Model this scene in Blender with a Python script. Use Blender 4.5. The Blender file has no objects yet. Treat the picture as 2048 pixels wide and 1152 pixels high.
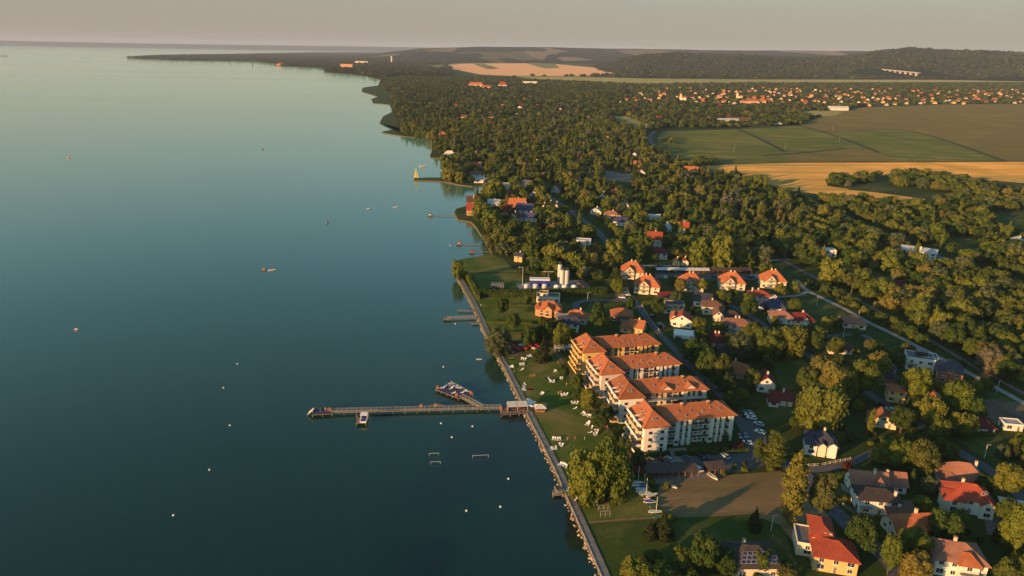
import bpy, bmesh, math, random
import numpy as np
from mathutils import Vector, Matrix
R = math.radians
scene = bpy.context.scene
rnd = random.Random(7)
rng = np.random.default_rng(11)

# ------------------------------------------------------------------ camera
F = 1400.0; H = 145.0; ROLL = R(0.9)
P = math.atan((576 - 98) / F)
cam_d = bpy.data.cameras.new('camera'); cam = bpy.data.objects.new('camera', cam_d)
scene.collection.objects.link(cam); scene.camera = cam
cam_d.sensor_width = 36; cam_d.lens = 36 * F / 2048
cam_d.clip_start = 1; cam_d.clip_end = 120000
cam.matrix_world = Matrix.Translation((0, 0, H)) @ Matrix.Rotation(math.pi / 2 - P, 4, 'X') @ Matrix.Rotation(ROLL, 4, 'Z')

# ------------------------------------------------------------------ sky and sun
SUN_EL = R(9.0)
SUN_AZ = math.atan2(-0.80, -0.60)            # clockwise from +Y, towards the sun
world = bpy.data.worlds.new("World"); scene.world = world; world.use_nodes = True
wn = world.node_tree; bgn = wn.nodes['Background']
sky = wn.nodes.new('ShaderNodeTexSky'); sky.sky_type = 'NISHITA'; sky.sun_disc = False
sky.sun_elevation = SUN_EL; sky.sun_rotation = SUN_AZ
sky.altitude = 250; sky.air_density = 1.0; sky.dust_density = 1.0; sky.ozone_density = 3.0
tint = wn.nodes.new('ShaderNodeMix'); tint.data_type = 'RGBA'; tint.blend_type = 'MULTIPLY'
tint.inputs['Factor'].default_value = 1.0
tint.inputs['B'].default_value = (1.32, 1.56, 1.26, 1)
wn.links.new(sky.outputs[0], tint.inputs['A'])
# evening haze band: the same mauve-beige veil all round the horizon, thinning upwards
gz = wn.nodes.new('ShaderNodeTexCoord'); sz = wn.nodes.new('ShaderNodeSeparateXYZ'); wn.links.new(gz.outputs['Generated'], sz.inputs[0])
mr = wn.nodes.new('ShaderNodeMapRange'); mr.interpolation_type = 'SMOOTHSTEP'; wn.links.new(sz.outputs[2], mr.inputs[0])
for i_, v_ in enumerate((0.02, 0.30, 0.90, 0.0)): mr.inputs[i_ + 1].default_value = v_
veil = wn.nodes.new('ShaderNodeMix'); veil.data_type = 'RGBA'
wn.links.new(mr.outputs[0], veil.inputs['Factor']); wn.links.new(tint.outputs['Result'], veil.inputs['A'])
veil.inputs['B'].default_value = (2.26, 1.84, 1.58, 1)
wn.links.new(veil.outputs['Result'], bgn.inputs[0])
bgn.inputs[1].default_value = 0.095
sl = bpy.data.lights.new('sun', 'SUN'); so = bpy.data.objects.new('sun', sl); scene.collection.objects.link(so)
sl.energy = 5.0; sl.angle = R(0.6); sl.color = (1.0, 0.54, 0.22)
sdir = Vector((math.sin(SUN_AZ) * math.cos(SUN_EL), math.cos(SUN_AZ) * math.cos(SUN_EL), math.sin(SUN_EL)))
so.rotation_euler = sdir.to_track_quat('Z', 'Y').to_euler()
scene.view_settings.view_transform = 'Standard'; scene.view_settings.look = 'None'
scene.view_settings.exposure = 0.85; scene.view_settings.gamma = 1
scene.view_settings.use_curve_mapping = False
cy = scene.cycles
cy.use_denoising = True; cy.max_bounces = 5; cy.diffuse_bounces = 2; cy.glossy_bounces = 3
cy.transmission_bounces = 3; cy.volume_bounces = 0; cy.transparent_max_bounces = 4
cy.caustics_reflective = False; cy.caustics_refractive = False
cy.use_adaptive_sampling = True; cy.adaptive_threshold = 0.01

# ------------------------------------------------------------------ picture measurements to ground positions
def ray(px, py):
    u = (px - 1024) / F; v = (576 - py) / F
    c, s = math.cos(ROLL), math.sin(ROLL)
    u, v = u * c - v * s, u * s + v * c
    return (u, math.cos(P) + v * math.sin(P), -math.sin(P) + v * math.cos(P))
def G(px, py, z=0.0):
    r = ray(px, py); t = (z - H) / r[2]
    return (r[0] * t, r[1] * t)
def proj(x, y, z=0.0):
    z -= H
    dep = y * math.cos(P) - z * math.sin(P)
    if dep < 1: return (-9999, -9999)
    up = y * math.sin(P) + z * math.cos(P)
    u = x / dep; v = up / dep; c, s = math.cos(ROLL), math.sin(ROLL)
    u, v = u * c + v * s, -u * s + v * c
    return (1024 + u * F, 576 - v * F)
def GP(pts): return [G(*p) for p in pts]
def scale_at(px, py):                       # photo pixels per metre at a ground point
    g = G(px, py); return proj(g[0] + 1, g[1])[0] - proj(*g)[0]
def inside(x, y, poly):
    n = len(poly); c = False; j = n - 1
    for i in range(n):
        xi, yi = poly[i]; xj, yj = poly[j]
        if (yi > y) != (yj > y) and x < (xj - xi) * (y - yi) / (yj - yi) + xi: c = not c
        j = i
    return c
def seg_dist(x, y, line):
    b = 1e9
    for (ax, ay), (bx, by) in zip(line[:-1], line[1:]):
        dx, dy = bx - ax, by - ay; L = dx * dx + dy * dy
        t = 0 if L == 0 else max(0, min(1, ((x - ax) * dx + (y - ay) * dy) / L))
        b = min(b, math.hypot(x - ax - t * dx, y - ay - t * dy))
    return b

# ------------------------------------------------------------------ materials
MATS = {}
def newmat(name):
    m = bpy.data.materials.new(name); m.use_nodes = True
    nt = m.node_tree; b = nt.nodes['Principled BSDF']
    MATS[name] = m
    return m, nt, b
def N(nt, t, **kw):
    n = nt.nodes.new(t)
    for k, v in kw.items():
        if k.startswith('i_'): n.inputs[k[2:].replace('_', ' ')].default_value = v
        else: setattr(n, k, v)
    return n
def noise(nt, scale, detail=4, rough=0.55, vec=None, dist=0):
    n = N(nt, 'ShaderNodeTexNoise'); n.inputs['Scale'].default_value = scale
    n.inputs['Detail'].default_value = detail; n.inputs['Roughness'].default_value = rough
    n.inputs['Distortion'].default_value = dist
    if vec is not None: nt.links.new(vec, n.inputs['Vector'])
    return n.outputs['Fac']
def ramp(nt, fac, stops, interp='LINEAR'):
    r = N(nt, 'ShaderNodeValToRGB'); e = r.color_ramp.elements; r.color_ramp.interpolation = interp
    e[0].position = stops[0][0]; e[0].color = (*stops[0][1], 1)
    e[1].position = stops[-1][0]; e[1].color = (*stops[-1][1], 1)
    for p, c in stops[1:-1]:
        k = e.new(p); k.color = (*c, 1)
    nt.links.new(fac, r.inputs[0]); return r.outputs[0]
def mixc(nt, fac, a, b, mode='MIX'):
    m = N(nt, 'ShaderNodeMix'); m.data_type = 'RGBA'; m.blend_type = mode
    for s, v in (('Factor', fac), ('A', a), ('B', b)):
        if isinstance(v, (int, float)): m.inputs[s].default_value = v
        elif isinstance(v, tuple): m.inputs[s].default_value = (*v, 1) if len(v) == 3 else v
        else: nt.links.new(v, m.inputs[s])
    return m.outputs['Result']
def maprange(nt, v, a, b, c=0, d=1):
    m = N(nt, 'ShaderNodeMapRange'); nt.links.new(v, m.inputs[0])
    for i, x in enumerate((a, b, c, d)): m.inputs[i + 1].default_value = x
    return m.outputs[0]
def mathn(nt, op, a, b=None):
    m = N(nt, 'ShaderNodeMath'); m.operation = op
    for i, v in enumerate((a, b)):
        if v is None: continue
        if isinstance(v, (int, float)): m.inputs[i].default_value = v
        else: nt.links.new(v, m.inputs[i])
    return m.outputs[0]
def bump(nt, b, h, strength, dist=0.1):
    n = N(nt, 'ShaderNodeBump'); n.inputs['Strength'].default_value = strength; n.inputs['Distance'].default_value = dist
    nt.links.new(h, n.inputs['Height']); nt.links.new(n.outputs[0], b.inputs['Normal']); return n
def pos(nt): return N(nt, 'ShaderNodeNewGeometry').outputs['Position']
def objrand(nt): return N(nt, 'ShaderNodeObjectInfo').outputs['Random']

def plain(name, col, rough=0.7, var=0.12, scale=0.8, metal=0.0, spec=0.35):
    m, nt, b = newmat(name)
    n = noise(nt, scale, 5, 0.6, pos(nt))
    lo = tuple(c * (1 - var * 1.6) for c in col); hi = tuple(min(1, c * (1 + var)) for c in col)
    c = ramp(nt, n, [(0.3, lo), (0.7, hi)])
    nt.links.new(c, b.inputs['Base Color'])
    b.inputs['Roughness'].default_value = rough; b.inputs['Metallic'].default_value = metal
    b.inputs['Specular IOR Level'].default_value = spec
    return m
def wall_mat(name, col, base=0.0):
    m, nt, b = newmat(name)
    p = pos(nt); n = noise(nt, 0.5, 6, 0.65, p)
    mp = N(nt, 'ShaderNodeMapping'); nt.links.new(p, mp.inputs[0]); mp.inputs['Scale'].default_value = (3, 3, 0.25)
    st = noise(nt, 0.6, 4, 0.6, mp.outputs[0])
    c = ramp(nt, n, [(0.3, tuple(x * 0.86 for x in col)), (0.7, col)])
    c = mixc(nt, maprange(nt, st, 0.45, 0.75, 0, 0.35), c, tuple(x * 0.62 for x in col))
    nt.links.new(c, b.inputs['Base Color']); b.inputs['Roughness'].default_value = 0.85
    b.inputs['Specular IOR Level'].default_value = 0.2
    return m
def tile_mat(name, col, var=0.25):
    m, nt, b = newmat(name)
    tc = N(nt, 'ShaderNodeTexCoord').outputs['Object']
    sep = N(nt, 'ShaderNodeSeparateXYZ'); nt.links.new(tc, sep.inputs[0])
    n1 = noise(nt, 0.35, 5, 0.6, pos(nt)); n2 = noise(nt, 5.0, 2, 0.8, tc); 
    vor = N(nt, 'ShaderNodeTexVoronoi'); vor.inputs['Scale'].default_value = 3.0; nt.links.new(tc, vor.inputs['Vector'])
    vs = N(nt, 'ShaderNodeSeparateColor'); nt.links.new(vor.outputs['Color'], vs.inputs[0])
    c = ramp(nt, n1, [(0.3, tuple(x * (1 - var) for x in col)), (0.7, tuple(x * (1 + var * .5) for x in col))])
    c = mixc(nt, mathn(nt, 'MULTIPLY', vs.outputs[0], 0.30), c, tuple(x * 0.55 for x in col))
    w = mathn(nt, 'ABSOLUTE', mathn(nt, 'SINE', mathn(nt, 'MULTIPLY', sep.outputs[2], 14.0)))
    c = mixc(nt, maprange(nt, w, 0.0, 0.35, 0.35, 0.0), c, tuple(x * 0.45 for x in col))
    rv = maprange(nt, objrand(nt), 0, 1, 0.8, 1.15)
    hsv = N(nt, 'ShaderNodeHueSaturation'); nt.links.new(c, hsv.inputs['Color']); nt.links.new(rv, hsv.inputs['Value'])
    nt.links.new(hsv.outputs[0], b.inputs['Base Color'])
    b.inputs['Roughness'].default_value = 0.75; b.inputs['Specular IOR Level'].default_value = 0.25
    bump(nt, b, w, 0.5, 0.06)
    return m
def leaf_mat(name, dark, light, tip):
    m, nt, b = newmat(name)
    p = pos(nt); n = noise(nt, 0.55, 3, 0.6, p); n2 = noise(nt, 3.2, 2, 0.6, p); r = objrand(nt)
    c = ramp(nt, r, [(0.0, dark), (0.3, tuple(.6 * a + .4 * d for a, d in zip(dark, light))), (0.55, light), (0.85, tip), (0.93, (tip[0] * 1.15, tip[1] * .80, tip[2] * 1.3)), (1.0, (tip[0] * .95, tip[1] * .82, tip[2] * 2.2))])
    c = mixc(nt, maprange(nt, n, 0.35, 0.7, 0.0, 0.55), c, tip)
    c = mixc(nt, maprange(nt, n2, 0.42, 0.62, 0.5, 0.0), c, tuple(x * 0.45 for x in dark))
    big = noise(nt, 0.012, 3, 0.5, p)
    c = mixc(nt, maprange(nt, big, 0.42, 0.65, 0.0, 0.25), c, (0.10, 0.092, 0.030))
    nt.links.new(c, b.inputs['Base Color']); b.inputs['Roughness'].default_value = 0.7
    b.inputs['Specular IOR Level'].default_value = 0.2
    tr = N(nt, 'ShaderNodeBsdfTranslucent'); mx = N(nt, 'ShaderNodeMixShader'); mx.inputs[0].default_value = 0.22
    nt.links.new(c, tr.inputs[0]); out = nt.nodes['Material Output']
    nt.links.new(b.outputs[0], mx.inputs[1]); nt.links.new(tr.outputs[0], mx.inputs[2]); nt.links.new(mx.outputs[0], out.inputs[0])
    return m
def ground_mat(name, stops, s1, s2, amt2=0.5, c2=None, bumpd=0.0):
    m, nt, b = newmat(name)
    p = pos(nt); n = noise(nt, s1, 6, 0.62, p, 0.6); c = ramp(nt, n, stops)
    n2 = noise(nt, s2, 4, 0.7, p)
    c = mixc(nt, maprange(nt, n2, 0.35, 0.7, 0, amt2), c, c2 or stops[0][1])
    nt.links.new(c, b.inputs['Base Color']); b.inputs['Roughness'].default_value = 0.95
    b.inputs['Specular IOR Level'].default_value = 0.1
    if bumpd: bump(nt, b, n2, 0.7, bumpd)
    return m, nt, b, c

# vegetation and ground
LEAF = leaf_mat('leaves', (0.020, 0.060, 0.011), (0.052, 0.110, 0.016), (0.115, 0.145, 0.020))
LEAFY = leaf_mat('leaves_yellowish', (0.070, 0.120, 0.013), (0.135, 0.175, 0.018), (0.210, 0.215, 0.028))
LEAFW = leaf_mat('leaves_silvery', (0.050, 0.085, 0.032), (0.100, 0.135, 0.055), (0.160, 0.175, 0.080))
LEAFC = leaf_mat('needles', (0.012, 0.028, 0.008), (0.026, 0.048, 0.012), (0.060, 0.070, 0.016))
BARK = plain('bark', (0.11, 0.08, 0.055), 0.9)
GRASS, *_ = ground_mat('grass', [(0.25, (0.022, 0.046, 0.009)), (0.5, (0.045, 0.070, 0.013)), (0.75, (0.10, 0.100, 0.026))], 0.03, 0.6, 0.5, bumpd=0.4)
LAWN, *_ = ground_mat('lawn', [(0.3, (0.055, 0.100, 0.013)), (0.46, (0.090, 0.130, 0.018)), (0.56, (0.155, 0.150, 0.034)), (0.70, (0.26, 0.20, 0.08))], 0.045, 0.9, 0.45, bumpd=0.10)
DARKLAWN, *_ = ground_mat('meadow', [(0.3, (0.032, 0.062, 0.010)), (0.5, (0.066, 0.090, 0.018)), (0.72, (0.16, 0.135, 0.05))], 0.06, 0.7, 0.5, bumpd=0.12)
DIRT, *_ = ground_mat('bare_earth', [(0.3, (0.10, 0.075, 0.05)), (0.7, (0.20, 0.15, 0.10))], 0.1, 0.8, 0.5)
REED, *_ = ground_mat('reed_bed', [(0.3, (0.040, 0.062, 0.014)), (0.7, (0.085, 0.105, 0.028))], 0.05, 0.6, 0.4)
def field_mat(name, stops, ang, spacing, c2, amt=0.3, stalk=.4):
    m, nt, b = newmat(name)
    p = pos(nt); mp = N(nt, 'ShaderNodeMapping'); mp.vector_type = 'TEXTURE'; nt.links.new(p, mp.inputs[0])
    mp.inputs['Rotation'].default_value = (0, 0, ang)
    st = N(nt, 'ShaderNodeMapping'); nt.links.new(mp.outputs[0], st.inputs[0]); st.inputs['Scale'].default_value = (0.06, 1, 1)
    n = noise(nt, 0.012, 6, 0.62, p, 0.8); c = ramp(nt, n, stops)
    s = noise(nt, 1.0 / spacing, 3, 0.6, st.outputs[0])
    c = mixc(nt, maprange(nt, s, 0.42, 0.60, 0, amt), c, c2)
    s2 = noise(nt, 6.0 / spacing, 2, 0.6, st.outputs[0])
    c = mixc(nt, maprange(nt, s2, 0.45, 0.60, 0, amt * .6), c, c2)
    nt.links.new(c, b.inputs['Base Color']); b.inputs['Roughness'].default_value = 0.95; b.inputs['Specular IOR Level'].default_value = 0.1
    st2 = noise(nt, 0.8, 3, 0.7, p); bump(nt, b, st2, 0.5, .15); b.inputs['Sheen Weight'].default_value = stalk; b.inputs['Sheen Roughness'].default_value = .5; nt.links.new(c, b.inputs['Sheen Tint'])
    return m
WHEAT = field_mat('wheat', [(0.32, (0.28, 0.18, 0.038)), (0.50, (0.50, 0.27, 0.062)), (0.66, (0.62, 0.34, 0.095))], R(4), 30, (0.22, 0.165, 0.045), 0.85, .6)
DRY = field_mat('dry_grass', [(0.36, (0.12, 0.10, 0.038)), (0.48, (0.25, 0.165, 0.082)), (0.62, (0.40, 0.25, 0.14))], R(6), 5, (0.15, 0.115, 0.048), 0.7, .3)
STUBBLE = field_mat('stubble', [(0.35, (0.34, 0.21, 0.11)), (0.65, (0.42, 0.28, 0.16))], R(12), 90, (0.36, 0.22, 0.11), 0.5)
MAIZE = field_mat('maize', [(0.3, (0.058, 0.074, 0.014)), (0.48, (0.100, 0.106, 0.024)), (0.66, (0.17, 0.145, 0.040))], R(-8), 14, (0.034, 0.066, 0.013), 0.8)
SOY = field_mat('brown_crop', [(0.3, (0.070, 0.066, 0.020)), (0.55, (0.110, 0.090, 0.028)), (0.75, (0.155, 0.112, 0.038))], R(3), 22, (0.075, 0.078, 0.022), 0.75)
PALEF = field_mat('pale_meadow', [(0.3, (0.13, 0.14, 0.045)), (0.7, (0.24, 0.22, 0.09))], R(6), 60, (0.09, 0.11, 0.035), 0.5)
ASPH = plain('asphalt', (0.105, 0.105, 0.11), 0.9, 0.2, 0.4)
CONC = plain('concrete_path', (0.30, 0.28, 0.25), 0.9, 0.2, 0.5)
ASPH2 = plain('old_concrete', (0.20, 0.19, 0.175), 0.9, 0.25, 0.35)
GRAVEL = plain('gravel', (0.20, 0.175, 0.145), 0.95, 0.25, 0.7)
PAVING = plain('paving', (0.27, 0.24, 0.20), 0.9, 0.2, 0.6)
BALLAST = plain('rail_bed', (0.085, 0.065, 0.05), 0.95, 0.3, 0.5)
ROCK = plain('rock', (0.42, 0.33, 0.24), 0.9, 0.25, 1.2)
WHITE = plain('white_plastic', (0.80, 0.78, 0.74), 0.5, 0.05)
METAL = plain('galvanised', (0.60, 0.58, 0.54), 0.45, 0.1, metal=0.3)
DECKB = plain('blue_deck', (0.055, 0.055, 0.10), 0.8, 0.2, 1.5)
WOOD = plain('weathered_wood', (0.26, 0.19, 0.12), 0.85, 0.3, 1.0)
WOODO = plain('orange_wood', (0.42, 0.17, 0.05), 0.7, 0.2, 1.0)
CREAM = plain('cream_canvas', (0.62, 0.58, 0.46), 0.8, 0.1)
RED = plain('red_fabric', (0.45, 0.03, 0.025), 0.7, 0.2)
BLUE = plain('blue_cover', (0.04, 0.045, 0.30), 0.6, 0.2)
YELL = plain('yellow_fabric', (0.75, 0.60, 0.05), 0.6, 0.1)
GREENF = plain('green_fabric', (0.30, 0.60, 0.08), 0.6, 0.1)
ORNG = plain('orange_fabric', (0.75, 0.12, 0.02), 0.6, 0.1)
SKIN = plain('skin', (0.48, 0.26, 0.17), 0.6, 0.1)
CLOTH = plain('swimwear', (0.10, 0.10, 0.25), 0.8, 0.2)
DARK = plain('dark_trim', (0.045, 0.032, 0.028), 0.6, 0.2)
RAILM = plain('dark_railing', (0.05, 0.045, 0.04), 0.5, 0.2)
TYRE = plain('tyre', (0.02, 0.02, 0.02), 0.9)
STEEL = plain('silo_steel', (0.55, 0.53, 0.50), 0.45, 0.1, metal=0.15)
BLUEW = plain('blue_cladding', (0.035, 0.05, 0.28), 0.5, 0.15)
DBLUE = plain('solar_cell', (0.02, 0.025, 0.07), 0.25, 0.2, spec=0.6)
HULLG = plain('green_hull', (0.03, 0.12, 0.08), 0.5)
SAIL = plain('yellow_sail', (0.85, 0.75, 0.12), 0.7, 0.06)
def glassm():
    m, nt, b = newmat('window_glass'); b.inputs['Base Color'].default_value = (0.03, 0.04, 0.05, 1)
    b.inputs['Roughness'].default_value = 0.08; b.inputs['Specular IOR Level'].default_value = 0.8
    return m
GLASS = glassm()
WALLS = {k: wall_mat('plaster_' + k, c) for k, c in dict(
    white=(0.74, 0.71, 0.64), shade_mint=(0.66, 0.70, 0.60), cream=(0.70, 0.62, 0.46), pink=(0.70, 0.60, 0.54), yellow=(0.68, 0.47, 0.17),  # the greenish white carries the front wing's sky-lit shade in its colour
    ochre=(0.60, 0.42, 0.18), brick=(0.36, 0.13, 0.07), grey=(0.42, 0.40, 0.38), orange=(0.62, 0.33, 0.16), brown=(0.16, 0.10, 0.07), salmon=(0.60, 0.38, 0.26)).items()}
TILES = {k: tile_mat('tiles_' + k, c) for k, c in dict(
    orange=(0.46, 0.15, 0.060), terra=(0.40, 0.135, 0.055), red=(0.34, 0.068, 0.034), maroon=(0.16, 0.028, 0.026), brown=(0.17, 0.085, 0.055),
    slate=(0.055, 0.058, 0.085), dark=(0.060, 0.048, 0.042), blue=(0.055, 0.06, 0.13), salmon=(0.33, 0.15, 0.095), grey=(0.16, 0.16, 0.17), green=(0.08, 0.15, 0.13), white=(0.62, 0.60, 0.56)).items()}
def carpaint():
    m, nt, b = newmat('car_paint')
    c = ramp(nt, objrand(nt), [(0, (0.60, 0.60, 0.58)), (0.22, (0.50, 0.50, 0.50)), (0.3, (0.03, 0.03, 0.035)), (0.5, (0.02, 0.03, 0.07)), (0.62, (0.12, 0.012, 0.012)), (0.68, (0.25, 0.25, 0.26)), (0.85, (0.65, 0.64, 0.62)), (1, (0.62, 0.62, 0.6))], 'CONSTANT')
    nt.links.new(c, b.inputs['Base Color']); b.inputs['Roughness'].default_value = 0.25; b.inputs['Coat Weight'].default_value = 0.6
    return m
CARP = carpaint()

# ------------------------------------------------------------------ object helpers
COL = scene.collection
KIDS = {}
def tag(o, label=None, cat=None, group=None, kind=None):
    if label: o['label'] = label
    if cat: o['category'] = cat
    if group: o['group'] = group
    if kind: o['kind'] = kind
    return o
def mo(name, me, parent=None, loc=None, rz=None, scale=None):
    o = bpy.data.objects.new(name, me); COL.objects.link(o)
    if parent is not None: o.parent = parent; KIDS.setdefault(parent.name, []).append(o)
    if loc is not None: o.location = loc
    if rz is not None: o.rotation_euler = (0, 0, rz)
    if scale is not None: o.scale = scale if hasattr(scale, '__len__') else (scale,) * 3
    return o
def empty(name, loc, rz=0.0):
    o = bpy.data.objects.new(name, None); COL.objects.link(o); o.location = loc; o.rotation_euler = (0, 0, rz)
    o.empty_display_size = 1; return o
def copy_tree(o, loc=None, rz=None, parent=None, skip=()):
    c = o.copy(); COL.objects.link(c)
    if parent is not None: c.parent = parent; KIDS.setdefault(parent.name, []).append(c)
    if loc is not None: c.location = loc
    if rz is not None: c.rotation_euler = (0, 0, rz)
    for ch in KIDS.get(o.name, []):
        copy_tree(ch, parent=c)
    return c
class MB:
    """collects shapes for one mesh"""
    def __init__(s): s.v = []; s.f = []; s.m = []; s.mats = []
    def mi(s, m):
        if m not in s.mats: s.mats.append(m)
        return s.mats.index(m)
    def add(s, vs, fs, m):
        b = len(s.v); s.v += [tuple(v) for v in vs]; k = s.mi(m)
        for f in fs: s.f.append([b + i for i in f]); s.m.append(k)
        return s
    def box(s, x0, x1, y0, y1, z0, z1, m):
        vs = [(x0, y0, z0), (x1, y0, z0), (x1, y1, z0), (x0, y1, z0), (x0, y0, z1), (x1, y0, z1), (x1, y1, z1), (x0, y1, z1)]
        return s.add(vs, [(3, 2, 1, 0), (4, 5, 6, 7), (0, 1, 5, 4), (1, 2, 6, 5), (2, 3, 7, 6), (3, 0, 4, 7)], m)
    def cyl(s, x, y, z0, z1, r, m, n=10, r2=None):
        r2 = r if r2 is None else r2
        vs = [(x + r * math.cos(2 * math.pi * i / n), y + r * math.sin(2 * math.pi * i / n), z0) for i in range(n)]
        vs += [(x + r2 * math.cos(2 * math.pi * i / n), y + r2 * math.sin(2 * math.pi * i / n), z1) for i in range(n)]
        fs = [(i, (i + 1) % n, n + (i + 1) % n, n + i) for i in range(n)] + [tuple(range(n))[::-1], tuple(range(n, 2 * n))]
        return s.add(vs, fs, m)
    def bar(s, a, b, w, m, n=4):
        a, b = Vector(a), Vector(b); d = (b - a)
        if d.length < 1e-6: return s
        q = d.to_track_quat('Z', 'Y'); vs = []
        for p in (a, b):
            for i in range(n):
                t = 2 * math.pi * (i + .5) / n; vs.append(p + q @ Vector((w * .5 * math.cos(t), w * .5 * math.sin(t), 0)))
        return s.add(vs, [(i, (i + 1) % n, n + (i + 1) % n, n + i) for i in range(n)] + [tuple(range(n))[::-1], tuple(range(n, 2 * n))], m)
    def prism(s, poly, z0, z1, m):
        n = len(poly); vs = [(x, y, z0) for x, y in poly] + [(x, y, z1) for x, y in poly]
        return s.add(vs, [(i, (i + 1) % n, n + (i + 1) % n, n + i) for i in range(n)] + [tuple(range(n))[::-1], tuple(range(n, 2 * n))], m)
    def slab(s, poly3, t, m):                 # a sloping sheet with thickness t below it
        n = len(poly3); vs = list(poly3) + [(x, y, z - t) for x, y, z in poly3]
        return s.add(vs, [tuple(range(n)), tuple(range(n, 2 * n))[::-1]] + [(i, n + i, n + (i + 1) % n, (i + 1) % n) for i in range(n)], m)
    def mesh(s, name, smooth=False):
        me = bpy.data.meshes.new(name); me.from_pydata(s.v, [], s.f)
        for m in s.mats: me.materials.append(m)
        me.polygons.foreach_set('material_index', s.m)
        if smooth: me.polygons.foreach_set('use_smooth', [True] * len(s.f))
        me.update(); return me
    def build(s, name, parent=None, loc=None, rz=None, smooth=False):
        return mo(name, s.mesh(name, smooth), parent, loc, rz)
def sheet(name, poly, z, m, kind='structure'):
    bm = bmesh.new(); vs = [bm.verts.new((x, y, z)) for x, y in poly]
    es = [bm.edges.new((vs[i], vs[(i + 1) % len(vs)])) for i in range(len(vs))]
    bmesh.ops.triangle_fill(bm, edges=es, use_beauty=False)
    for f in bm.faces:
        if f.normal.z < 0: f.normal_flip()
    me = bpy.data.meshes.new(name); bm.to_mesh(me); bm.free(); me.materials.append(m)
    return tag(mo(name, me), kind=kind)
def offset_line(line, w):
    L, Rr = [], []
    for i, (x, y) in enumerate(line):
        a = line[max(0, i - 1)]; b = line[min(len(line) - 1, i + 1)]
        dx, dy = b[0] - a[0], b[1] - a[1]; l = math.hypot(dx, dy) or 1
        nx, ny = -dy / l, dx / l
        L.append((x + nx * w / 2, y + ny * w / 2)); Rr.append((x - nx * w / 2, y - ny * w / 2))
    return L, Rr
def smooth_line(pts, k=6):
    out = []
    for i in range(len(pts) - 1):
        p0 = pts[max(0, i - 1)]; p1 = pts[i]; p2 = pts[i + 1]; p3 = pts[min(len(pts) - 1, i + 2)]
        for j in range(k):
            t = j / k; t2 = t * t; t3 = t2 * t
            out.append(tuple(0.5 * (2 * p1[a] + (-p0[a] + p2[a]) * t + (2 * p0[a] - 5 * p1[a] + 4 * p2[a] - p3[a]) * t2 + (-p0[a] + 3 * p1[a] - 3 * p2[a] + p3[a]) * t3) for a in (0, 1)))
    out.append(tuple(pts[-1])); return out
def ribbon(name, line, w, z, m, thick=0.0):
    L, Rr = offset_line(line, w); n = len(line); mb = MB()
    vs = [(x, y, z) for x, y in L] + [(x, y, z) for x, y in Rr]
    fs = [(i, n + i, n + i + 1, i + 1) for i in range(n - 1)]
    if thick:
        vs += [(x, y, z - thick) for x, y in L] + [(x, y, z - thick) for x, y in Rr]
        fs += [(i, i + 1, 2 * n + i + 1, 2 * n + i) for i in range(n - 1)] + [(n + i + 1, n + i, 3 * n + i, 3 * n + i + 1) for i in range(n - 1)]
    mb.add(vs, fs, m)
    return tag(mb.build(name), kind='structure')

# ------------------------------------------------------------------ lake
def water():
    m, nt, b = newmat('lake_water')
    p = pos(nt)
    big = noise(nt, 0.004, 3, 0.5, p, 1.0)
    c = ramp(nt, big, [(0.35, (0.0006, 0.018, 0.010)), (0.65, (0.001, 0.025, 0.015))])
    # dark patches of weed on the bed near the shore
    wd = noise(nt, 0.03, 3, 0.5, p, 0.5)
    sp = N(nt, 'ShaderNodeSeparateXYZ'); nt.links.new(p, sp.inputs[0])
    near = mathn(nt, 'MULTIPLY', maprange(nt, sp.outputs[0], -55, -15, 0, 1), maprange(nt, sp.outputs[1], 330, 290, 0, 1))
    c = mixc(nt, mathn(nt, 'MULTIPLY', maprange(nt, wd, 0.44, 0.60, 0, 0.9), near), c, (0.001, 0.004, 0.010))
    str_ = N(nt, 'ShaderNodeMapping'); nt.links.new(p, str_.inputs[0]); str_.inputs['Scale'].default_value = (0.18, 1, 1); str_.inputs['Rotation'].default_value = (0, 0, R(4))
    nt.links.new(c, b.inputs['Base Color'])
    st = N(nt, 'ShaderNodeMapping'); nt.links.new(p, st.inputs[0]); st.inputs['Scale'].default_value = (0.25, 1, 1); st.inputs['Rotation'].default_value = (0, 0, R(8))
    band = noise(nt, 0.0035, 3, 0.5, st.outputs[0])
    nt.links.new(maprange(nt, band, 0.35, 0.7, 0.04, 0.11), b.inputs['Roughness'])
    b.inputs['IOR'].default_value = 1.36; b.inputs['Specular IOR Level'].default_value = 0.5; b.inputs['Specular Tint'].default_value = (0.80, 1.0, 0.95, 1)
    b.inputs['Coat Weight'].default_value = 0.36; b.inputs['Coat Roughness'].default_value = 0.10; b.inputs['Coat IOR'].default_value = 1.4
    b.inputs['Sheen Weight'].default_value = 0.08; b.inputs['Sheen Roughness'].default_value = 0.42; b.inputs['Sheen Tint'].default_value = (0.30, 0.90, 0.85, 1)
    s2 = N(nt, 'ShaderNodeMapping'); nt.links.new(p, s2.inputs[0]); s2.inputs['Scale'].default_value = (0.45, 1, 1); s2.inputs['Rotation'].default_value = (0, 0, R(-12))
    w1 = noise(nt, 0.9, 4, 0.6, s2.outputs[0]); w2 = noise(nt, 0.12, 3, 0.6, p)
    h = mathn(nt, 'ADD', w1, mathn(nt, 'MULTIPLY', w2, 1.2))
    bp = bump(nt, b, h, 0.34, 0.09); st_n = noise(nt, 0.0028, 4, 0.55, str_.outputs[0], 0.4); nt.links.new(maprange(nt, st_n, 0.47, 0.60, 0.32, 1.0), bp.inputs['Strength'])
    return m
WZ = -1.0
lake = MB(); lake.add([(-60000, -400, WZ), (45000, -400, WZ), (45000, 45000, WZ), (-60000, 45000, WZ)], [(0, 1, 2, 3)], water())
tag(lake.build('lake'), kind='structure')

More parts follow.
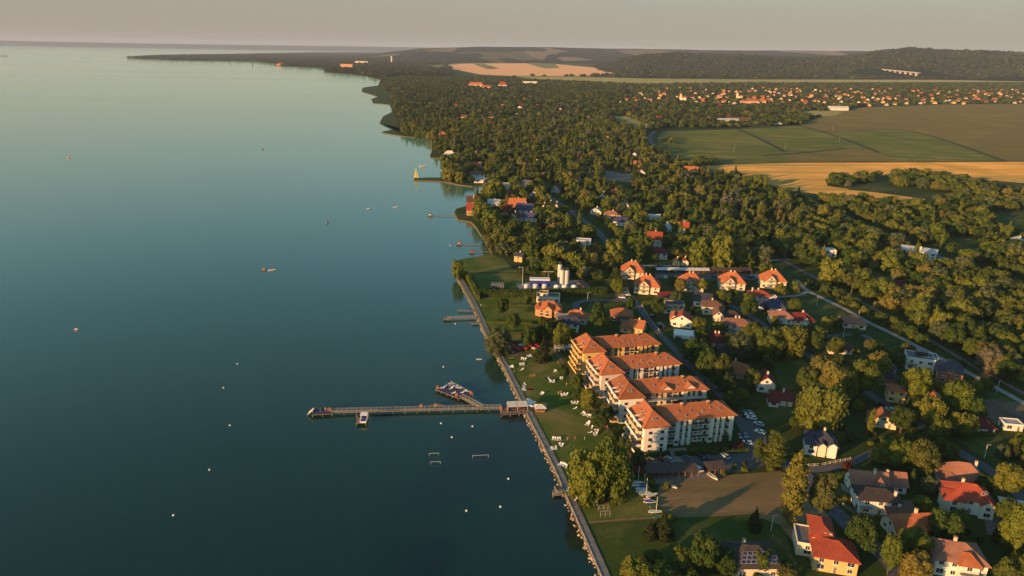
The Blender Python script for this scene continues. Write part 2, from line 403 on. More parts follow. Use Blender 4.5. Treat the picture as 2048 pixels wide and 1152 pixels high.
# ------------------------------------------------------------------ land
PROM = [(1222, 1175), (1207, 1140), (1185, 1090), (1165, 1045), (1140, 990), (1120, 945), (1093, 890), (1072, 850), (1057, 820), (1035, 775), (1012, 730),
        (994, 700), (977, 668), (965, 640), (951, 610), (935, 580), (919, 552), (912, 534)]
SHORE = [(1240, 1260), (1204, 1140)] + [(x - 6, y) for x, y in PROM[2:]] + [
    (906, 527), (906, 523), (925, 518), (955, 513), (984, 508), (984, 504), (972, 482), (960, 466), (953, 454), (942, 443), (916, 439), (909, 424), (913, 417), (932, 412),
    (950, 403), (962, 391), (968, 382), (965, 371), (944, 372), (918, 369), (890, 363), (860, 361), (828, 360), (828, 356), (860, 355), (888, 355), (886, 344), (884, 326), (911, 317),
    (862, 315), (860, 310), (864, 302), (863, 281), (860, 274), (827, 274), (800, 271), (770, 266), (763, 264), (799, 256), (759, 246), (766, 233), (786, 223), (779, 209),
    (746, 206), (743, 198), (756, 193), (723, 183), (726, 175), (756, 171), (761, 160), (733, 153), (700, 149), (650, 145), (650, 140), (676, 137), (640, 135), (590, 134), (549, 132), (550, 127),
    (495, 122), (420, 121), (342, 120), (287, 118), (249, 116), (280, 114.5), (325, 112), (444, 110), (560, 107.5), (640, 105.5), (700, 105)]
shore_w = GP(SHORE)
land_poly = [(40, -300)] + shore_w + [(-2500, 23800), (40000, 23800), (40000, -300)]
land = sheet('ground', land_poly, 0.0, GRASS)
# sloping edge of the land down to the water
mb = MB(); L2, R2 = offset_line(shore_w, 2.0)
vs = [(x, y, 0.0) for x, y in shore_w] + [(x * 2 - a, y * 2 - b_, WZ - .3) for (x, y), (a, b_) in zip(shore_w, R2)]
n = len(shore_w); mb.add(vs, [(i, i + 1, n + i + 1, n + i) for i in range(n - 1)], plain('shore_bank', (0.12, 0.11, 0.06), 0.95, 0.3))
tag(mb.build('shore_bank'), kind='structure')

OPEN = []     # polygons where the wild trees do not grow (ground coordinates)
_z = [0.004]
def field(name, px, m, z=None, open_=True):
    w = GP(px)
    if z is None:
        _z[0] += 0.004; z = _z[0]
    if min(y for x, y in w) > 1000: z += 0.15
    if open_: OPEN.append(w)
    return sheet(name, w, z, m)
field('crop_field', [(1402, 331), (1345, 322), (1322, 308), (1312, 290), (1318, 268), (1340, 261), (1480, 258), (1566, 325)], MAIZE)
field('crop_field', [(1480, 258), (1500, 254), (1600, 251), (1652, 264), (1800, 320), (1806, 324), (1566, 325)], MAIZE)
field('crop_field', [(1600, 251), (1622, 240), (1660, 228), (1722, 215), (1900, 209), (2060, 208), (2500, 210), (2700, 322), (2048, 322), (1806, 324), (1760, 306), (1650, 264)], SOY)
field('crop_field', [(1655, 264), (1802, 259), (1880, 277), (2008, 322), (1806, 324)], MAIZE, z=0.06)
field('crop_field', [(1560, 312), (1700, 296), (1775, 300), (1800, 322), (1600, 325)], SOY, z=0.09, open_=False)
field('wheat_field', [(1402, 331), (1480, 327), (1560, 325), (1806, 324.5), (2048, 323), (2500, 324), (2500, 380), (2048, 385), (1950, 370), (1850, 352), (1700, 350), (1650, 358), (1655, 372), (1760, 386), (1850, 398), (1848, 410), (1760, 402), (1650, 390), (1560, 378), (1480, 352), (1425, 339)], WHEAT)
field('meadow', [(1660, 362), (1720, 368), (1760, 372), (1800, 378), (1760, 386), (1700, 380)], DARKLAWN, z=0.10)
field('meadow', [(1850, 352), (2048, 366), (2100, 372), (2100, 386), (2048, 385), (1950, 371)], DARKLAWN, z=0.12)
field('wheat_field', [(888, 128.5), (940, 127), (1052, 126.5), (1110, 128), (1210, 137), (1235, 150), (1150, 152), (1020, 152), (960, 149), (905, 138)], STUBBLE)
field('crop_field', [(945, 127.6), (968, 127.6), (1000, 137.2), (975, 138.5)], MAIZE, z=0.5)
field('crop_field', [(1052, 127), (1110, 128.4), (1120, 136), (1090, 137)], MAIZE, z=0.5)
field('crop_field', [(840, 131), (884, 129), (902, 139), (868, 139)], MAIZE)
field('meadow', [(1020, 153), (1150, 153), (1280, 157), (1500, 159), (2048, 160), (2400, 160), (2400, 165), (2048, 164), (1500, 165), (1300, 169), (1120, 163)], PALEF)
field('meadow', [(1600, 221), (1690, 222), (1672, 230), (1640, 234), (1602, 233)], PALEF)
field('meadow', [(1213, 231), (1250, 232), (1302, 250), (1290, 258), (1240, 246)], PALEF)
field('bare_lot', [(1200, 340), (1268, 348), (1266, 364), (1215, 362)], GRAVEL)
field('meadow', [(1975, 425), (2060, 423), (2200, 430), (2200, 475), (2048, 472), (1985, 462)], DARKLAWN)
field('meadow', [(1890, 476), (1960, 478), (1968, 520), (1905, 505)], DARKLAWN)
field('meadow', [(1568, 540), (1650, 535), (1790, 548), (1850, 556), (1730, 562), (1600, 552)], DARKLAWN)
for px, nm in (([(725, 176), (756, 172), (786, 186), (784, 206), (790, 224), (799, 240), (797, 264), (820, 274), (770, 266), (763, 264), (799, 256), (759, 246), (766, 233), (786, 223), (779, 209), (746, 206), (743, 198), (756, 193), (723, 183)], 'reed_bed'),
               ([(830, 357), (886, 356.5), (893, 361), (860, 360.5), (832, 360)], 'reed_bed')):
    field(nm, px, REED)
# near lawns
field('lawn', [(905, 527), (928, 518), (984, 509), (1010, 520), (1018, 530), (1035, 545), (940, 545), (925, 545)], LAWN)
field('lawn', [(945, 548), (1042, 546), (1048, 574), (960, 578)], LAWN)
field('lawn', [(938, 575), (1060, 590), (1075, 605), (1080, 655), (1100, 668), (1060, 690), (1010, 694), (994, 690), (968, 636)], LAWN)
beach = [(1000, 702), (1062, 697), (1118, 700), (1148, 740), (1170, 780), (1206, 838), (1236, 878), (1266, 915), (1290, 950), (1310, 1000), (1330, 1032), (1176, 1047), (1122, 940), (1075, 850)]
field('lawn', beach, LAWN)
field('meadow', [(1176, 1048), (1330, 1034), (1500, 1028), (1560, 1040), (1600, 1150), (1600, 1260), (1246, 1260), (1215, 1140)], DARKLAWN)
field('dry_grass_field', [(1322, 965), (1440, 952), (1560, 942), (1606, 962), (1660, 1035), (1640, 1070), (1590, 1090), (1560, 1050), (1500, 1028), (1330, 1033), (1310, 1000)], DRY)
field('lawn', [(1580, 594), (1640, 594), (1700, 632), (1690, 645), (1592, 642)], DARKLAWN)
field('meadow', [(1545, 722), (1600, 716), (1640, 750), (1600, 812), (1580, 850), (1525, 845), (1520, 800), (1560, 790)], DARKLAWN)
field('bare_lot', [(1966, 795), (2060, 808), (2120, 830), (2060, 852), (1990, 850), (1968, 830)], DIRT)
field('lawn', [(1935, 772), (1965, 778), (2030, 800), (1950, 800)], DARKLAWN, open_=False)
field('lawn', [(1778, 702), (1825, 704), (1822, 722), (1772, 716)], DARKLAWN, open_=False)
field('lawn', [(1930, 868), (2000, 866), (2020, 900), (1980, 915), (1935, 905)], DARKLAWN)
field('lawn', [(1660, 970), (1690, 965), (1720, 998), (1665, 992)], DARKLAWN, open_=False)
field('lawn', [(1176, 608), (1245, 606), (1250, 622), (1200, 640), (1170, 625)], DARKLAWN)
field('paved_yard', [(1030, 566), (1160, 560), (1180, 576), (1040, 580)], PAVING)
field('car_park', [(1284, 922), (1300, 911), (1400, 913), (1530, 902), (1545, 925), (1500, 940), (1425, 950), (1320, 952), (1290, 945)], ASPH)
field('gravel_yard', [(1285, 950), (1440, 946), (1440, 954), (1320, 968), (1290, 968)], GRAVEL)
field('paved_path', [(1334, 897), (1372, 896), (1376, 908), (1352, 910), (1372, 926), (1358, 930), (1338, 908)], PAVING)
field('sandy_plaza', [(1006, 704), (1020, 699), (1046, 702), (1048, 711), (1026, 714), (1008, 710)], DIRT, open_=False)
field('car_park', [(1478, 838), (1500, 836), (1532, 866), (1534, 900), (1490, 905), (1486, 870)], ASPH, open_=False)
field('car_park', [(1225, 560), (1252, 558), (1262, 600), (1232, 602)], ASPH)
field('car_park', [(1310, 545), (1530, 548), (1530, 560), (1310, 558)], ASPH)
field('paved_yard', [(1820, 548), (1860, 548), (1868, 556), (1815, 560)], PAVING)
field('paved_yard', [(1965, 1030), (2060, 1040), (2060, 1075), (1975, 1070)], GRAVEL, open_=False)
field('terrace', [(1681, 966), (1716, 984), (1705, 992), (1684, 980)], PAVING, open_=False)
field('terrace', [(1718, 1010), (1760, 1028), (1745, 1034), (1718, 1022)], PAVING, open_=False)
OPEN.append(GP([(1200, 340), (1268, 348), (1264, 380), (1205, 378)])); OPEN.append(GP([(1213, 231), (1250, 232), (1302, 250), (1292, 266), (1240, 254)]))
# wavy strips in the fields and tracks
ROADS = []
def road(name, px, w, m, z=0.2, sm=6, keep=0.0):
    l = smooth_line(GP(px), sm) if sm else GP(px)
    if keep >= 0: ROADS.append((l, w / 2 + keep))
    return ribbon(name, l, w, z, m)
for px in ([(1475, 258), (1520, 278), (1570, 304)], [(1600, 251), (1680, 275), (1760, 306)], [(1650, 264), (1720, 261), (1802, 260), (1880, 278), (2008, 322)], [(1400, 331), (1560, 325.3), (1806, 324.3), (2060, 322.6)], [(1340, 262), (1480, 257.5), (1600, 250.5)], [(1520, 311), (1600, 306), (1690, 297)]):
    road('field_track', px, 7, plain('track_%d' % len(ROADS), (0.022, 0.034, 0.010), 0.95, 0.3), z=0.3, keep=-1)
road('street', [(1252, 585), (1271, 604), (1288, 630), (1309, 656), (1342, 692), (1362, 716), (1402, 752), (1450, 802), (1478, 842), (1500, 885), (1510, 905)], 3.8, ASPH, 0.25, keep=1.0)
road('street', [(1271, 604), (1225, 601), (1175, 602), (1153, 608), (1155, 622), (1172, 636), (1182, 648)], 4.5, ASPH, 0.23, keep=1.0)
road('concrete_road', [(1592, 560), (1614, 581), (1641, 595), (1690, 619), (1734, 644), (1772, 662), (1824, 688), (1875, 714), (1966, 762), (2060, 814)], 3.4, CONC, 0.24, keep=0.4)
road('side_path', [(1552, 594), (1592, 592), (1614, 583)], 3.0, CONC, 0.22, keep=0.5)
road('rail_bed', [(1560, 518), (1640, 562), (1690, 586), (1734, 611), (1775, 633), (1816, 655), (1871, 688), (1953, 737), (2060, 795)], 4.2, BALLAST, 0.24, keep=.3)
road('highway', [(1560, 378), (1680, 430), (1740, 458), (1792, 481), (1847, 502), (1910, 526), (1970, 545), (2070, 582)], 9.0, ASPH, 0.26, keep=5.0)
road('highway', [(1440, 352), (1412, 338), (1345, 318), (1316, 304), (1302, 284), (1300, 272), (1312, 262)], 9, ASPH, 0.26, keep=4.0)
road('street', [(1092, 390), (1131, 415), (1152, 430), (1178, 450), (1200, 468), (1235, 510), (1252, 545), (1254, 560)], 6.0, ASPH, 0.24, keep=6.0)
road('street', [(1199, 532), (1244, 531), (1330, 532), (1420, 528), (1580, 519)], 4.0, CONC, 0.22, keep=1.0)
road('street', [(1440, 594), (1454, 606), (1484, 624), (1514, 642), (1545, 668), (1580, 690)], 4.5, ASPH, 0.22, keep=0.8)
road('street', [(1608, 704), (1640, 728), (1690, 760), (1723, 779), (1760, 802), (1797, 824), (1850, 858), (1890, 888), (1933, 914), (1985, 945), (2029, 984), (2070, 1012)], 5.0, ASPH, 0.22, keep=1.0)
road('street', [(1650, 674), (1690, 670), (1728, 671), (1752, 690), (1768, 694)], 4.0, ASPH, 0.21, keep=0.5)
road('street', [(1520, 903), (1570, 930), (1608, 950), (1630, 980), (1662, 1015), (1700, 1055), (1740, 1088), (1780, 1126), (1805, 1170)], 6.0, ASPH, 0.25, keep=0.8)
road('street', [(1603, 941), (1650, 938), (1700, 926), (1760, 900)], 3.6, ASPH, 0.21, keep=0.3)
road('footpath', [(1095, 690), (1109, 703), (1131, 733), (1150, 765), (1176, 805), (1202, 840), (1232, 880), (1262, 916), (1285, 940)], 2.0, plain('trodden_path', (0.16, 0.115, 0.085), 0.95, 0.2), 0.2, keep=0)
road('railway_track', [(1560, 518), (1640, 562), (1690, 586), (1734, 611), (1775, 633), (1816, 655), (1871, 688), (1953, 737), (2060, 795)], 1.6, plain('rails', (0.16, 0.13, 0.11), 0.6), 0.36, keep=-1)
road('road_markings', [(1740, 458), (1792, 481), (1847, 502), (1910, 526), (1970, 545), (2070, 582)], 0.5, plain('road_paint', (0.6, 0.6, 0.58), 0.8), 0.30, keep=-1)
road('dry_strip', [(1178, 1046), (1240, 1041), (1320, 1036), (1420, 1032), (1500, 1027)], 1.0, DRY, 0.19, keep=-1)
# lake promenade of concrete with a kerb
prom_w = smooth_line(GP(PROM), 5)
ribbon('promenade', prom_w, 2.3, 0.25, ASPH2, 1.6)
Lp, Rp = offset_line(prom_w, 2.5)
ribbon('promenade_kerb', Lp, 0.3, 0.36, ASPH2, 1.6)

# ------------------------------------------------------------------ hills and far shores
def hill_mat():
    m, nt, b = newmat('forested_hill')
    p = pos(nt); n = noise(nt, 0.012, 6, 0.7, p); n2 = noise(nt, 0.05, 3, 0.7, p)
    c = ramp(nt, n, [(0.3, (0.014, 0.030, 0.011)), (0.55, (0.026, 0.044, 0.014)), (0.75, (0.05, 0.062, 0.018))])
    c = mixc(nt, maprange(nt, n2, 0.4, 0.6, 0.6, 0), c, (0.008, 0.018, 0.008))
    st = N(nt, 'ShaderNodeMapping'); nt.links.new(p, st.inputs[0]); st.inputs['Scale'].default_value = (1, 0.45, 0)
    v = noise(nt, 0.0011, 2, 0.5, st.outputs[0], 0.3)
    v2 = N(nt, 'ShaderNodeTexVoronoi'); v2.inputs['Scale'].default_value = 0.0013; nt.links.new(st.outputs[0], v2.inputs['Vector'])
    sc = N(nt, 'ShaderNodeSeparateColor'); nt.links.new(v2.outputs['Color'], sc.inputs[0])
    fc = ramp(nt, sc.outputs[1], [(0, (0.20, 0.15, 0.08)), (0.4, (0.13, 0.12, 0.05)), (0.7, (0.27, 0.19, 0.11)), (1, (0.07, 0.09, 0.03))], 'CONSTANT')
    sy = N(nt, 'ShaderNodeSeparateXYZ'); nt.links.new(p, sy.inputs[0])
    far = maprange(nt, sy.outputs[1], 7500, 8200, 0, 1)
    msk = mathn(nt, 'MULTIPLY', mathn(nt, 'MULTIPLY', mathn(nt, 'GREATER_THAN', sc.outputs[0], 0.64), mathn(nt, 'GREATER_THAN', v, 0.46)), far)
    c = mixc(nt, msk, c, fc)
    nt.links.new(c, b.inputs['Base Color']); b.inputs['Roughness'].default_value = 1; b.inputs['Specular IOR Level'].default_value = 0
    bump(nt, b, n2, 1.0, 18)
    return m
HILLM = hill_mat()
def sst(a, b, x):
    t = np.clip((x - a) / (b - a), 0, 1); return t * t * (3 - 2 * t)
def bumps(x, y, s, seed=0):
    q = 0
    for k, (f, a) in enumerate(((1, 1), (2.1, .5), (4.3, .27), (9.1, .15), (19.7, .08))):
        q = q + a * np.sin(x * f / s + 1.7 * k + seed + 1.3 * np.sin(y * f / s * .8 + k)) * np.cos(y * f / s * 1.1 + 2.3 * k - seed + .9 * np.sin(x * f / s * .7))
    return q
def hills(name, x0, x1, y0, y1, nx, ny, hf, mat=None):
    X, Y = np.meshgrid(np.linspace(x0, x1, nx), np.linspace(y0, y1, ny)); Z = hf(X, Y)
    v = np.stack([X, Y, Z], -1).reshape(-1, 3); i = np.arange((nx) * (ny)).reshape(ny, nx)
    f = np.stack([i[:-1, :-1], i[:-1, 1:], i[1:, 1:], i[1:, :-1]], -1).reshape(-1, 4)
    me = bpy.data.meshes.new(name); me.from_pydata(v.tolist(), [], f.tolist()); me.materials.append(mat or HILLM)
    me.polygons.foreach_set('use_smooth', [True] * len(f))
    return tag(mo(name, me), kind='structure')
def az(px, y=110):                      # direction of a photo column as x/y
    r = ray(px, y); return r[0] / r[1]
def h_near(X, Y):                       # wooded hills behind the plain
    a = X / Y
    prof = np.interp(a, [az(900), az(1060), az(1190), az(1290), az(1450), az(1560), az(1640), az(1700), az(1750), az(1820), az(2048), az(2600)],
                     [0, 0, 0, 112, 110, 104, 98, 128, 160, 174, 176, 186])
    edge = np.interp(a, [az(900), az(1500), az(1700), az(2048)], [5200, 4500, 4500, 4400])
    s = sst(0, 1, (Y - edge) / 1900.0)
    return prof * s * (1 + 0.10 * bumps(X, Y, 330)) + 8 * bumps(X, Y, 120, 3) * s * (prof > 5) - 4 * (1 - s) - 1
hills('wooded_hill', -600, 9000, 4000, 8200, 260, 130, h_near)
def h_far(X, Y):
    a = X / Y
    prof = np.interp(a, [az(690), az(760), az(840), az(960), az(1100), az(1250), az(1500), az(1800), az(2048), az(2600)], [0, 40, 130, 165, 175, 172, 175, 196, 215, 220])
    s = sst(0, 1, (Y - 7600 - 500 * np.sin(X / 1500)) / 4200.0)
    return prof * s * (1 + 0.05 * bumps(X, Y, 700)) - 4 * (1 - s) - 1
hills('distant_hills', -2600, 17000, 7400, 15000, 300, 120, h_far)
def h_shore(X, Y):
    a = X / Y; s = sst(0, 1, (Y - 24000) / 1500.0) * sst(0, 1, (28500 - Y) / 2000)
    prof = np.interp(a, [az(-400), az(0), az(300), az(500), az(700), az(900)], [170, 165, 130, 140, 150, 150])
    return prof * s * (1 + 0.03 * bumps(X, Y, 1900) + 0.012 * bumps(X, Y, 400)) - 6 * (1 - s) - 2
hills('far_shore_hills', -32000, 4000, 23500, 29000, 240, 30, h_shore, plain('far_forest', (0.028, 0.042, 0.026), 1.0, 0.3, 0.002))

# ------------------------------------------------------------------ air
hb = bpy.data.meshes.new('haze')
x0, x1, y0, y1, z0, z1 = -64000, 46000, -600, 46000, -4.0, 330.0
hb.from_pydata([(x0, y0, z0), (x1, y0, z0), (x1, y1, z0), (x0, y1, z0), (x0, y0, z1), (x1, y0, z1), (x1, y1, z1), (x0, y1, z1)], [], [(3, 2, 1, 0), (4, 5, 6, 7), (0, 1, 5, 4), (1, 2, 6, 5), (2, 3, 7, 6), (3, 0, 4, 7)])
hm = bpy.data.materials.new('haze'); hm.use_nodes = True; ht = hm.node_tree; ht.nodes.clear()
ho = ht.nodes.new('ShaderNodeOutputMaterial'); hv = ht.nodes.new('ShaderNodeVolumePrincipled')
hv.inputs['Color'].default_value = (0.62, 0.76, 1.0, 1); hv.inputs['Density'].default_value = 3.2e-5; hv.inputs['Anisotropy'].default_value = 0.0
ht.links.new(hv.outputs[0], ho.inputs['Volume']); hb.materials.append(hm)
HAZE = tag(mo('haze', hb), kind='stuff')

# ------------------------------------------------------------------ foliage shapes
ICO = None
def ico(sub):
    bm = bmesh.new(); bmesh.ops.create_icosphere(bm, subdivisions=sub, radius=1)
    v = np.array([x.co[:] for x in bm.verts]); f = [[a.index for a in q.verts] for q in bm.faces]; bm.free(); return v, f
ICO1, ICO2 = ico(1), ico(2)
def crown_mesh(name, lobes, nleaf, size, mat, core=0.84, up=0.15, droop=0.0, seed=0):
    """lobes: (x,y,z,rx,ry,rz); small leaf sprays over every lobe and a lumpy core inside"""
    g = np.random.default_rng(seed); Lb = np.array(lobes, float)
    V = []; Fs = []; base = 0
    for l in Lb:
        v, f = ICO1; j = 1 + g.normal(0, 0.07, (len(v), 1))
        V.append(v * j * l[3:6] * core + l[:3]); Fs += [[i + base for i in q] for q in f]; base += len(v)
    w = (Lb[:, 3] * Lb[:, 5]) ** 1.0; w /= w.sum()
    k = g.choice(len(Lb), nleaf, p=w); l = Lb[k]
    d = g.normal(size=(nleaf, 3)); d[:, 2] += up; d /= np.linalg.norm(d, axis=1, keepdims=True)
    rad = g.uniform(0.82, 1.08, (nleaf, 1)) + (g.random((nleaf, 1)) < .12) * g.uniform(.05, .28, (nleaf, 1)); p = l[:, :3] + d * l[:, 3:6] * rad
    p[:, 2] -= droop * g.random(nleaf) * l[:, 5]
    ok = np.ones(nleaf, bool)
    for q in Lb:
        r = np.linalg.norm((p - q[:3]) / q[3:6], axis=1); ok &= r > 0.80
    ok &= p[:, 2] > 0.15
    p = p[ok]; d = d[ok]; n = len(p)
    nr = d + g.normal(0, 0.55, (n, 3)); nr /= np.linalg.norm(nr, axis=1, keepdims=True)
    t = np.cross(nr, g.normal(size=(n, 3))); t /= np.linalg.norm(t, axis=1, keepdims=True); b = np.cross(nr, t)
    s = (size * g.uniform(0.55, 1.35, (n, 1)))
    q = np.stack([p - t * s, p - b * s * .6, p + t * s, p + b * s * .75 + nr * s * .25], 1).reshape(-1, 3)
    V.append(q); Fs += (np.arange(n * 4).reshape(-1, 4) + base).tolist()
    V = np.concatenate(V); me = bpy.data.meshes.new(name); me.from_pydata(V.tolist(), [], Fs)
    me.materials.append(mat); return me
def lobes_round(g, rx, rz, z0, n=11):
    out = [(0, 0, z0 + rz * .95, rx * .56, rx * .56, rz * .66)]; n += 5
    for i in range(n):
        a = 2.4 * i + g.uniform(-.4, .4); u = (i + .5) / n * 1.6 - 0.6 + g.uniform(-.12, .12); c = math.sqrt(max(0, 1 - u * u * .8))
        r = g.choice((.24, .30, .36, .42, .50)) * g.uniform(.9, 1.1); f_ = g.uniform(.56, .78)
        out.append((math.cos(a) * c * rx * f_, math.sin(a) * c * rx * f_, z0 + rz + u * rz * f_ * 1.08, rx * r, rx * r * g.uniform(.8, 1.1), rz * r * g.uniform(.7, 1.0)))
    return out
def lobes_tall(g, rx, h, z0):
    out = [(0, 0, z0 + h * .45, rx * .62, rx * .62, h * .40)]
    for i in range(22):
        t = (i + .5) / 22; w = rx * (0.62 + 0.42 * math.sin(math.pi * min(1, t * .9 + .1))) * (1 - .55 * max(0, t - .8) / .2)
        a = 2.4 * i + g.uniform(-.5, .5); o = w * g.uniform(.35, .55); q = w * g.uniform(.40, .58)
        out.append((math.cos(a) * o, math.sin(a) * o, z0 + h * (t * .93 + .03), q, q, h * g.uniform(.06, .10)))
    return out
def lobes_cone(g, rx, h, z0):
    out = []
    for i in range(9):
        t = i / 8; w = rx * (1 - t) ** .85 + .25
        for k in range(3 if i < 6 else 1):
            a = g.uniform(0, 6.28); o = w * (.38 if i < 6 else 0)
            out.append((math.cos(a) * o, math.sin(a) * o, z0 + h * t * .94, w * .68, w * .68, h * .085))
    return out
def trunk_mesh(name, h, r, seed=0):
    g = random.Random(seed); mb = MB(); mb.cyl(0, 0, -0.3, h * .55, r, BARK, 7, r * .6)
    for i in range(4):
        a = 1.6 * i + g.random(); zs = h * (.3 + .08 * i)
        mb.bar((0, 0, zs), (math.cos(a) * h * .28, math.sin(a) * h * .28, zs + h * .28), r * .7, BARK, 5)
    mb.bar((0, 0, h * .5), (0.1, 0, h * .8), r * 1.0, BARK, 5)
    return mb.mesh(name, True)
# unit trees: (crown mesh, trunk mesh, natural height, natural width)
KIND = {}
def add_kind(kind, lod, crown, tr, h, w): KIND.setdefault((kind, lod), []).append((crown, tr, h, w))
for i in range(6):
    g = random.Random(100 + i); rx = g.uniform(5.0, 6.0); rz = g.uniform(4.8, 6.0)
    lb = lobes_round(g, rx, rz, 1.6, 13 + i % 3); tr = trunk_mesh('trunk', 10, .34, i)
    mat = (LEAF, LEAF, LEAFY, LEAF, LEAFY, LEAF)[i]
    add_kind('broadleaf_tree', 0, crown_mesh('crown', lb, 4200, .42, mat, seed=i), tr, 2 * rz + 2.2, 2 * rx * 1.1)
    add_kind('broadleaf_tree', 1, crown_mesh('crown', lb[:10], 700, .85, mat, seed=i), tr, 2 * rz + 2.2, 2 * rx * 1.1)
for i in range(3):
    g = random.Random(200 + i); rx = 3.4 if i == 0 else 2.3; hh = 18.0; mat = (LEAFY, LEAF, LEAFY)[i]
    lb = lobes_tall(g, rx, hh, 1.0); tr = trunk_mesh('trunk', 14, .3, 20 + i)
    add_kind('poplar_tree', 0, crown_mesh('crown', lb, 3600, .38, mat, up=.4, seed=20 + i), tr, hh + 1.6, 2 * rx * 1.1)
    add_kind('poplar_tree', 1, crown_mesh('crown', lb[::2], 420, .8, mat, up=.4, seed=20 + i), tr, hh + 1.6, 2 * rx * 1.25)
for i in range(3):
    g = random.Random(300 + i); rx = 6.5; rz = 6.2; mat = (LEAFY, LEAFW, LEAFY)[i]
    lb = lobes_round(g, rx, rz, 1.0, 16) + [(math.cos(a) * 4.2, math.sin(a) * 4.2, 3.2, 2.2, 2.2, 2.9) for a in (0.3, 1.7, 2.9, 4.1, 5.3)]
    tr = trunk_mesh('trunk', 11, .5, 30 + i)
    add_kind('willow_tree', 0, crown_mesh('crown', lb, 5200, .46, mat, droop=.3, seed=30 + i), tr, 2 * rz + 1.8, 2 * rx * 1.1)
    add_kind('willow_tree', 1, crown_mesh('crown', lb, 800, .9, mat, droop=.3, seed=30 + i), tr, 2 * rz + 1.8, 2 * rx * 1.1)
for i in range(2):
    g = random.Random(400 + i); lb = lobes_cone(g, 2.6, 11.0, .9); tr = trunk_mesh('trunk', 9, .22, 40 + i)
    add_kind('conifer_tree', 0, crown_mesh('crown', lb, 2400, .36, LEAFC, up=-.1, seed=40 + i), tr, 12.4, 5.4)
    add_kind('conifer_tree', 1, crown_mesh('crown', lb, 350, .7, LEAFC, up=-.1, seed=40 + i), tr, 12.4, 5.4)
for i in range(3):
    g = random.Random(500 + i); lb = [(g.uniform(-1, 1), g.uniform(-1, 1), g.uniform(.7, 1.5), g.uniform(.7, 1.1), g.uniform(.7, 1.1), g.uniform(.7, 1.0)) for k in range(7)]
    add_kind('shrub', 0, crown_mesh('shrub', lb, 900, .22, (LEAF, LEAFY, LEAFC)[i], seed=50 + i), None, 2.6, 3.8)
    add_kind('shrub', 1, crown_mesh('shrub', lb, 200, .4, (LEAF, LEAFY, LEAFC)[i], seed=50 + i), None, 2.6, 3.8)
# small clump of several crowns, for the wood far away
FARC = []
for i in range(5):
    g = random.Random(600 + i); lb = []
    for k in range(7):
        a = g.uniform(0, 6.28); r = g.uniform(0, 9); hgt = g.uniform(6, 11); rr = g.uniform(3.2, 5.0)
        lb.append((math.cos(a) * r, math.sin(a) * r, hgt * .6, rr, rr, hgt * .45)); lb.append((math.cos(a) * r + 1, math.sin(a) * r, hgt * .85, rr * .55, rr * .5, hgt * .22))
    FARC.append(crown_mesh('wood', lb, 420, 1.3, (LEAF, LEAF, LEAFY, LEAFC, LEAFW)[i], core=.92, seed=60 + i))

LANDMARKS = []        # (x, y, phrase)
TREES = []            # (x, y, kind, height, width, variant, named)
USED = set()

# ------------------------------------------------------------------ houses
def win_mesh(w, h, name='window', frame=None, shutter=False):
    mb = MB(); f = frame or WHITE
    mb.box(-w / 2 - .08, w / 2 + .08, -.07, .02, -.08, 0, f); mb.box(-w / 2 - .08, w / 2 + .08, -.07, .02, h, h + .08, f)
    mb.box(-w / 2 - .08, -w / 2, -.069, .02, 0, h, f); mb.box(w / 2, w / 2 + .08, -.069, .02, 0, h, f); mb.box(-.03, .03, -.065, .02, 0, h, f)
    mb.box(-w / 2, w / 2, -.04, .015, 0, h, GLASS)
    if shutter: mb.box(-w / 2 - .15, w / 2 + .15, -.12, .01, -.16, -.08, f)
    return mb.mesh(name)
WIN = win_mesh(1.3, 1.35, shutter=True); WINB = win_mesh(1.9, 1.5, shutter=True); WIND = win_mesh(1.2, 1.4, frame=DARK, shutter=True)
FRENCH = win_mesh(1.7, 2.1, frame=WHITE)
def door_mesh():
    mb = MB(); mb.box(-.5, .5, -.05, .02, 0, 2.1, WOOD); mb.box(-.6, -.5, -.07, .02, 0, 2.2, WHITE); mb.box(.5, .6, -.07, .02, 0, 2.2, WHITE); mb.box(.34, .42, -.1, -.05, .95, 1.05, METAL)
    return mb.mesh('door')
DOOR = door_mesh()
def skylight_mesh():
    mb = MB(); mb.box(-.38, .38, -.5, .5, -.05, .12, METAL); mb.box(-.30, .30, -.42, .42, .10, .14, GLASS); return mb.mesh('skylight')
SKYL = skylight_mesh()
def chimney_mesh(h=1.6, cap=None):
    mb = MB(); mb.box(-.35, .35, -.35, .35, -1.4, h, WALLS['cream']); mb.box(-.45, .45, -.45, .45, h, h + .15, cap or ROCK); mb.cyl(0, 0, h + .15, h + .4, .16, TILES['terra'], 8)
    return mb.mesh('chimney')
CHIM = chimney_mesh()
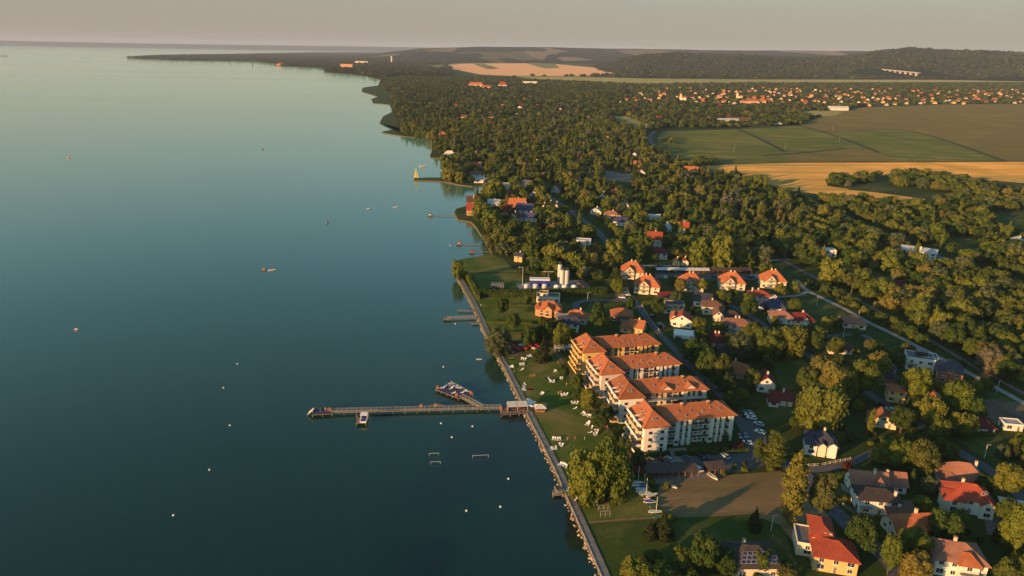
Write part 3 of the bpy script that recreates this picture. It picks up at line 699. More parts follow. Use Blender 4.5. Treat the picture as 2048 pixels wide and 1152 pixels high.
def roof_geo(mb, kind, cx, cy, w, d, h, rh, ov, m, wm=None):
    """adds a pitched roof over a w x d block centred at cx,cy with eaves at h; returns gable wall polygons"""
    T = .22; x0, x1, y0, y1 = cx - w / 2 - ov, cx + w / 2 + ov, cy - d / 2 - ov, cy + d / 2 + ov; z = h - .05; zt = h + rh
    if kind == 'flat':
        mb.box(x0 + ov - .05, x1 - ov + .05, y0 + ov - .05, y1 - ov + .05, h, h + .12, m)
        for a, b, c, e in ((x0 + ov - .1, x1 - ov + .1, y0 + ov - .1, y0 + ov + .15), (x0 + ov - .1, x1 - ov + .1, y1 - ov - .15, y1 - ov + .1), (x0 + ov - .1, x0 + ov + .15, y0 + ov + .15, y1 - ov - .15), (x1 - ov - .15, x1 - ov + .1, y0 + ov + .15, y1 - ov - .15)):
            mb.box(a, b, c, e, h, h + .45, wm or WHITE)
        return
    if kind == 'shed':
        mb.slab([(x0, y0, z), (x1, y0, z), (x1, y1, zt), (x0, y1, zt)], T, m); return
    if kind in ('hip', 'halfhip', 'pyr'):
        if w >= d:
            a = (d / 2 + ov) * (0.4 if kind == 'halfhip' else 1.0) if kind != 'pyr' else w / 2 + ov - .3
            ax, bx = x0 + a, x1 - a
            if kind == 'halfhip':
                zz = z + rh * .62; q = .62; ym0, ym1 = y0 + (cy - y0) * q, y1 + (cy - y1) * q
                mb.slab([(x0, y0, z), (x1, y0, z), (x1, ym0, zz), (bx, cy, zt), (ax, cy, zt), (x0, ym0, zz)], T, m)
                mb.slab([(x1, y1, z), (x0, y1, z), (x0, ym1, zz), (ax, cy, zt), (bx, cy, zt), (x1, ym1, zz)], T, m)
                mb.slab([(x0, ym1, zz), (x0, ym0, zz), (ax, cy, zt)], T, m); mb.slab([(x1, ym0, zz), (x1, ym1, zz), (bx, cy, zt)], T, m)
                return
            mb.slab([(x0, y0, z), (x1, y0, z), (bx, cy, zt), (ax, cy, zt)], T, m); mb.slab([(x1, y1, z), (x0, y1, z), (ax, cy, zt), (bx, cy, zt)], T, m)
            mb.slab([(x0, y1, z), (x0, y0, z), (ax, cy, zt)], T, m); mb.slab([(x1, y0, z), (x1, y1, z), (bx, cy, zt)], T, m)
            mb.bar((ax, cy, zt), (bx, cy, zt), .34, m, 6)
            for (ex, ey), rx in (((x0, y0), ax), ((x0, y1), ax), ((x1, y0), bx), ((x1, y1), bx)): mb.bar((ex, ey, z), (rx, cy, zt), .26, m, 5)
        else:
            a = d / 2 + ov - .3 if kind == 'pyr' else w / 2 + ov; ay, by = y0 + a, y1 - a
            mb.slab([(x0, y1, z), (x0, y0, z), (cx, ay, zt), (cx, by, zt)], T, m); mb.slab([(x1, y0, z), (x1, y1, z), (cx, by, zt), (cx, ay, zt)], T, m)
            mb.slab([(x0, y0, z), (x1, y0, z), (cx, ay, zt)], T, m); mb.slab([(x1, y1, z), (x0, y1, z), (cx, by, zt)], T, m)
            mb.bar((cx, ay, zt), (cx, by, zt), .34, m, 6)
            for (ex, ey), ry in (((x0, y0), ay), ((x1, y0), ay), ((x0, y1), by), ((x1, y1), by)): mb.bar((ex, ey, z), (cx, ry, zt), .26, m, 5)
        return
    if kind == 'gable':
        mb.slab([(x0, y0, z), (x1, y0, z), (x1, cy, zt), (x0, cy, zt)], T, m); mb.slab([(x1, y1, z), (x0, y1, z), (x0, cy, zt), (x1, cy, zt)], T, m)
        mb.bar((x0, cy, zt), (x1, cy, zt), .34, m, 6)
    else:
        mb.slab([(x0, y1, z), (x0, y0, z), (cx, y0, zt), (cx, y1, zt)], T, m); mb.slab([(x1, y0, z), (x1, y1, z), (cx, y1, zt), (cx, y0, zt)], T, m)
        mb.bar((cx, y0, zt), (cx, y1, zt), .34, m, 6)
def block(mb, kind, cx, cy, w, d, h, rh, m):
    mb.box(cx - w / 2, cx + w / 2, cy - d / 2, cy + d / 2, -.4, h, m)
    rr = rh * .93
    if kind == 'gable' or kind == 'halfhip':
        q = 1.0 if kind == 'gable' else .60
        for s in (-1, 1):
            x = cx + s * w / 2; xi = x - s * .25; t = rr * q; k = 1 - q; e = d / 2
            pts = [(x, cy - e, h), (x, cy - e * k, h + t), (x, cy + e * k, h + t), (x, cy + e, h)]
            pi = [(xi, a, b) for _, a, b in pts]; mb.add(pts + pi, [(0, 1, 2, 3), (7, 6, 5, 4), (0, 4, 5, 1), (1, 5, 6, 2), (2, 6, 7, 3)], m)
    elif kind == 'gabley':
        for s in (-1, 1):
            y = cy + s * d / 2; yi = y - s * .25
            pts = [(cx - w / 2, y, h), (cx, y, h + rr), (cx + w / 2, y, h)]; pi = [(a, yi, b) for a, _, b in pts]
            mb.add(pts + pi, [(0, 1, 2), (5, 4, 3), (0, 3, 4, 1), (1, 4, 5, 2)], m)
def place_win(t, me, x, y, z, face, nm=None):
    rz = {'f': 0, 'l': -math.pi / 2, 'r': math.pi / 2, 'b': math.pi}[face]
    return mo(nm or me.name.split('.')[0], me, t, (x, y, z), rz)
def wins(t, cx, cy, w, d, h, step=3.4, faces='flr', me=None, door=True, skip0=False):
    nf = max(1, int(round(h / 2.9)))
    for f in range(nf):
        if skip0 and f == 0: continue
        z = .95 + f * 2.85
        if z + 1.5 > h: z = max(.5, h - 1.9)
        for face in faces:
            L = w if face in 'fb' else d; k = max(1, int(L // step))
            for i in range(k):
                u = -L / 2 + (i + .5) * L / k; mm = me or (WINB if (i + f) % 3 == 0 else WIN); zz = z
                if door and f == 0 and face == 'f' and i == k // 2: mm = DOOR; zz = 0.05
                elif f == 0 and face == 'l' and i == 0: mm = FRENCH; zz = 0.1
                x, y = {'f': (cx + u, cy - d / 2 - .01), 'b': (cx + u, cy + d / 2 + .01), 'l': (cx - w / 2 - .01, cy + u), 'r': (cx + w / 2 + .01, cy + u)}[face]
                place_win(t, mm, x, y, zz, face)
HOUSES = []
def house(nm, where, px, rot, vols, group=None, chims=(), sky=(), balc=(), wstep=3.4, name='house', cat='house', windows=True, lod=0):
    """vols: (cx, cy, w, d, h, roof kind, roof rise, roof colour, wall colour); px: middle of the front wall foot"""
    gx, gy = G(*px); a = R(rot); d0 = vols[0][3]
    ox, oy = gx - math.sin(a) * d0 / 2, gy + math.cos(a) * d0 / 2
    t = empty(name, (ox, oy, 0), a); lab = nm + (' ' + where if where else '')
    tag(t, lab, cat, group)
    for i, (cx, cy_, w, d, h, k, rh, rc, wc) in enumerate(vols):
        mw = MB(); block(mw, k, cx, cy_, w, d, h, rh, WALLS[wc]); wl = mw.build('wall', t)
        mr = MB(); roof_geo(mr, k, cx, cy_, w, d, h, rh, .55 if k != 'flat' else 0, TILES[rc], WALLS[wc]); rf = mr.build('roof', t)
        if windows and w > 3: wins(t, cx, cy_, w, d, h, wstep, 'flr' if i == 0 else 'f', door=(i == 0))
        if k in ('gabley',) and w > 5 and windows: place_win(t, WIN, cx, cy_ - d / 2 - .01, h + .4, 'f')
        if k in ('gable', 'halfhip') and d > 5 and windows: place_win(t, WIN, cx - w / 2 - .01, cy_, h + .4, 'l')
    w, d, h, k, rh = vols[0][2:7]
    for (u, v) in chims:          # fractions of half width/depth on the main roof
        zz = h + rh * (1 - abs(v)) if k not in ('gabley',) else h + rh * (1 - abs(u))
        mo('chimney', CHIM, t, (u * w / 2, v * d / 2, zz))
    for (u, v) in sky:
        o = mo('skylight', SKYL, t, (u * w / 2, v * d / 2 - .3, h + rh * (1 - abs(v)) + .06)); o.rotation_euler = (math.atan2(rh, d / 2) * (1 if v < 0 else -1), 0, 0)
    for (x0, x1, y, z) in balc:
        b = MB(); b.box(x0, x1, y - 1.4, y, z - .15, z, CONC); b.build('balcony_slab', t)
        r = MB(); r.box(x0, x1, y - 1.4, y - 1.33, z + .85, z + .95, RAILM)
        for i in range(int((x1 - x0) / .5) + 1): r.box(x0 + i * .5, x0 + i * .5 + .05, y - 1.4, y - 1.34, z, z + .85, RAILM)
        r.build('balcony_railing', t)
    rad = max(math.hypot(v[0], v[1]) + max(v[2], v[3]) / 2 for v in vols)
    HOUSES.append((ox, oy, rad)); LANDMARKS.append((ox, oy, nm)); return t
V = lambda cx, cy, w, d, h, k, rh, rc, wc: (cx, cy, w, d, h, k, rh, rc, wc)
# lower right quarter
house('white L-shaped house with two white gables', 'beside the lower street', (1738, 992), -8, [V(0, 0, 12, 8, 3.2, 'gable', 4.2, 'salmon', 'white'), V(3, -2.2, 6.4, 6, 3.2, 'gabley', 3.8, 'salmon', 'white'), V(9, 2.5, 8, 7, 3.2, 'gable', 3.4, 'salmon', 'white')], chims=[(.3, -.1), (1.1, .3)])
house('white house with wide dark roof and fat white chimney', 'beside the lower street', (1757, 1030), -6, [V(0, 0, 13, 8, 5.6, 'hip', 2.0, 'dark', 'white'), V(6.0, -4.4, 9, 6, 3.0, 'shed', 1.4, 'brown', 'white')], chims=[(.75, -.5)], balc=[(-6.6, -3, -4, 2.9)])
house('single-storey white house under a tall orange hip roof', 'at the right end of the street', (1928, 980), -14, [V(0, 0, 14, 10, 3.1, 'hip', 5.0, 'salmon', 'white'), V(-5, -3.5, 5, 5, 3.1, 'pyr', 2.2, 'salmon', 'white')], chims=[(.6, .2)])
house('white villa with dark red roof and rounded bay', 'below the tall orange roof', (1936, 1028), -16, [V(0, 0, 13, 9, 5.4, 'hip', 3.6, 'red', 'white'), V(4.6, -4.2, 4, 4, 5.2, 'gabley', 1.8, 'red', 'white'), V(-5.0, -2.4, 6, 6, 5.0, 'pyr', 2.0, 'red', 'cream')], chims=[(-.3, .1)], sky=[(.55, -.5), (.7, -.4)])
house('cream cottage with bright orange half-hip roof', 'half hidden by a tree', (1838, 1084), 4, [V(0, 0, 15, 9, 2.9, 'halfhip', 4.6, 'orange', 'cream'), V(1.0, -2.6, 2.0, 5.4, 2.9, 'gabley', 2.4, 'orange', 'cream')], chims=[(.05, .05)])
house('large house with bright red stepped roof and terrace', 'at the bottom of the street', (1668, 1147), -14, [V(0, 0, 12, 10, 5.2, 'hip', 2.6, 'red', 'ochre'), V(-2.6, 7.5, 6.2, 10, 6.6, 'hip', 2.2, 'red', 'ochre'), V(-7.0, 5.2, 6.0, 9, 4.4, 'flat', 0, 'grey', 'cream')], chims=[(-.35, .75), (-.1, .7)])
solar_h = house('cream house with dark hip roof carrying solar panels', 'at the bottom edge', (1514, 1157), 2, [V(0, 0, 13.5, 11, 4.0, 'hip', 3.2, 'dark', 'cream')], chims=[(-.25, .55)])
for i in range(3):
    for j in range(7 - (i == 2) * 2):
        s = MB(); s.box(-.72, .72, -.5, .5, 0, .06, METAL); s.box(-.66, .66, -.44, .44, .05, .075, DBLUE)
        yy = -4.4 + i * 1.12; o = s.build('solar_panel', solar_h, (-4.2 + j * 1.5 + i * .55, yy, 4.0 + (yy + 6.05) * 3.2 / 6.05 + .08)); o.rotation_euler = (math.atan2(3.2, 6.05), 0, 0)
house('white two-storey villa with orange-brown hip roof and curved balcony', 'at the bottom right corner', (1916, 1156), -12, [V(0, 0, 14, 10, 5.6, 'hip', 3.2, 'salmon', 'white'), V(1.8, -3.6, 5.4, 5, 5.6, 'pyr', 2.6, 'orange', 'white')], chims=[(-.1, .1)], balc=[(-.6, 6, -6, 2.9)])
house('white villa with dark slate roof and many small dormers', 'behind the roadside poplars', (1641, 911), -16, [V(0, 0, 11, 9, 4.6, 'hip', 3.6, 'slate', 'white'), V(-3.8, -3.2, 4, 4.5, 4.8, 'pyr', 2.4, 'slate', 'white'), V(3.6, -3.4, 3, 4, 5.2, 'gabley', 1.4, 'slate', 'white'), V(0, -4.0, 2.6, 3, 4.8, 'gabley', 1.3, 'slate', 'cream')], chims=[(.15, .1)])
house('long low white house with brown-red roof', 'beside the dark lawn on the right', (1951, 868), -6, [V(0, 0, 14, 8, 3.0, 'hip', 3.2, 'maroon', 'white')])
house('small flat-roofed white hut', 'at the right edge', (2026, 862), -8, [V(0, 0, 7, 5, 2.8, 'flat', 0, 'white', 'white')], name='hut', cat='hut')
house('flat-roofed building with pale blue-grey roof', 'cut off by the right edge', (2050, 1052), -20, [V(0, 0, 12, 8, 3.2, 'shed', 1.0, 'white', 'cream')])
house('white gabled cottage with sunlit orange roof', 'next to two parked cars', (1764, 856), -18, [V(0, 0, 10, 7, 3.0, 'gabley', 3.0, 'terra', 'cream'), V(3.5, 2, 9, 6, 3.0, 'gable', 2.6, 'terra', 'white')])
house('orange-roofed house with pale gable', 'between two tall trees', (1866, 822), -20, [V(0, 0, 8, 8, 3.6, 'gabley', 3.2, 'orange', 'cream')])
house('narrow house with a wall glowing yellow in the sun', 'behind a tree near the street', (1790, 806), -20, [V(0, 0, 7, 7, 5.6, 'hip', 1.6, 'terra', 'yellow')])
house('house with two stacked navy slate roofs', 'left of the white cube house', (1773, 772), -16, [V(0, 0, 8, 7, 4.2, 'hip', 1.8, 'slate', 'brick'), V(0.6, 6.6, 8, 6, 5.6, 'hip', 2.2, 'slate', 'cream')])
wc = house('white cube-shaped modern house with flat roof', 'above the concrete road', (1838, 742), -20, [V(0, 0, 12, 9, 6.2, 'flat', 0, 'grey', 'white'), V(4.4, 2.4, 7, 7, 6.0, 'flat', 0, 'grey', 'white')], wstep=4.0, balc=[(-5.6, -1.5, -4.5, 3.1)])
mb = MB(); mb.box(-1.5, 2.8, -1, 3.2, 6.3, 8.6, DARK); mb.box(-1.8, 3.1, -1.3, 3.5, 8.6, 8.8, TILES['grey']); mb.build('penthouse', wc)
house('brick-red two-storey house with long navy gable roof', 'right of the white cube house', (1896, 768), -30, [V(0, 0, 10, 12, 5.4, 'gabley', 2.6, 'slate', 'brick')], wstep=3.6)
house('tall white house with maroon gable roof and two gable windows', 'on the meadow', (1531, 785), -12, [V(0, 0, 7.6, 9, 4.2, 'gabley', 3.6, 'maroon', 'white')], chims=[(.1, -.3)])
house('low white bungalow with maroon roof', 'near the car park', (1562, 812), -10, [V(0, 0, 9, 7, 2.9, 'gable', 2.8, 'maroon', 'white'), V(-3.5, -2.8, 4, 5, 2.6, 'shed', 1.4, 'maroon', 'white')], chims=[(.2, -.1)])
house('bungalow with broad orange-brown hip roof', 'right of the second apartment block', (1470, 757), -14, [V(0, 0, 13, 10, 2.9, 'hip', 3.6, 'terra', 'ochre')], chims=[(-.05, .1)])
house('long ochre bungalow under a dark red hip roof', 'right of the street bend', (1424, 694), -8, [V(0, 0, 15, 8, 2.9, 'hip', 3.2, 'maroon', 'ochre')], chims=[(.2, .1), (.45, .1)])
house('low house with grey slate roof', 'just below the long dark red roof', (1462, 714), -14, [V(0, 0, 13, 9, 2.8, 'hip', 2.8, 'dark', 'brown')])
house('brown-roofed house with white arched gable', 'between two big trees', (1681, 708), -8, [V(0, 0, 11, 8, 2.8, 'hip', 3.8, 'brown', 'cream'), V(-3.6, -2.8, 4.4, 4, 3.2, 'gabley', 2.8, 'brown', 'cream')])
house('pale house with dusty pink hip roof', 'beside the concrete road', (1706, 657), -14, [V(0, 0, 12, 9, 3.0, 'hip', 3.0, 'salmon', 'pink'), V(3.8, -3, 5, 5, 3, 'hip', 1.8, 'salmon', 'cream')])
house('white house with pale brown hip roof', 'behind the big yellow-green trees', (1562, 648), -8, [V(0, 0, 12, 8, 4.2, 'hip', 2.4, 'salmon', 'white')])
house('maroon-roofed house with round white dormer', 'behind the big yellow-green trees', (1602, 650), -6, [V(0, 0, 14, 8, 2.8, 'hip', 3.2, 'maroon', 'cream'), V(2.0, -2.8, 2.6, 3, 3.6, 'gabley', 1.4, 'maroon', 'white')], chims=[(.2, .1)])
house('pinkish two-storey house with wide brown-pink roof and balconies', 'above the willow', (1474, 668), -8, [V(0, 0, 15, 9, 5.2, 'hip', 2.2, 'salmon', 'pink')], chims=[(-.1, .2), (.15, .2)], balc=[(-7, -2.5, -4.5, 2.8)])
house('modern house with bright red hip roof and glazed terrace', 'in front of the rightmost villa', (1519, 607), -6, [V(0, 0, 12, 8, 5.0, 'hip', 2.2, 'red', 'pink'), V(5.6, -2.5, 8, 3, 4.6, 'flat', 0, 'white', 'pink')], chims=[(-.7, .1), (-.1, .2)])
house('house with blue slate roof', 'below the bright red roof', (1549, 624), -18, [V(0, 0, 12, 10, 2.8, 'hip', 4.2, 'blue', 'white'), V(-6, -1, 6, 6, 2.6, 'hip', 2.0, 'slate', 'white')], chims=[(-.1, -.1)])
house('white house with navy slate gable', 'right of the second villa', (1404, 614), -14, [V(0, 0, 10, 10, 3.6, 'gable', 3.6, 'slate', 'white'), V(4.4, 2, 7, 8, 3.6, 'hip', 3.0, 'slate', 'white')])
house('white two-storey house with light brown hip roof', 'in front of the navy gable', (1426, 630), -10, [V(0, 0, 12, 9, 5.0, 'hip', 2.4, 'brown', 'cream')], chims=[(-.1, .3)])
house('cream house with brown domed gable', 'in the middle of the gardens', (1436, 643), -12, [V(0, 0, 5.5, 8, 3.6, 'gabley', 2.8, 'brown', 'cream'), V(7.0, 2, 12, 8, 2.6, 'hip', 2.6, 'dark', 'cream')])
house('small pale house with maroon hip roof', 'left of the villas hedge', (1335, 603), -6, [V(0, 0, 11, 7, 3.0, 'hip', 2.2, 'maroon', 'cream')])
house('flat-roofed house with pale blue-grey roof', 'behind the white gabled house', (1349, 625), -4, [V(0, 0, 11, 7, 4.6, 'flat', 0, 'blue', 'ochre'), V(-4, -4.0, 5, 4, 2.5, 'flat', 0, 'blue', 'cream')])
house('white house with sunlit orange-red roof and broad white gable', 'beside the street', (1362, 655), -16, [V(0, 0, 11, 8.5, 4.2, 'gabley', 3.4, 'red', 'white'), V(-4.4, 1.5, 4, 8, 4.2, 'gabley', 2.2, 'orange', 'white')])
house('brown house with reddish brown hip roof', 'inside the road loop', (1243, 644), -6, [V(0, 0, 12, 9, 3.6, 'hip', 3.2, 'terra', 'brown')])
house('cream house with sunlit wall and brown sloping roof', 'behind the rear apartment block', (1270, 667), -24, [V(0, 0, 8, 8, 3.4, 'gable', 3.2, 'terra', 'yellow'), V(-5, -2, 6, 7, 2.6, 'shed', 2.0, 'terra', 'ochre')], chims=[(.2, .2)])
# lakeside gardens left of the street
house('orange stone house with many-gabled orange roof', 'in the lakeside garden', (1098, 634), -4, [V(0, 0, 13, 9, 4.6, 'hip', 3.6, 'orange', 'orange'), V(-1, -3.4, 5, 5, 4.8, 'gabley', 2.8, 'orange', 'orange'), V(-6.0, 0, 4, 6, 4.2, 'gabley', 2.2, 'orange', 'orange'), V(4.8, -2.6, 4, 4, 4.0, 'pyr', 2.0, 'orange', 'orange')])
house('modern house with green glass roof terrace', 'behind the many-gabled orange house', (1096, 606), -3, [V(0, 0, 14, 8, 3.6, 'flat', 0, 'green', 'cream'), V(-2.5, .5, 5, 5, 5.2, 'flat', 0, 'terra', 'cream')])
house('pale house with sunlit orange hip roof and white chimney', 'right of the many-gabled orange house', (1152, 648), -14, [V(0, 0, 11, 8, 4.0, 'hip', 3.0, 'orange', 'cream')], chims=[(.3, .1)])
house('white house with dark navy roof and balcony', 'above the beach bar', (1136, 664), -8, [V(0, 0, 11, 8, 5.0, 'halfhip', 2.8, 'slate', 'white'), V(-4, 4.5, 6, 4, 5.0, 'gable', 2.4, 'grey', 'orange')], sky=[(-.2, -.5), (.35, -.5)])
# five villas in a row
vg = 'sunlit orange-roofed villas in a row'
for i, (px, rot, ex) in enumerate([((1263, 558), -12, 'farthest left and behind its neighbour'), ((1292, 588), -12, 'largest of the row, beside the street'), ((1380, 583), -8, 'second from the left of the front row'), ((1463, 581), -8, 'third from the left of the front row'), ((1545, 577), -8, 'farthest right, beside the concrete road')]):
    house('villa with steep orange roof and front gable', ex, px, rot, [V(0, 0, 15, 10, 5.4, 'hip', 5.4, 'orange', 'cream'), V(-1.6, -3.4, 6.4, 5.5, 5.6, 'gabley', 3.4, 'orange', 'cream'), V(5.6, -2.2, 5, 6, 5.0, 'hip', 3.0, 'orange', 'cream')],
          chims=[(-.12, .05), (.2, .12)], sky=[(-.5, -.55), (.35, -.6)], balc=[(-4.4, 1.2, -6.2, 2.7), (-4.4, 1.2, -6.2, 5.3)], group=vg, name='villa', cat='villa')
# middle distance, along the lake
mid = [  # phrase, where, px, rot, w, d, h, kind, rh, roof, wall
 ('white and orange boathouse', 'on the small harbour point', (884, 276), 0, 16, 11, 5, 'hip', 5, 'terra', 'white'),
 ('low white tent-roofed house', 'on the shore by a small jetty', (898, 314), -4, 20, 12, 3, 'hip', 6, 'white', 'white'),
 ('small pink summer house', 'among trees above the harbour point', (917, 278), 0, 10, 8, 5, 'gable', 4, 'salmon', 'pink'),
 ('two-storey pale house with dark roof', 'behind the reedy point', (953, 357), 0, 24, 12, 5, 'hip', 4, 'brown', 'white'),
 ('long low white boathouse', 'at the water behind the reedy point', (963, 366), 0, 20, 8, 3.5, 'shed', 1.5, 'white', 'white'),
 ('sunlit cream flat-roofed house', 'at the bay', (1007, 379), 0, 15, 10, 5.5, 'flat', 0, 'white', 'cream'),
 ('white house with grey monopitch roof', 'among lakeside trees', (1046, 378), -30, 13, 12, 5, 'shed', 4, 'grey', 'white'),
 ('cream house with red roof', 'near the bay', (1014, 396), -5, 13, 9, 4, 'gable', 4, 'red', 'cream'),
 ('big red-roofed house with two dormers', 'near the lake road', (1033, 421), -10, 18, 12, 4, 'gable', 8, 'orange', 'ochre'),
 ('maroon-roofed cottage', 'left of the cream gables', (1067, 397), -10, 12, 9, 4, 'gabley', 4.5, 'maroon', 'pink'),
 ('dark-roofed house', 'on the small wooded point', (946, 416), 4, 14, 9, 6, 'shed', 5, 'brown', 'brown'),
 ('red-roofed boathouse with sunlit wall', 'on the small wooded point', (944, 431), 4, 11, 10, 5, 'gable', 6, 'red', 'orange'),
 ('white house half hidden by trees', 'behind the wooded point', (988, 417), 0, 14, 9, 5, 'shed', 3, 'white', 'white'),
 ('narrow maroon-roofed house', 'among the lakeside trees', (1016, 432), 0, 9, 9, 5, 'gable', 6, 'maroon', 'brick'),
 ('white gabled house with maroon side roof', 'among the lakeside trees', (1025, 444), -30, 12, 9, 4, 'gabley', 5, 'maroon', 'white'),
 ('house with dark navy monopitch roof', 'beside the big red roof', (1047, 429), -15, 18, 12, 4.5, 'gable', 6, 'blue', 'cream'),
 ('white house with blue-grey roof', 'below the navy roof', (1058, 443), -15, 16, 10, 3.5, 'gable', 4.5, 'blue', 'white'),
 ('leftmost of three small houses with cream gables', '', (1086, 427), -12, 8, 10, 4, 'gabley', 5.5, 'terra', 'cream'),
 ('middle one of three small houses with cream gables', '', (1099, 421), -12, 7, 9, 4, 'gabley', 5, 'terra', 'white'),
 ('rightmost of three small houses with cream gables', '', (1111, 425), -12, 8, 10, 4, 'gabley', 5.5, 'terra', 'cream'),
 ('white gabled shed', 'right of the lake road', (1191, 429), -20, 12, 8, 3, 'gabley', 3.5, 'white', 'white'),
 ('ochre block house with orange roof', 'right of the lake road', (1221, 440), -25, 16, 9, 5, 'hip', 3, 'salmon', 'yellow'),
 ('white house with blue roof', 'right of the lake road', (1236, 452), -15, 18, 9, 4, 'gable', 4, 'blue', 'white'),
 ('pink gabled cottage', 'in the trees right of the lake road', (1204, 402), -20, 10, 9, 4, 'gabley', 5, 'maroon', 'pink'),
 ('red-roofed cottage with white gable', 'in the trees right of the lake road', (1228, 396), -20, 12, 9, 4, 'gable', 5, 'red', 'white'),
 ('pink house with red roof', 'in the trees farther right', (1247, 420), -20, 11, 9, 5, 'gabley', 4, 'terra', 'pink'),
 ('white three-storey guest house with flat roof', 'between tall trees', (1166, 502), -8, 13, 8, 8, 'flat', 0, 'white', 'white'),
 ('small yellowish lakeside hut', 'behind the green spit', (1000, 500), 0, 5, 4, 2.6, 'gable', 1, 'salmon', 'cream'),
 ('yellow two-storey house with dark roof', 'at the green spit', (1036, 524), -20, 7, 8, 4.4, 'gable', 2.0, 'slate', 'ochre'),
 ('grey garage block', 'left of the top villa', (1190, 527), -4, 9, 7, 4, 'shed', 1.5, 'grey', 'grey'),
 ('small red-roofed cottage', 'left of the white guest house', (1131, 503), -10, 8, 7, 3, 'hip', 3, 'red', 'brick'),
 ('cottage with pale gable', 'in the trees by the lake road', (1131, 446), -10, 9, 8, 4, 'gabley', 4, 'brown', 'cream'),
 ('tall house with red upper roof', 'left of the round trees', (1308, 496), -8, 13, 9, 7, 'gable', 6, 'red', 'cream'),
 ('white house with maroon roof', 'left of the round trees', (1317, 519), -8, 14, 9, 5, 'hip', 4, 'maroon', 'white'),
 ('small white house with red roof', 'in dark trees', (1366, 470), -8, 10, 9, 6, 'gable', 5, 'red', 'white'),
 ('white gabled cottage', 'in dark trees', (1328, 470), -30, 9, 10, 5, 'gabley', 5, 'white', 'white'),
 ('white flat-roofed bungalow', 'in dark trees', (1306, 440), -10, 16, 9, 3.5, 'flat', 0, 'white', 'white'),
 ('farmhouse with red roof', 'at the edge of the wheat field', (1379, 347), -25, 22, 12, 4, 'gable', 5, 'terra', 'cream'),
 ('white workshop with flat grey roof', 'in the wood behind the villas', (1648, 514), -4, 20, 9, 5, 'flat', 0, 'white', 'white'),
 ('small hut with ochre roof', 'behind the villas', (1352, 532), -20, 6, 6, 3, 'gabley', 2.5, 'brown', 'yellow'),
 ('small hut with red roof', 'behind the villas', (1369, 532), -10, 6, 6, 3, 'gabley', 2.8, 'red', 'cream'),
 ('long low shed with brown-red roof', 'at the dirt yard', (1786, 580), -4, 22, 9, 3.5, 'gable', 2.5, 'maroon', 'ochre'),
 ('long white hall with pale roof', 'beside the highway', (1834, 516), -32, 28, 10, 5, 'shed', 2, 'white', 'white'),
 ('white greenhouse', 'near the right edge', (2035, 500), -30, 12, 16, 6, 'gabley', 3, 'white', 'white'),
 ('long orange-roofed manor', 'in the far woods', (951, 174), 0, 60, 16, 9, 'hip', 9, 'orange', 'cream'),
 ('lower wing of the manor with orange roof', 'in the far woods', (972, 178), -10, 45, 14, 7, 'hip', 7, 'orange', 'cream'),
 ('pink house with tower', 'in the far woods', (1005, 175), 0, 34, 18, 10, 'hip', 12, 'red', 'pink'),
 ('long white block', 'at the foot of the stubble field', (1060, 169), 0, 62, 16, 12, 'flat', 0, 'white', 'white'),
 ('tall sunlit hotel block', 'on the far wooded cape', (693, 139), 0, 80, 30, 34, 'flat', 0, 'salmon', 'orange'),
 ('wide white hotel', 'behind the far wooded cape', (723, 129), 0, 110, 30, 26, 'flat', 0, 'white', 'cream'),
 ('long sunlit terrace house', 'above the far cape', (768, 137), -50, 90, 20, 9, 'gable', 9, 'orange', 'orange'),
 ('low sunlit house', 'at the tip of the second cape', (560, 131), 0, 60, 24, 9, 'hip', 9, 'terra', 'orange'),
 ('long white factory hall', 'at the left end of the green maize', (1458, 248), 0, 42, 18, 7, 'gable', 4, 'white', 'white'),
 ('brown-roofed barn', 'behind the white factory hall', (1480, 245), 0, 50, 18, 6, 'gable', 5, 'brown', 'brown'),
 ('low blue-white shed', 'beside the farm road', (1512, 252), 0, 40, 15, 4, 'shed', 2, 'white', 'white'),
 ('second low white shed', 'beside the farm road', (1545, 249), -6, 40, 14, 4, 'shed', 2, 'white', 'white'),
 ('small white hall', 'in front of the village', (1678, 221), -4, 50, 18, 7, 'gable', 4, 'white', 'white'),
]
for nm, wh, px, rot, w, d, h, k, rh, rc, wcl in mid:
    sc_ = 1.0 if px[1] < 300 else 0.86
    house(nm, wh, px, rot, [V(0, 0, w * sc_, d * sc_, h, k, rh * sc_, rc, wcl)], wstep=(4 if px[1] > 380 else 6), windows=px[1] > 200, chims=[(.1, .1)] if px[1] > 380 and k != 'flat' else [])
house('many-coloured orange block with tall roofs', 'in the middle of the village', (1505, 207), -4, [V(0, 0, 40, 20, 7, 'hip', 7, 'terra', 'salmon'), V(32, 8, 20, 16, 8, 'hip', 9, 'terra', 'ochre'), V(-26, -4, 18, 14, 6, 'hip', 5, 'orange', 'salmon')], windows=False)
# churches
for px, ex in (((1361, 200), 'on the left side of the village'), ((1474, 197), 'near the middle of the village')):
    gx, gy = G(*px); t = empty('church', (gx, gy, 0), R(-20)); t.scale = (.62, .62, .62); tag(t, 'white church with steep-capped tower ' + ex, 'church')
    m = MB(); m.box(-5, 5, -5, 5, 0, 28, WALLS['cream']); m.build('tower', t)
    m = MB(); roof_geo(m, 'pyr', 0, 0, 10, 10, 28, 12, .5, TILES['terra']); m.build('spire', t)
    m = MB(); block(m, 'gable', 17, 0, 24, 13, 11, 7, WALLS['cream']); m.build('nave', t)
    m = MB(); roof_geo(m, 'gable', 17, 0, 24, 13, 11, 7, .5, TILES['terra']); m.build('roof', t)
    for s in (1, -1): place_win(t, WINB, s * 1.6, -5.02, 21, 'f')
    HOUSES.append((gx, gy, 20))
gx, gy = G(784, 128); t = empty('tower', (gx, gy, 0)); tag(t, 'pale lookout tower rising from the far woods', 'tower')
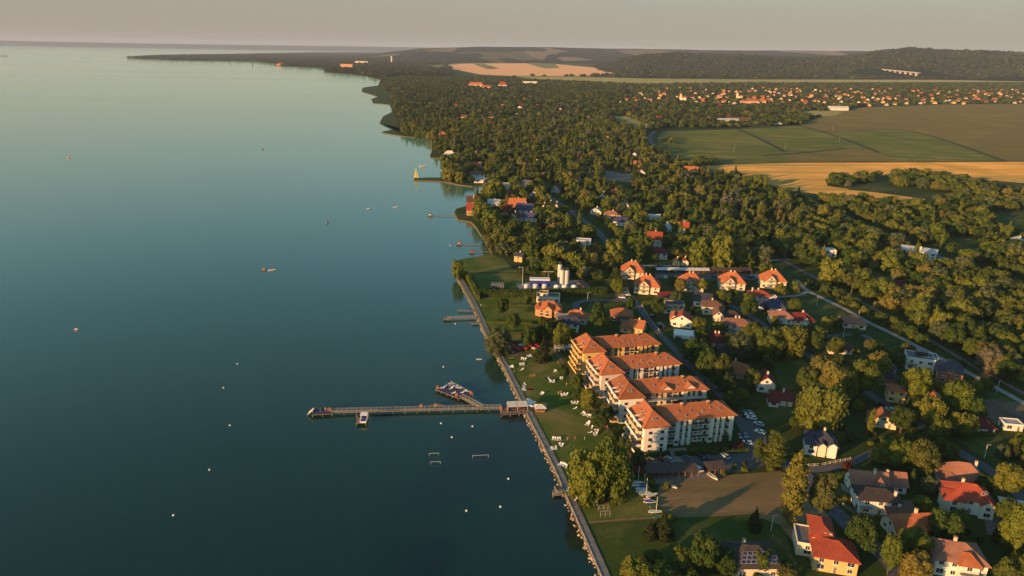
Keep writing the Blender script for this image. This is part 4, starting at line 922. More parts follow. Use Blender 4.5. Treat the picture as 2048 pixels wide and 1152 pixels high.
m = MB(); m.cyl(0, 0, 0, 60, 9, WALLS['cream'], 10, 7); m.build('shaft', t); m = MB(); m.cyl(0, 0, 60, 66, 11, WALLS['white'], 10); m.cyl(0, 0, 66, 76, 9, TILES['dark'], 10, 1); m.build('cap', t)
# motorway viaduct in the hills
ax_, ay_ = G(1763, 153); bx_, by_ = G(1838, 157); t = empty('viaduct', (ax_, ay_, 0), math.atan2(by_ - ay_, bx_ - ax_)); tag(t, 'sunlit concrete motorway viaduct across the valley', 'bridge')
Lv = math.hypot(bx_ - ax_, by_ - ay_); m = MB(); m.slab([(0, -9, 52), (Lv, -9, 38), (Lv, 9, 38), (0, 9, 52)], 6, CONC); m.build('deck', t)
VD = plain('viaduct_concrete', (0.50, 0.40, 0.32), 0.9)
for i in range(7):
    u = Lv * (i + .6) / 7.2; m = MB(); m.box(u - 5, u + 5, -8, 8, -3, 51 - 14 * u / Lv - 5, VD); m.build('pier', t)
# village in the distance: every house its own object
VH = []
vcols = [('terra', 'ochre'), ('orange', 'pink'), ('red', 'salmon'), ('brown', 'cream'), ('salmon', 'ochre'), ('terra', 'salmon'), ('maroon', 'grey')]
for rc, wcl in vcols:
    for k in ('gable', 'gabley'):
        m = MB(); block(m, k, 0, 0, 15, 11, 4.5, 5.5, WALLS[wcl]); roof_geo(m, k, 0, 0, 15, 11, 4.5, 5.5, .6, TILES[rc]); VH.append((m.mesh('village_house'), rc))
vcount = 0; vpts = []
def try_house(px, py, md):
    global vcount
    x, y = G(px, py)
    if any(inside(x, y, p) for p in OPEN): return
    if any((x - a) ** 2 + (y - b) ** 2 < md * md for a, b in vpts) or any((x - a) ** 2 + (y - b) ** 2 < (r + md * .7) ** 2 for a, b, r in HOUSES): return
    if any(seg_dist(x, y, l) < w + 8 for l, w in ROADS if len(l) < 200): return
    me, rc = VH[rnd.randrange(len(VH))]; zone = 'in the far village' if py < 216 else 'among dense trees in the middle distance'
    o = mo('village_house', me, None, (x, y, 0), R(-20 + rnd.choice((0, 0, 90)) + rnd.uniform(-8, 8)), rnd.uniform(.62, .9))
    colr = {'terra': 'terracotta', 'orange': 'orange', 'red': 'red', 'brown': 'brown', 'salmon': 'pinkish', 'maroon': 'maroon'}[rc]
    tag(o, 'small gabled house with %s roof %s' % (colr, zone), 'house', '%s-roofed houses %s' % (colr, zone)); vpts.append((x, y)); HOUSES.append((x, y, 8)); vcount += 1
for i in range(900):
    if vcount >= 235: break
    px = rnd.uniform(1245, 2060); row = rnd.random()
    py = rnd.choice((178, 184, 190, 196, 202, 207)) + rnd.uniform(-2.5, 2.5) + (px - 1250) * .006
    if px < 1430 and rnd.random() < .6: continue
    try_house(px, py, 26)
for i in range(400):
    if vcount >= 296: break
    px = rnd.uniform(900, 1480); py = rnd.uniform(188, 420)
    if px < 860 + (py - 180) * .45: continue
    if px > 1290 and py > 240: continue
    try_house(px, py, 45)

# ------------------------------------------------------------------ the four apartment blocks
def railing(x0, x1, y, z, h=1.0, step=.9):
    m = MB(); m.box(x0, x1, y - .05, y, z + h - .08, z + h, RAILM); m.box(x0, x1, y - .04, y - .01, z + .08, z + .14, RAILM)
    for i in range(int((x1 - x0) / step) + 1): m.box(x0 + i * step, x0 + i * step + .05, y - .045, y - .005, z, z + h - .08, RAILM)
    n = int((x1 - x0) / .22)
    for i in range(n): m.box(x0 + i * .22, x0 + i * .22 + .03, y - .035, y - .015, z + .14, z + h - .08, RAILM)
    return m
SMALLW = win_mesh(1.25, 1.0, frame=DARK); TALLW = win_mesh(.7, 1.9, frame=DARK); DDOOR = None
_m = MB(); _m.box(-.55, .55, -.06, .02, 0, 2.3, DARK); _m.box(-.42, .42, -.08, -.05, .15, 2.15, GLASS); DDOOR = _m.mesh('balcony_door')
PARA = None
def apartments(label, landmark, eave_px, rot, tw, twall, wwall, roofc, style):
    gx, gy = G(*eave_px, 11.6); t = empty('apartment_building', (gx, gy, 0), R(rot)); tag(t, label, 'apartment block', 'four stepped apartment blocks by the beach')
    W, Wn = WALLS[twall], WALLS[wwall]; HE = 11.6; D = 15.0; L = 29.0; WX0 = tw; WY = 3.6; WD = 11.0
    tiles = TILES[roofc]
    m = MB(); m.box(0, tw, 0, D, -.4, HE, W); m.build('tower_wall', t)
    m = MB(); m.box(WX0, WX0 + L, WY + 1.5, WY + WD, -.4, HE - .3, Wn)
    m.box(WX0 + L - .3, WX0 + L, WY + .2, WY + 1.5, -.4, HE - .3, Wn); m.build('wing_wall', t)
    # roofs
    o = .75; m = MB(); x0, x1, y0, y1 = -o, tw + o, -o, D + o; cx = tw / 2; zt = HE + 4.1; ay = y0 + tw / 2 + o; by = y1 - 2.2
    z = HE - .05
    m.slab([(x0, y1, z), (x0, y0, z), (cx, ay, zt), (cx, by, zt)], .25, tiles); m.slab([(x1, y0, z), (x1, y1, z), (cx, by, zt), (cx, ay, zt)], .25, tiles)
    m.slab([(x0, y0, z), (x1, y0, z), (cx, ay, zt)], .25, tiles); m.slab([(x1, y1, z), (x0, y1, z), (cx, by, zt)], .25, tiles)
    m.bar((cx, ay, zt), (cx, by, zt), .32, tiles, 6); m.bar((x0, y0, z), (cx, ay, zt), .26, tiles, 5); m.bar((x1, y0, z), (cx, ay, zt), .26, tiles, 5)
    tr = m.build('tower_roof', t)
    m = MB(); xa, xb = WX0 - 3.0, WX0 + L + o; ya, yb = WY - o, WY + WD + o; cy_ = (ya + yb) / 2; zw = HE + 3.6; xr = xb - (yb - ya) / 2
    m.slab([(xa + 3.9, ya, z), (xb, ya, z), (xr, cy_, zw), (xa, cy_, zw)], .25, tiles); m.slab([(xb, yb, z), (xa + 3.9, yb, z), (xa, cy_, zw), (xr, cy_, zw)], .25, tiles)
    m.slab([(xb, ya, z), (xb, yb, z), (xr, cy_, zw)], .25, tiles); m.bar((xa, cy_, zw), (xr, cy_, zw), .32, tiles, 6); m.bar((xb, ya, z), (xr, cy_, zw), .26, tiles, 5)
    wr = m.build('wing_roof', t)
    sl = math.atan2(zw - z, cy_ - ya)
    for i, (u, v) in enumerate([(2.5, .30), (6.5, .52), (11.5, .5), (16.5, .45), (20.0, .62), (23.5, .5), (9.0, .25), (14.0, .26)][:8 if style != 2 else 6]):
        s = mo('skylight', SKYL, t, (WX0 + u, ya + v * (cy_ - ya), z + v * (zw - z) + .06)); s.rotation_euler = (sl, 0, 0)
    sa = math.atan2(zt - z, ay - y0)
    for dx in (-.55, .55):
        s = mo('skylight', SKYL, t, (cx + dx, y0 + .5 * (ay - y0), z + .5 * (zt - z) + .06)); s.rotation_euler = (sa, 0, 0)
    sb = math.atan2(zt - z, cx - x0)
    for i, yy in enumerate((6.5, 9.5, 12.8)):
        s = mo('skylight', SKYL, t, (x0 + (.62 - .1 * (i % 2)) * (cx - x0), yy, z + (.62 - .1 * (i % 2)) * (zt - z) + .06)); s.rotation_euler = (0, -sb, 0)
    for u in ((8.5, 19.5) if style != 3 else (19.0,)):
        c = MB(); c.box(-.45, .45, -.4, .4, -1.2, 1.1, tiles); c.box(-.55, .55, -.5, .5, 1.1, 1.3, WALLS['cream']); c.build('chimney', t, (WX0 + u, cy_ - .9, zw - .5))
    # recessed roof terrace on the lake side of the tower
    m = MB(); m.box(-1.2, 1.2, 4.4, 7.6, HE + .03, HE + .2, CONC); m.box(1.2, 1.32, 4.4, 7.6, HE + .1, HE + 1.9, WALLS['cream'])
    m.box(-1.2, 1.3, 7.6, 7.75, HE + .1, HE + 1.3, W); m.box(-1.2, 1.3, 4.25, 4.4, HE + .1, HE + 1.3, W); m.box(1.14, 1.2, 4.9, 7.1, HE + .3, HE + 1.8, GLASS)
    m.build('roof_terrace', t)
    # stacked lake-side balconies with parapets
    for k in range(4):
        zb = .3 + 2.85 * k; ex = 2.9 - .35 * k; m = MB()
        m.box(-ex, 0, 1.0, D - .6, zb - .2, zb, CONC); m.build('balcony_slab', t)
        m = MB(); m.box(-ex - .12, -ex, 1.0, D - .6, zb - .2, zb + .75, WALLS['ochre'] if k % 2 else W); m.box(-ex, 0, .88, 1.0, zb - .2, zb + .75, WALLS['ochre'] if k % 2 == 0 else W); m.box(-ex, 0, D - .6, D - .48, zb - .2, zb + .75, W)
        m.build('balcony_parapet', t)
        for yy in (4.6, 8.6, 11.8):
            m = MB(); m.box(-ex + .5, 0, yy, yy + .16, zb, zb + 2.6, W); m.build('balcony_divider', t)
        for yy in (2.8, 6.6, 10.3, 13.2):
            if k < 4: place_win(t, DDOOR if yy < 12 else FRENCH, -.02, yy, zb + .02, 'l')
    m = MB(); ex = 1.9; m.box(-ex - .1, -ex, 1.0, D - .6, HE, HE + .95, W); m.build('balcony_parapet', t)
    # tower front windows in two columns
    for k in range(3):
        for u in (.26, .76): place_win(t, SMALLW, tw * u, -.01, 1.9 + 2.85 * k + .9, 'f')
    place_win(t, SMALLW, tw * .26, -.01, .6, 'f'); place_win(t, DDOOR, tw * .76, -.01, .02, 'f')
    m = MB(); m.box(.05, tw - .05, -.09, -.02, 2.35, 2.45, WALLS['shade_mint']); m.build('string_course', t)
    # wing front: solid piers, gallery slabs, railings, doors and windows
    bays = [('g', 0, 4.6), ('p', 4.6, 6.6), ('n', 6.6, 7.6), ('p', 7.6, 8.9), ('n', 8.9, 9.9), ('p', 9.9, 11.2), ('g', 11.2, 18.6), ('p', 18.6, 20.6), ('n', 20.6, 21.6), ('p', 21.6, 22.8), ('n', 22.8, 23.8), ('p', 23.8, 25.2), ('g', 25.2, 26.8), ('p', 26.8, 28.7)]
    top = 3 if style != 2 else 2
    for kind, a, b in bays:
        xa_, xb_ = WX0 + a, WX0 + b
        if kind == 'p':
            m = MB(); m.box(xa_, xb_, WY, WY + 1.5, -.4, HE - .35, Wn); m.build('facade_pier', t)
            if b - a > 1.9: place_win(t, SMALLW, (xa_ + xb_) / 2, WY - .01, 1.2, 'f')
        else:
            for k in range(1, 4):
                zb = .3 + 2.85 * k - .15; m = MB(); m.box(xa_, xb_, WY - (.35 if kind == 'g' else 0.02), WY + 1.5, zb - .2, zb, WALLS['white']); m.build('balcony_slab', t)
                railing(xa_, xb_, WY - (.28 if kind == 'g' else -.03), zb).box(xa_, xb_, WY - (.26 if kind == 'g' else -.05), WY - (.24 if kind == 'g' else -.07), zb + .1, zb + .85, RAILM).build('balcony_railing', t)
            for k in range(4):
                zb = .3 + 2.85 * k - (.15 if k else .3) + .02
                if kind == 'n': place_win(t, TALLW, (xa_ + xb_) / 2, WY + 1.49, zb + .25, 'f')
                else:
                    Lb = b - a; n = max(1, int(Lb // 1.8))
                    for i in range(n):
                        x = xa_ + (i + .5) * Lb / n
                        if (i % 3 == 0) or n == 1: place_win(t, DDOOR, x, WY + 1.49, zb, 'f')
                        else: place_win(t, SMALLW, x, WY + 1.49, zb + 1.0, 'f')
    for k in range(3): place_win(t, SMALLW, WX0 + L + .01, WY + 5 , 2 + 2.85 * k, 'r')
    m = MB()
    for x in (WX0 + .1, WX0 + 4.5, WX0 + 11.3, WX0 + 13.8, WX0 + 16.2, WX0 + 18.5): m.cyl(x, WY - .3, 0, HE - .4, .07, METAL, 6)
    m.build('downpipe', t)
    if style == 2:                      # two pediment dormers and a broad upper terrace with pergola
        for u in (11.2, 21.5):
            m = MB(); x = WX0 + u; y = ya + .9
            m.slab([(x - 2.9, y - .4, HE + .5), (x, y - .4, HE + 2.6), (x, y + 5.5, HE + 2.6), (x - 2.9, y + 1.2, HE + .5)], .18, tiles); m.slab([(x, y - .4, HE + 2.6), (x + 2.9, y - .4, HE + .5), (x + 2.9, y + 1.2, HE + .5), (x, y + 5.5, HE + 2.6)], .18, tiles)
            m.build('dormer_roof', t); m = MB(); m.add([(x - 2.6, y, HE + .35), (x + 2.6, y, HE + .35), (x, y, HE + 2.35), (x - 2.6, y + .3, HE + .35), (x + 2.6, y + .3, HE + .35), (x, y + .3, HE + 2.35)], [(0, 1, 2), (5, 4, 3), (0, 3, 4, 1), (1, 4, 5, 2), (2, 5, 3, 0)], WALLS['cream']); m.build('dormer_gable', t)
        m = MB(); m.box(WX0 + 2.2, WX0 + 28.4, WY - 2.2, WY - .02, 8.5, 8.72, WALLS['white']); m.build('terrace_slab', t)
        railing(WX0 + 2.2, WX0 + 28.4, WY - 2.15, 8.72).build('balcony_railing', t)
        m = MB()
        for i in range(7): m.bar((WX0 + 3 + i * 1.1, WY - 2.1, 10.3), (WX0 + 3 + i * 1.1, WY, 11.0), .12, WOODO)
        m.bar((WX0 + 2.8, WY - 2.1, 10.3), (WX0 + 10.1, WY - 2.1, 10.3), .12, WOODO); m.bar((WX0 + 2.8, WY - 2.1, 8.7), (WX0 + 2.8, WY - 2.1, 10.3), .12, WOODO); m.bar((WX0 + 10, WY - 2.1, 8.7), (WX0 + 10, WY - 2.1, 10.3), .12, WOODO); m.build('pergola', t)
        m = MB(); m.slab([(WX0 + 21.5, WY - 1.5, 7.4), (WX0 + 28, WY - 1.5, 7.4), (WX0 + 28, WY - .05, 8.3), (WX0 + 21.5, WY - .05, 8.3)], .1, TILES['green']); m.build('awning', t)
    a = R(rot)
    for u, v in ((4, 4), (4, 12), (14, 9), (22, 9), (32, 9)):
        HOUSES.append((gx + math.cos(a) * u - math.sin(a) * v, gy + math.sin(a) * u + math.cos(a) * v, 8))
    LANDMARKS.append((gx + 5, gy - 1, landmark)); return t
apartments('frontmost of the four orange-roofed apartment blocks, with shade-tinted white wing over the car park', 'frontmost apartment block', (1290, 855), 11.5, 9.5, 'white', 'shade_mint', 'terra', 1)
apartments('second orange-roofed apartment block from the front, with two triangular dormers over its terrace', 'apartment block with two triangular dormers', (1241, 797), 9.5, 9.9, 'white', 'cream', 'terra', 2)
apartments('third orange-roofed apartment block from the front, with pinkish white walls', 'pinkish white apartment block', (1203, 749), 14.0, 10.1, 'pink', 'white', 'orange', 3)
apartments('rearmost orange-roofed apartment block, with yellow walls', 'yellow apartment block', (1168, 705), 12.5, 10.2, 'yellow', 'yellow', 'orange', 4)

# ------------------------------------------------------------------ trees
tree_pts = []   # dicts
def hand(kind, px, hpx, wpx, var=0, label=None):
    x, y = G(*px); s = scale_at(*px); vs = px[1] - proj(x, y, 1)[1]
    tree_pts.append(dict(k=kind, x=x, y=y, h=hpx / vs, w=wpx / s, v=var, lab=label, hand=True))
for a in [
    ('willow_tree', (1172, 1000), 106, 84, 0, 'broad sunlit willow on the beach lawn, left trunk of the big pair'), ('willow_tree', (1220, 992), 112, 88, 0, 'tallest sunlit willow on the beach lawn beside the masts'),
    ('willow_tree', (1246, 990), 56, 38, 2, 'lower willow on the right flank of the big pair'), ('willow_tree', (996, 707), 56, 54, 1, 'round willow overhanging the promenade beside the beach bar'),
    ('poplar_tree', (1577, 1046), 142, 56, 0, 'tall broad poplar standing on the edge of the dry grass field'), ('poplar_tree', (1546, 938), 74, 46, 1, 'sunlit poplar at the corner of the car park'),
    ('broadleaf_tree', (1638, 1040), 90, 52, 0, 'green tree between the dry grass field and the lower street'), ('broadleaf_tree', (1716, 1106), 72, 70, 3, 'round dark tree beside the lower street, behind the red roof'),
    ('broadleaf_tree', (1405, 1142), 72, 64, 0, 'lone round green tree in the meadow at the bottom'), ('broadleaf_tree', (1268, 1168), 48, 60, 2, None), ('broadleaf_tree', (1320, 1170), 40, 60, 4, None),
    ('conifer_tree', (1508, 1058), 46, 30, 0, 'small dark conifer alone on the edge of the dry grass field'), ('conifer_tree', (1326, 1074), 44, 34, 1, 'dark conifer in the bush clump on the meadow edge'), ('conifer_tree', (1300, 1074), 30, 30, 0, None),
    ('broadleaf_tree', (1774, 1150), 80, 38, 2, None), ('willow_tree', (1826, 1166), 62, 66, 0, None), ('broadleaf_tree', (1882, 1086), 62, 66, 0, 'tree half hiding the bright orange cottage roof'), ('broadleaf_tree', (1912, 1062), 42, 40, 2, None),
    ('willow_tree', (2030, 1098), 84, 72, 2, 'sunlit willow at the right edge beside the gravel yard'), ('broadleaf_tree', (2008, 996), 66, 66, 4, None), ('broadleaf_tree', (1965, 990), 40, 40, 0, None),
    ('broadleaf_tree', (1788, 936), 60, 56, 2, 'bright green tree left of the tall orange hip roof'), ('broadleaf_tree', (1838, 950), 66, 66, 3, None), ('broadleaf_tree', (1880, 925), 46, 46, 0, None), ('broadleaf_tree', (1820, 912), 44, 44, 0, None),
    ('willow_tree', (1634, 866), 104, 96, 0, 'biggest sunlit yellow-green tree in the middle of the gardens'), ('willow_tree', (1668, 800), 74, 84, 0, None), ('broadleaf_tree', (1722, 800), 78, 66, 4, None), ('broadleaf_tree', (1640, 780), 66, 60, 2, None), ('broadleaf_tree', (1750, 760), 56, 50, 2, None), ('broadleaf_tree', (1610, 790), 54, 44, 0, None),
    ('willow_tree', (1530, 716), 62, 66, 0, None), ('willow_tree', (1575, 712), 66, 64, 0, 'wide yellow-green tree in front of the maroon-roofed bungalow'), ('broadleaf_tree', (1618, 706), 58, 52, 1, None), ('willow_tree', (1476, 720), 58, 52, 1, 'grey-green willow below the pinkish two-storey house'), ('broadleaf_tree', (1498, 690), 44, 40, 2, None),
    ('broadleaf_tree', (1905, 838), 78, 62, 2, 'round sunlit tree below the brick-red house'), ('broadleaf_tree', (1826, 806), 70, 56, 4, 'tall tree in front of the white cube house'), ('broadleaf_tree', (1850, 860), 66, 60, 2, None), ('broadleaf_tree', (1800, 866), 52, 50, 0, None), ('broadleaf_tree', (1940, 850), 52, 44, 3, None), ('broadleaf_tree', (1875, 880), 44, 40, 2, None),
    ('broadleaf_tree', (1176, 829), 54, 34, 2, 'small bright yellow tree on the lawn in front of the apartments'), ('broadleaf_tree', (1126, 760), 34, 26, 0, None), ('broadleaf_tree', (1152, 782), 34, 30, 3, None), ('broadleaf_tree', (1158, 806), 30, 30, 0, None), ('broadleaf_tree', (1200, 862), 44, 40, 3, None), ('broadleaf_tree', (1212, 842), 34, 30, 3, None), ('broadleaf_tree', (1222, 892), 32, 34, 0, None),
    ('broadleaf_tree', (1248, 906), 30, 30, 0, None), ('broadleaf_tree', (1276, 942), 42, 30, 3, 'dark bushy tree at the corner of the frontmost apartment block'), ('broadleaf_tree', (1238, 952), 34, 30, 0, None),
    ('conifer_tree', (1086, 722), 50, 32, 0, 'dark conifer standing on the lawn beside the beach bar'), ('broadleaf_tree', (1121, 704), 58, 34, 2, None), ('broadleaf_tree', (1095, 690), 44, 30, 0, None), ('broadleaf_tree', (1057, 700), 48, 34, 3, None), ('broadleaf_tree', (1140, 688), 34, 20, 2, None), ('broadleaf_tree', (1026, 664), 38, 32, 3, None), ('broadleaf_tree', (1004, 634), 38, 34, 3, None),
    ('broadleaf_tree', (1084, 656), 24, 18, 2, None), ('broadleaf_tree', (1056, 614), 26, 16, 2, None), ('broadleaf_tree', (1082, 690), 40, 30, 3, None), ('broadleaf_tree', (1192, 664), 50, 40, 3, None), ('broadleaf_tree', (1214, 668), 34, 20, 2, None), ('broadleaf_tree', (1196, 628), 26, 24, 0, None), ('broadleaf_tree', (1260, 625), 32, 18, 3, None),
    ('broadleaf_tree', (1236, 592), 36, 32, 2, None), ('poplar_tree', (1230, 580), 48, 26, 1, None), ('broadleaf_tree', (1200, 566), 30, 34, 0, None), ('broadleaf_tree', (1312, 634), 40, 36, 0, 'round dark tree on the corner by the small maroon hip roof'),
    ('willow_tree', (1400, 534), 66, 56, 0, 'leftmost of the large round sunlit trees behind the villas'), ('willow_tree', (1440, 536), 72, 64, 0, 'largest of the round sunlit trees behind the villas'), ('willow_tree', (1470, 530), 54, 44, 2, None), ('willow_tree', (1660, 566), 52, 54, 0, 'round golden tree standing beside the railway'), ('willow_tree', (1228, 532), 56, 44, 2, 'pale round tree left of the tall poplar'),
    ('poplar_tree', (1277, 530), 74, 26, 1, 'slim poplar left of the house with the red upper roof'), ('poplar_tree', (1060, 532), 72, 24, 1, 'left one of two dark columnar trees behind the tanks'), ('poplar_tree', (1086, 526), 66, 24, 1, 'right one of two dark columnar trees behind the tanks'), ('broadleaf_tree', (1108, 532), 56, 46, 2, None), ('broadleaf_tree', (1145, 540), 46, 44, 2, None), ('broadleaf_tree', (1170, 536), 42, 36, 4, None), ('broadleaf_tree', (1080, 548), 34, 32, 3, None), ('broadleaf_tree', (1057, 550), 22, 16, 0, None),
    ('willow_tree', (916, 558), 42, 26, 0, 'willow at the tip of the green spit'), ('willow_tree', (1006, 490), 40, 46, 0, None), ('willow_tree', (985, 462), 44, 46, 2, None), ('willow_tree', (962, 442), 40, 40, 0, None), ('willow_tree', (990, 400), 46, 44, 2, None), ('willow_tree', (900, 362), 30, 34, 0, None), ('willow_tree', (920, 366), 26, 22, 0, None), ('willow_tree', (895, 340), 34, 34, 2, None),
    ('broadleaf_tree', (1100, 436), 34, 30, 2, None), ('poplar_tree', (1118, 350), 38, 14, 1, None), ('poplar_tree', (1036, 308), 34, 12, 1, None), ('poplar_tree', (958, 306), 34, 14, 1, None), ('poplar_tree', (970, 300), 32, 12, 1, None), ('poplar_tree', (1070, 312), 32, 14, 0, None), ('poplar_tree', (1130, 300), 30, 16, 0, None),
    ('broadleaf_tree', (1530, 552), 30, 30, 0, None), ('broadleaf_tree', (1360, 590), 34, 26, 2, None), ('broadleaf_tree', (1404, 585), 34, 26, 2, None), ('broadleaf_tree', (1462, 600), 28, 22, 0, None), ('broadleaf_tree', (1558, 596), 36, 26, 2, None), ('broadleaf_tree', (1588, 592), 36, 26, 2, None), ('broadleaf_tree', (1495, 636), 38, 38, 3, None), ('broadleaf_tree', (1440, 606), 26, 22, 2, None),
    ('broadleaf_tree', (1440, 770), 60, 50, 3, None), ('broadleaf_tree', (1410, 766), 64, 46, 0, None), ('broadleaf_tree', (1388, 730), 50, 50, 3, None), ('broadleaf_tree', (1415, 742), 46, 40, 0, None), ('broadleaf_tree', (1460, 830), 44, 40, 3, None), ('broadleaf_tree', (1375, 712), 34, 26, 3, None), ('broadleaf_tree', (1452, 796), 48, 40, 0, None), ('broadleaf_tree', (1400, 690), 36, 34, 3, None), ('broadleaf_tree', (1514, 926), 48, 26, 0, None),
    ('poplar_tree', (1912, 620), 46, 30, 0, 'pointed yellow-green tree rising above the railway wood'), ('broadleaf_tree', (1450, 905), 20, 14, 0, None), ('broadleaf_tree', (1448, 894), 26, 16, 3, None)]:
    hand(*a)
g2 = random.Random(5)
def ok_point(x, y, pad=1.5, front=True):
    for p in OPEN:
        if inside(x, y, p): return False
    for a, b, r in HOUSES:
        dx, dy = x - a, y - b
        if dx * dx + dy * dy < (r + pad) ** 2: return False
        if front and -(r + (8 if y < 430 else 20 if y < 1100 else 0)) < dy < 0 and abs(dx) < r * (.6 if y < 430 else .9): return False
    for l, w in ROADS:
        if seg_dist(x, y, l) < w + pad: return False
    return True
def pts_in(poly_px, cell):
    w = GP(poly_px); xs = [p[0] for p in w]; ys = [p[1] for p in w]
    ny = int((max(ys) - min(ys)) / cell) + 1; nx = int((max(xs) - min(xs)) / cell) + 1
    for j in range(ny):
        for i in range(nx):
            x = min(xs) + (i + g2.uniform(0, 1)) * cell; y = min(ys) + (j + g2.uniform(0, 1)) * cell
            if inside(x, y, w):
                q = proj(x, y); 
                if -40 < q[0] < 2110 and q[1] < 1215: yield x, y
HL = [(t['x'], t['y'], t['w'] / 2) for t in tree_pts]
def scatter(poly, cell, kinds, hr, zone, prob=1.0, pad=1.5, dmax=1e9, dmin=0):
    ks = list(kinds)
    for x, y in pts_in(poly, cell):
        D_ = math.hypot(x, y)
        if D_ > dmax or D_ < dmin or g2.random() > prob: continue
        if D_ < 420 and any((x - a) ** 2 + (y - b) ** 2 < (r * .8) ** 2 for a, b, r in HL): continue
        if not ok_point(x, y, pad): continue
        k = g2.choices(ks, [kinds[q] for q in ks])[0]; h = g2.uniform(*hr)
        f = {'broadleaf_tree': 1, 'poplar_tree': 1.5, 'willow_tree': 1.1, 'conifer_tree': .9, 'shrub': .25}[k]
        h *= f; w = h * {'broadleaf_tree': .95, 'poplar_tree': .26, 'willow_tree': 1.05, 'conifer_tree': .42, 'shrub': 1.4}[k] * g2.uniform(.85, 1.15)
        tree_pts.append(dict(k=k, x=x, y=y, h=h, w=w, v=g2.randrange(6), zone=zone, hand=False))
ZA = [(1370, 690), (1330, 610), (1345, 592), (1600, 588), (1760, 672), (2070, 830), (2070, 1220), (1620, 1220), (1600, 960), (1540, 900), (1500, 830), (1440, 760)]
scatter(ZA, 7.6, dict(broadleaf_tree=6, conifer_tree=1.2, poplar_tree=.4, shrub=3, willow_tree=.6), (5, 10.5), 'in the gardens between the houses', .74)
scatter([(1700, 800), (1900, 830), (2070, 900), (2070, 1220), (1800, 1200), (1720, 1000), (1660, 900)], 8, dict(broadleaf_tree=6, shrub=3, conifer_tree=1), (5, 10), 'in the gardens between the houses', .35)
ZC = [(1570, 512), (1600, 400), (1640, 396), (1850, 418), (1920, 390), (2070, 390), (2070, 788), (1953, 732), (1871, 684), (1775, 628), (1700, 586), (1640, 556)]
scatter(ZC, 7.6, dict(broadleaf_tree=8, willow_tree=1.5, poplar_tree=.3, shrub=.8), (7, 12.5), 'in the dense wood beyond the railway', .92, 1.0)
ZS = [(1556, 528), (1640, 572), (1700, 604), (1800, 668), (1871, 704), (2060, 806), (2070, 798), (1953, 742), (1816, 660), (1734, 616), (1690, 592), (1566, 524)]
ZS2 = ([(1600, 556), (1640, 571), (1690, 596), (1734, 620), (1775, 642), (1816, 664), (1871, 697), (1953, 746), (2060, 804), (2060, 806), (1966, 754), (1875, 706), (1824, 680), (1772, 654), (1734, 636), (1690, 611), (1641, 587), (1614, 573)])
ZD = [(1000, 530), (978, 500), (968, 478), (948, 444), (920, 434), (915, 424), (950, 406), (966, 392), (970, 372), (925, 367), (895, 360), (890, 330), (915, 315), (868, 309), (868, 285), (800, 268), (806, 250), (790, 240), (790, 205), (764, 176), (766, 160), (800, 154), (905, 155), (1020, 159), (1280, 170), (1500, 168), (2060, 168),
      (2070, 207), (1900, 207), (1720, 213), (1600, 249), (1330, 256), (1298, 268), (1296, 285), (1318, 312), (1440, 350), (1570, 386), (1600, 400), (1600, 515), (1440, 545), (1240, 530), (1205, 562), (1050, 546)]
scatter(ZD, 8.9, dict(broadleaf_tree=7, willow_tree=2.2, poplar_tree=1.8, conifer_tree=.8), (6.5, 13.5), 'in the woodland between the lake and the fields', .9, 1.0, dmax=800)
scatter(ZD, 9.6, dict(broadleaf_tree=7, willow_tree=1.8, poplar_tree=2.0, conifer_tree=.6), (7, 14), 'in the woodland between the lake and the fields', .95, 2.0, dmin=800, dmax=1500)
scatter([(1000, 640), (1110, 650), (1140, 660), (1130, 690), (1060, 696), (1010, 690)], 7, dict(broadleaf_tree=5, conifer_tree=2, shrub=1), (6, 10), 'between the beach bar and the navy-roofed house', .7)
scatter([(1655, 364), (1720, 352), (1850, 356), (1950, 374), (2060, 390), (2060, 372), (1980, 368), (1880, 358), (1800, 356), (1720, 356), (1650, 356)], 9, dict(broadleaf_tree=6, willow_tree=3, shrub=2), (6, 10), 'in the grove inside the wheat field', 1, 0)
# groves and hedgerows that stand on open ground
def free(poly, cell, kinds, hr, zone):
    for x, y in pts_in(poly, cell):
        ks = list(kinds); k = g2.choices(ks, [kinds[q] for q in ks])[0]; h = g2.uniform(*hr); h *= .4 if k == 'shrub' else 1
        tree_pts.append(dict(k=k, x=x, y=y, h=h, w=h * g2.uniform(.9, 1.3), v=g2.randrange(6), zone=zone, hand=False))
free([(1652, 358), (1700, 353), (1745, 358), (1750, 366), (1700, 372), (1690, 380), (1660, 368)], 9, dict(broadleaf_tree=6, willow_tree=3), (7, 11), 'in the grove inside the wheat field')
free([(1770, 360), (1790, 350), (1880, 354), (1960, 368), (1990, 386), (1920, 392), (1850, 378), (1790, 372)], 9, dict(broadleaf_tree=6, willow_tree=3), (8, 13), 'in the grove inside the wheat field')
free([(1388, 324), (1400, 318), (1438, 326), (1436, 332), (1395, 332)], 9, dict(broadleaf_tree=1), (7, 10), 'at the corner of the maize field')
free([(1318, 280), (1340, 275), (1358, 282), (1350, 290), (1325, 288)], 11, dict(broadleaf_tree=1, shrub=2), (5, 9), 'at the corner of the maize field')
free([(1378, 252), (1490, 247), (1600, 244), (1602, 250), (1480, 256), (1380, 258)], 14, dict(broadleaf_tree=1), (9, 14), 'along the farm road above the maize')
free(ZS2, 3.3, dict(shrub=5, broadleaf_tree=1), (5.0, 7.5), 'in the green strip between railway and concrete road')
free([(1335, 562), (1420, 566), (1560, 570), (1560, 574), (1335, 572)], 6, dict(broadleaf_tree=1, shrub=3), (4, 7), 'around the row of villas')
free([(1310, 1052), (1345, 1058), (1340, 1078), (1292, 1080)], 3.4, dict(shrub=4, conifer_tree=1), (6, 10), 'in the bush clump on the meadow edge')
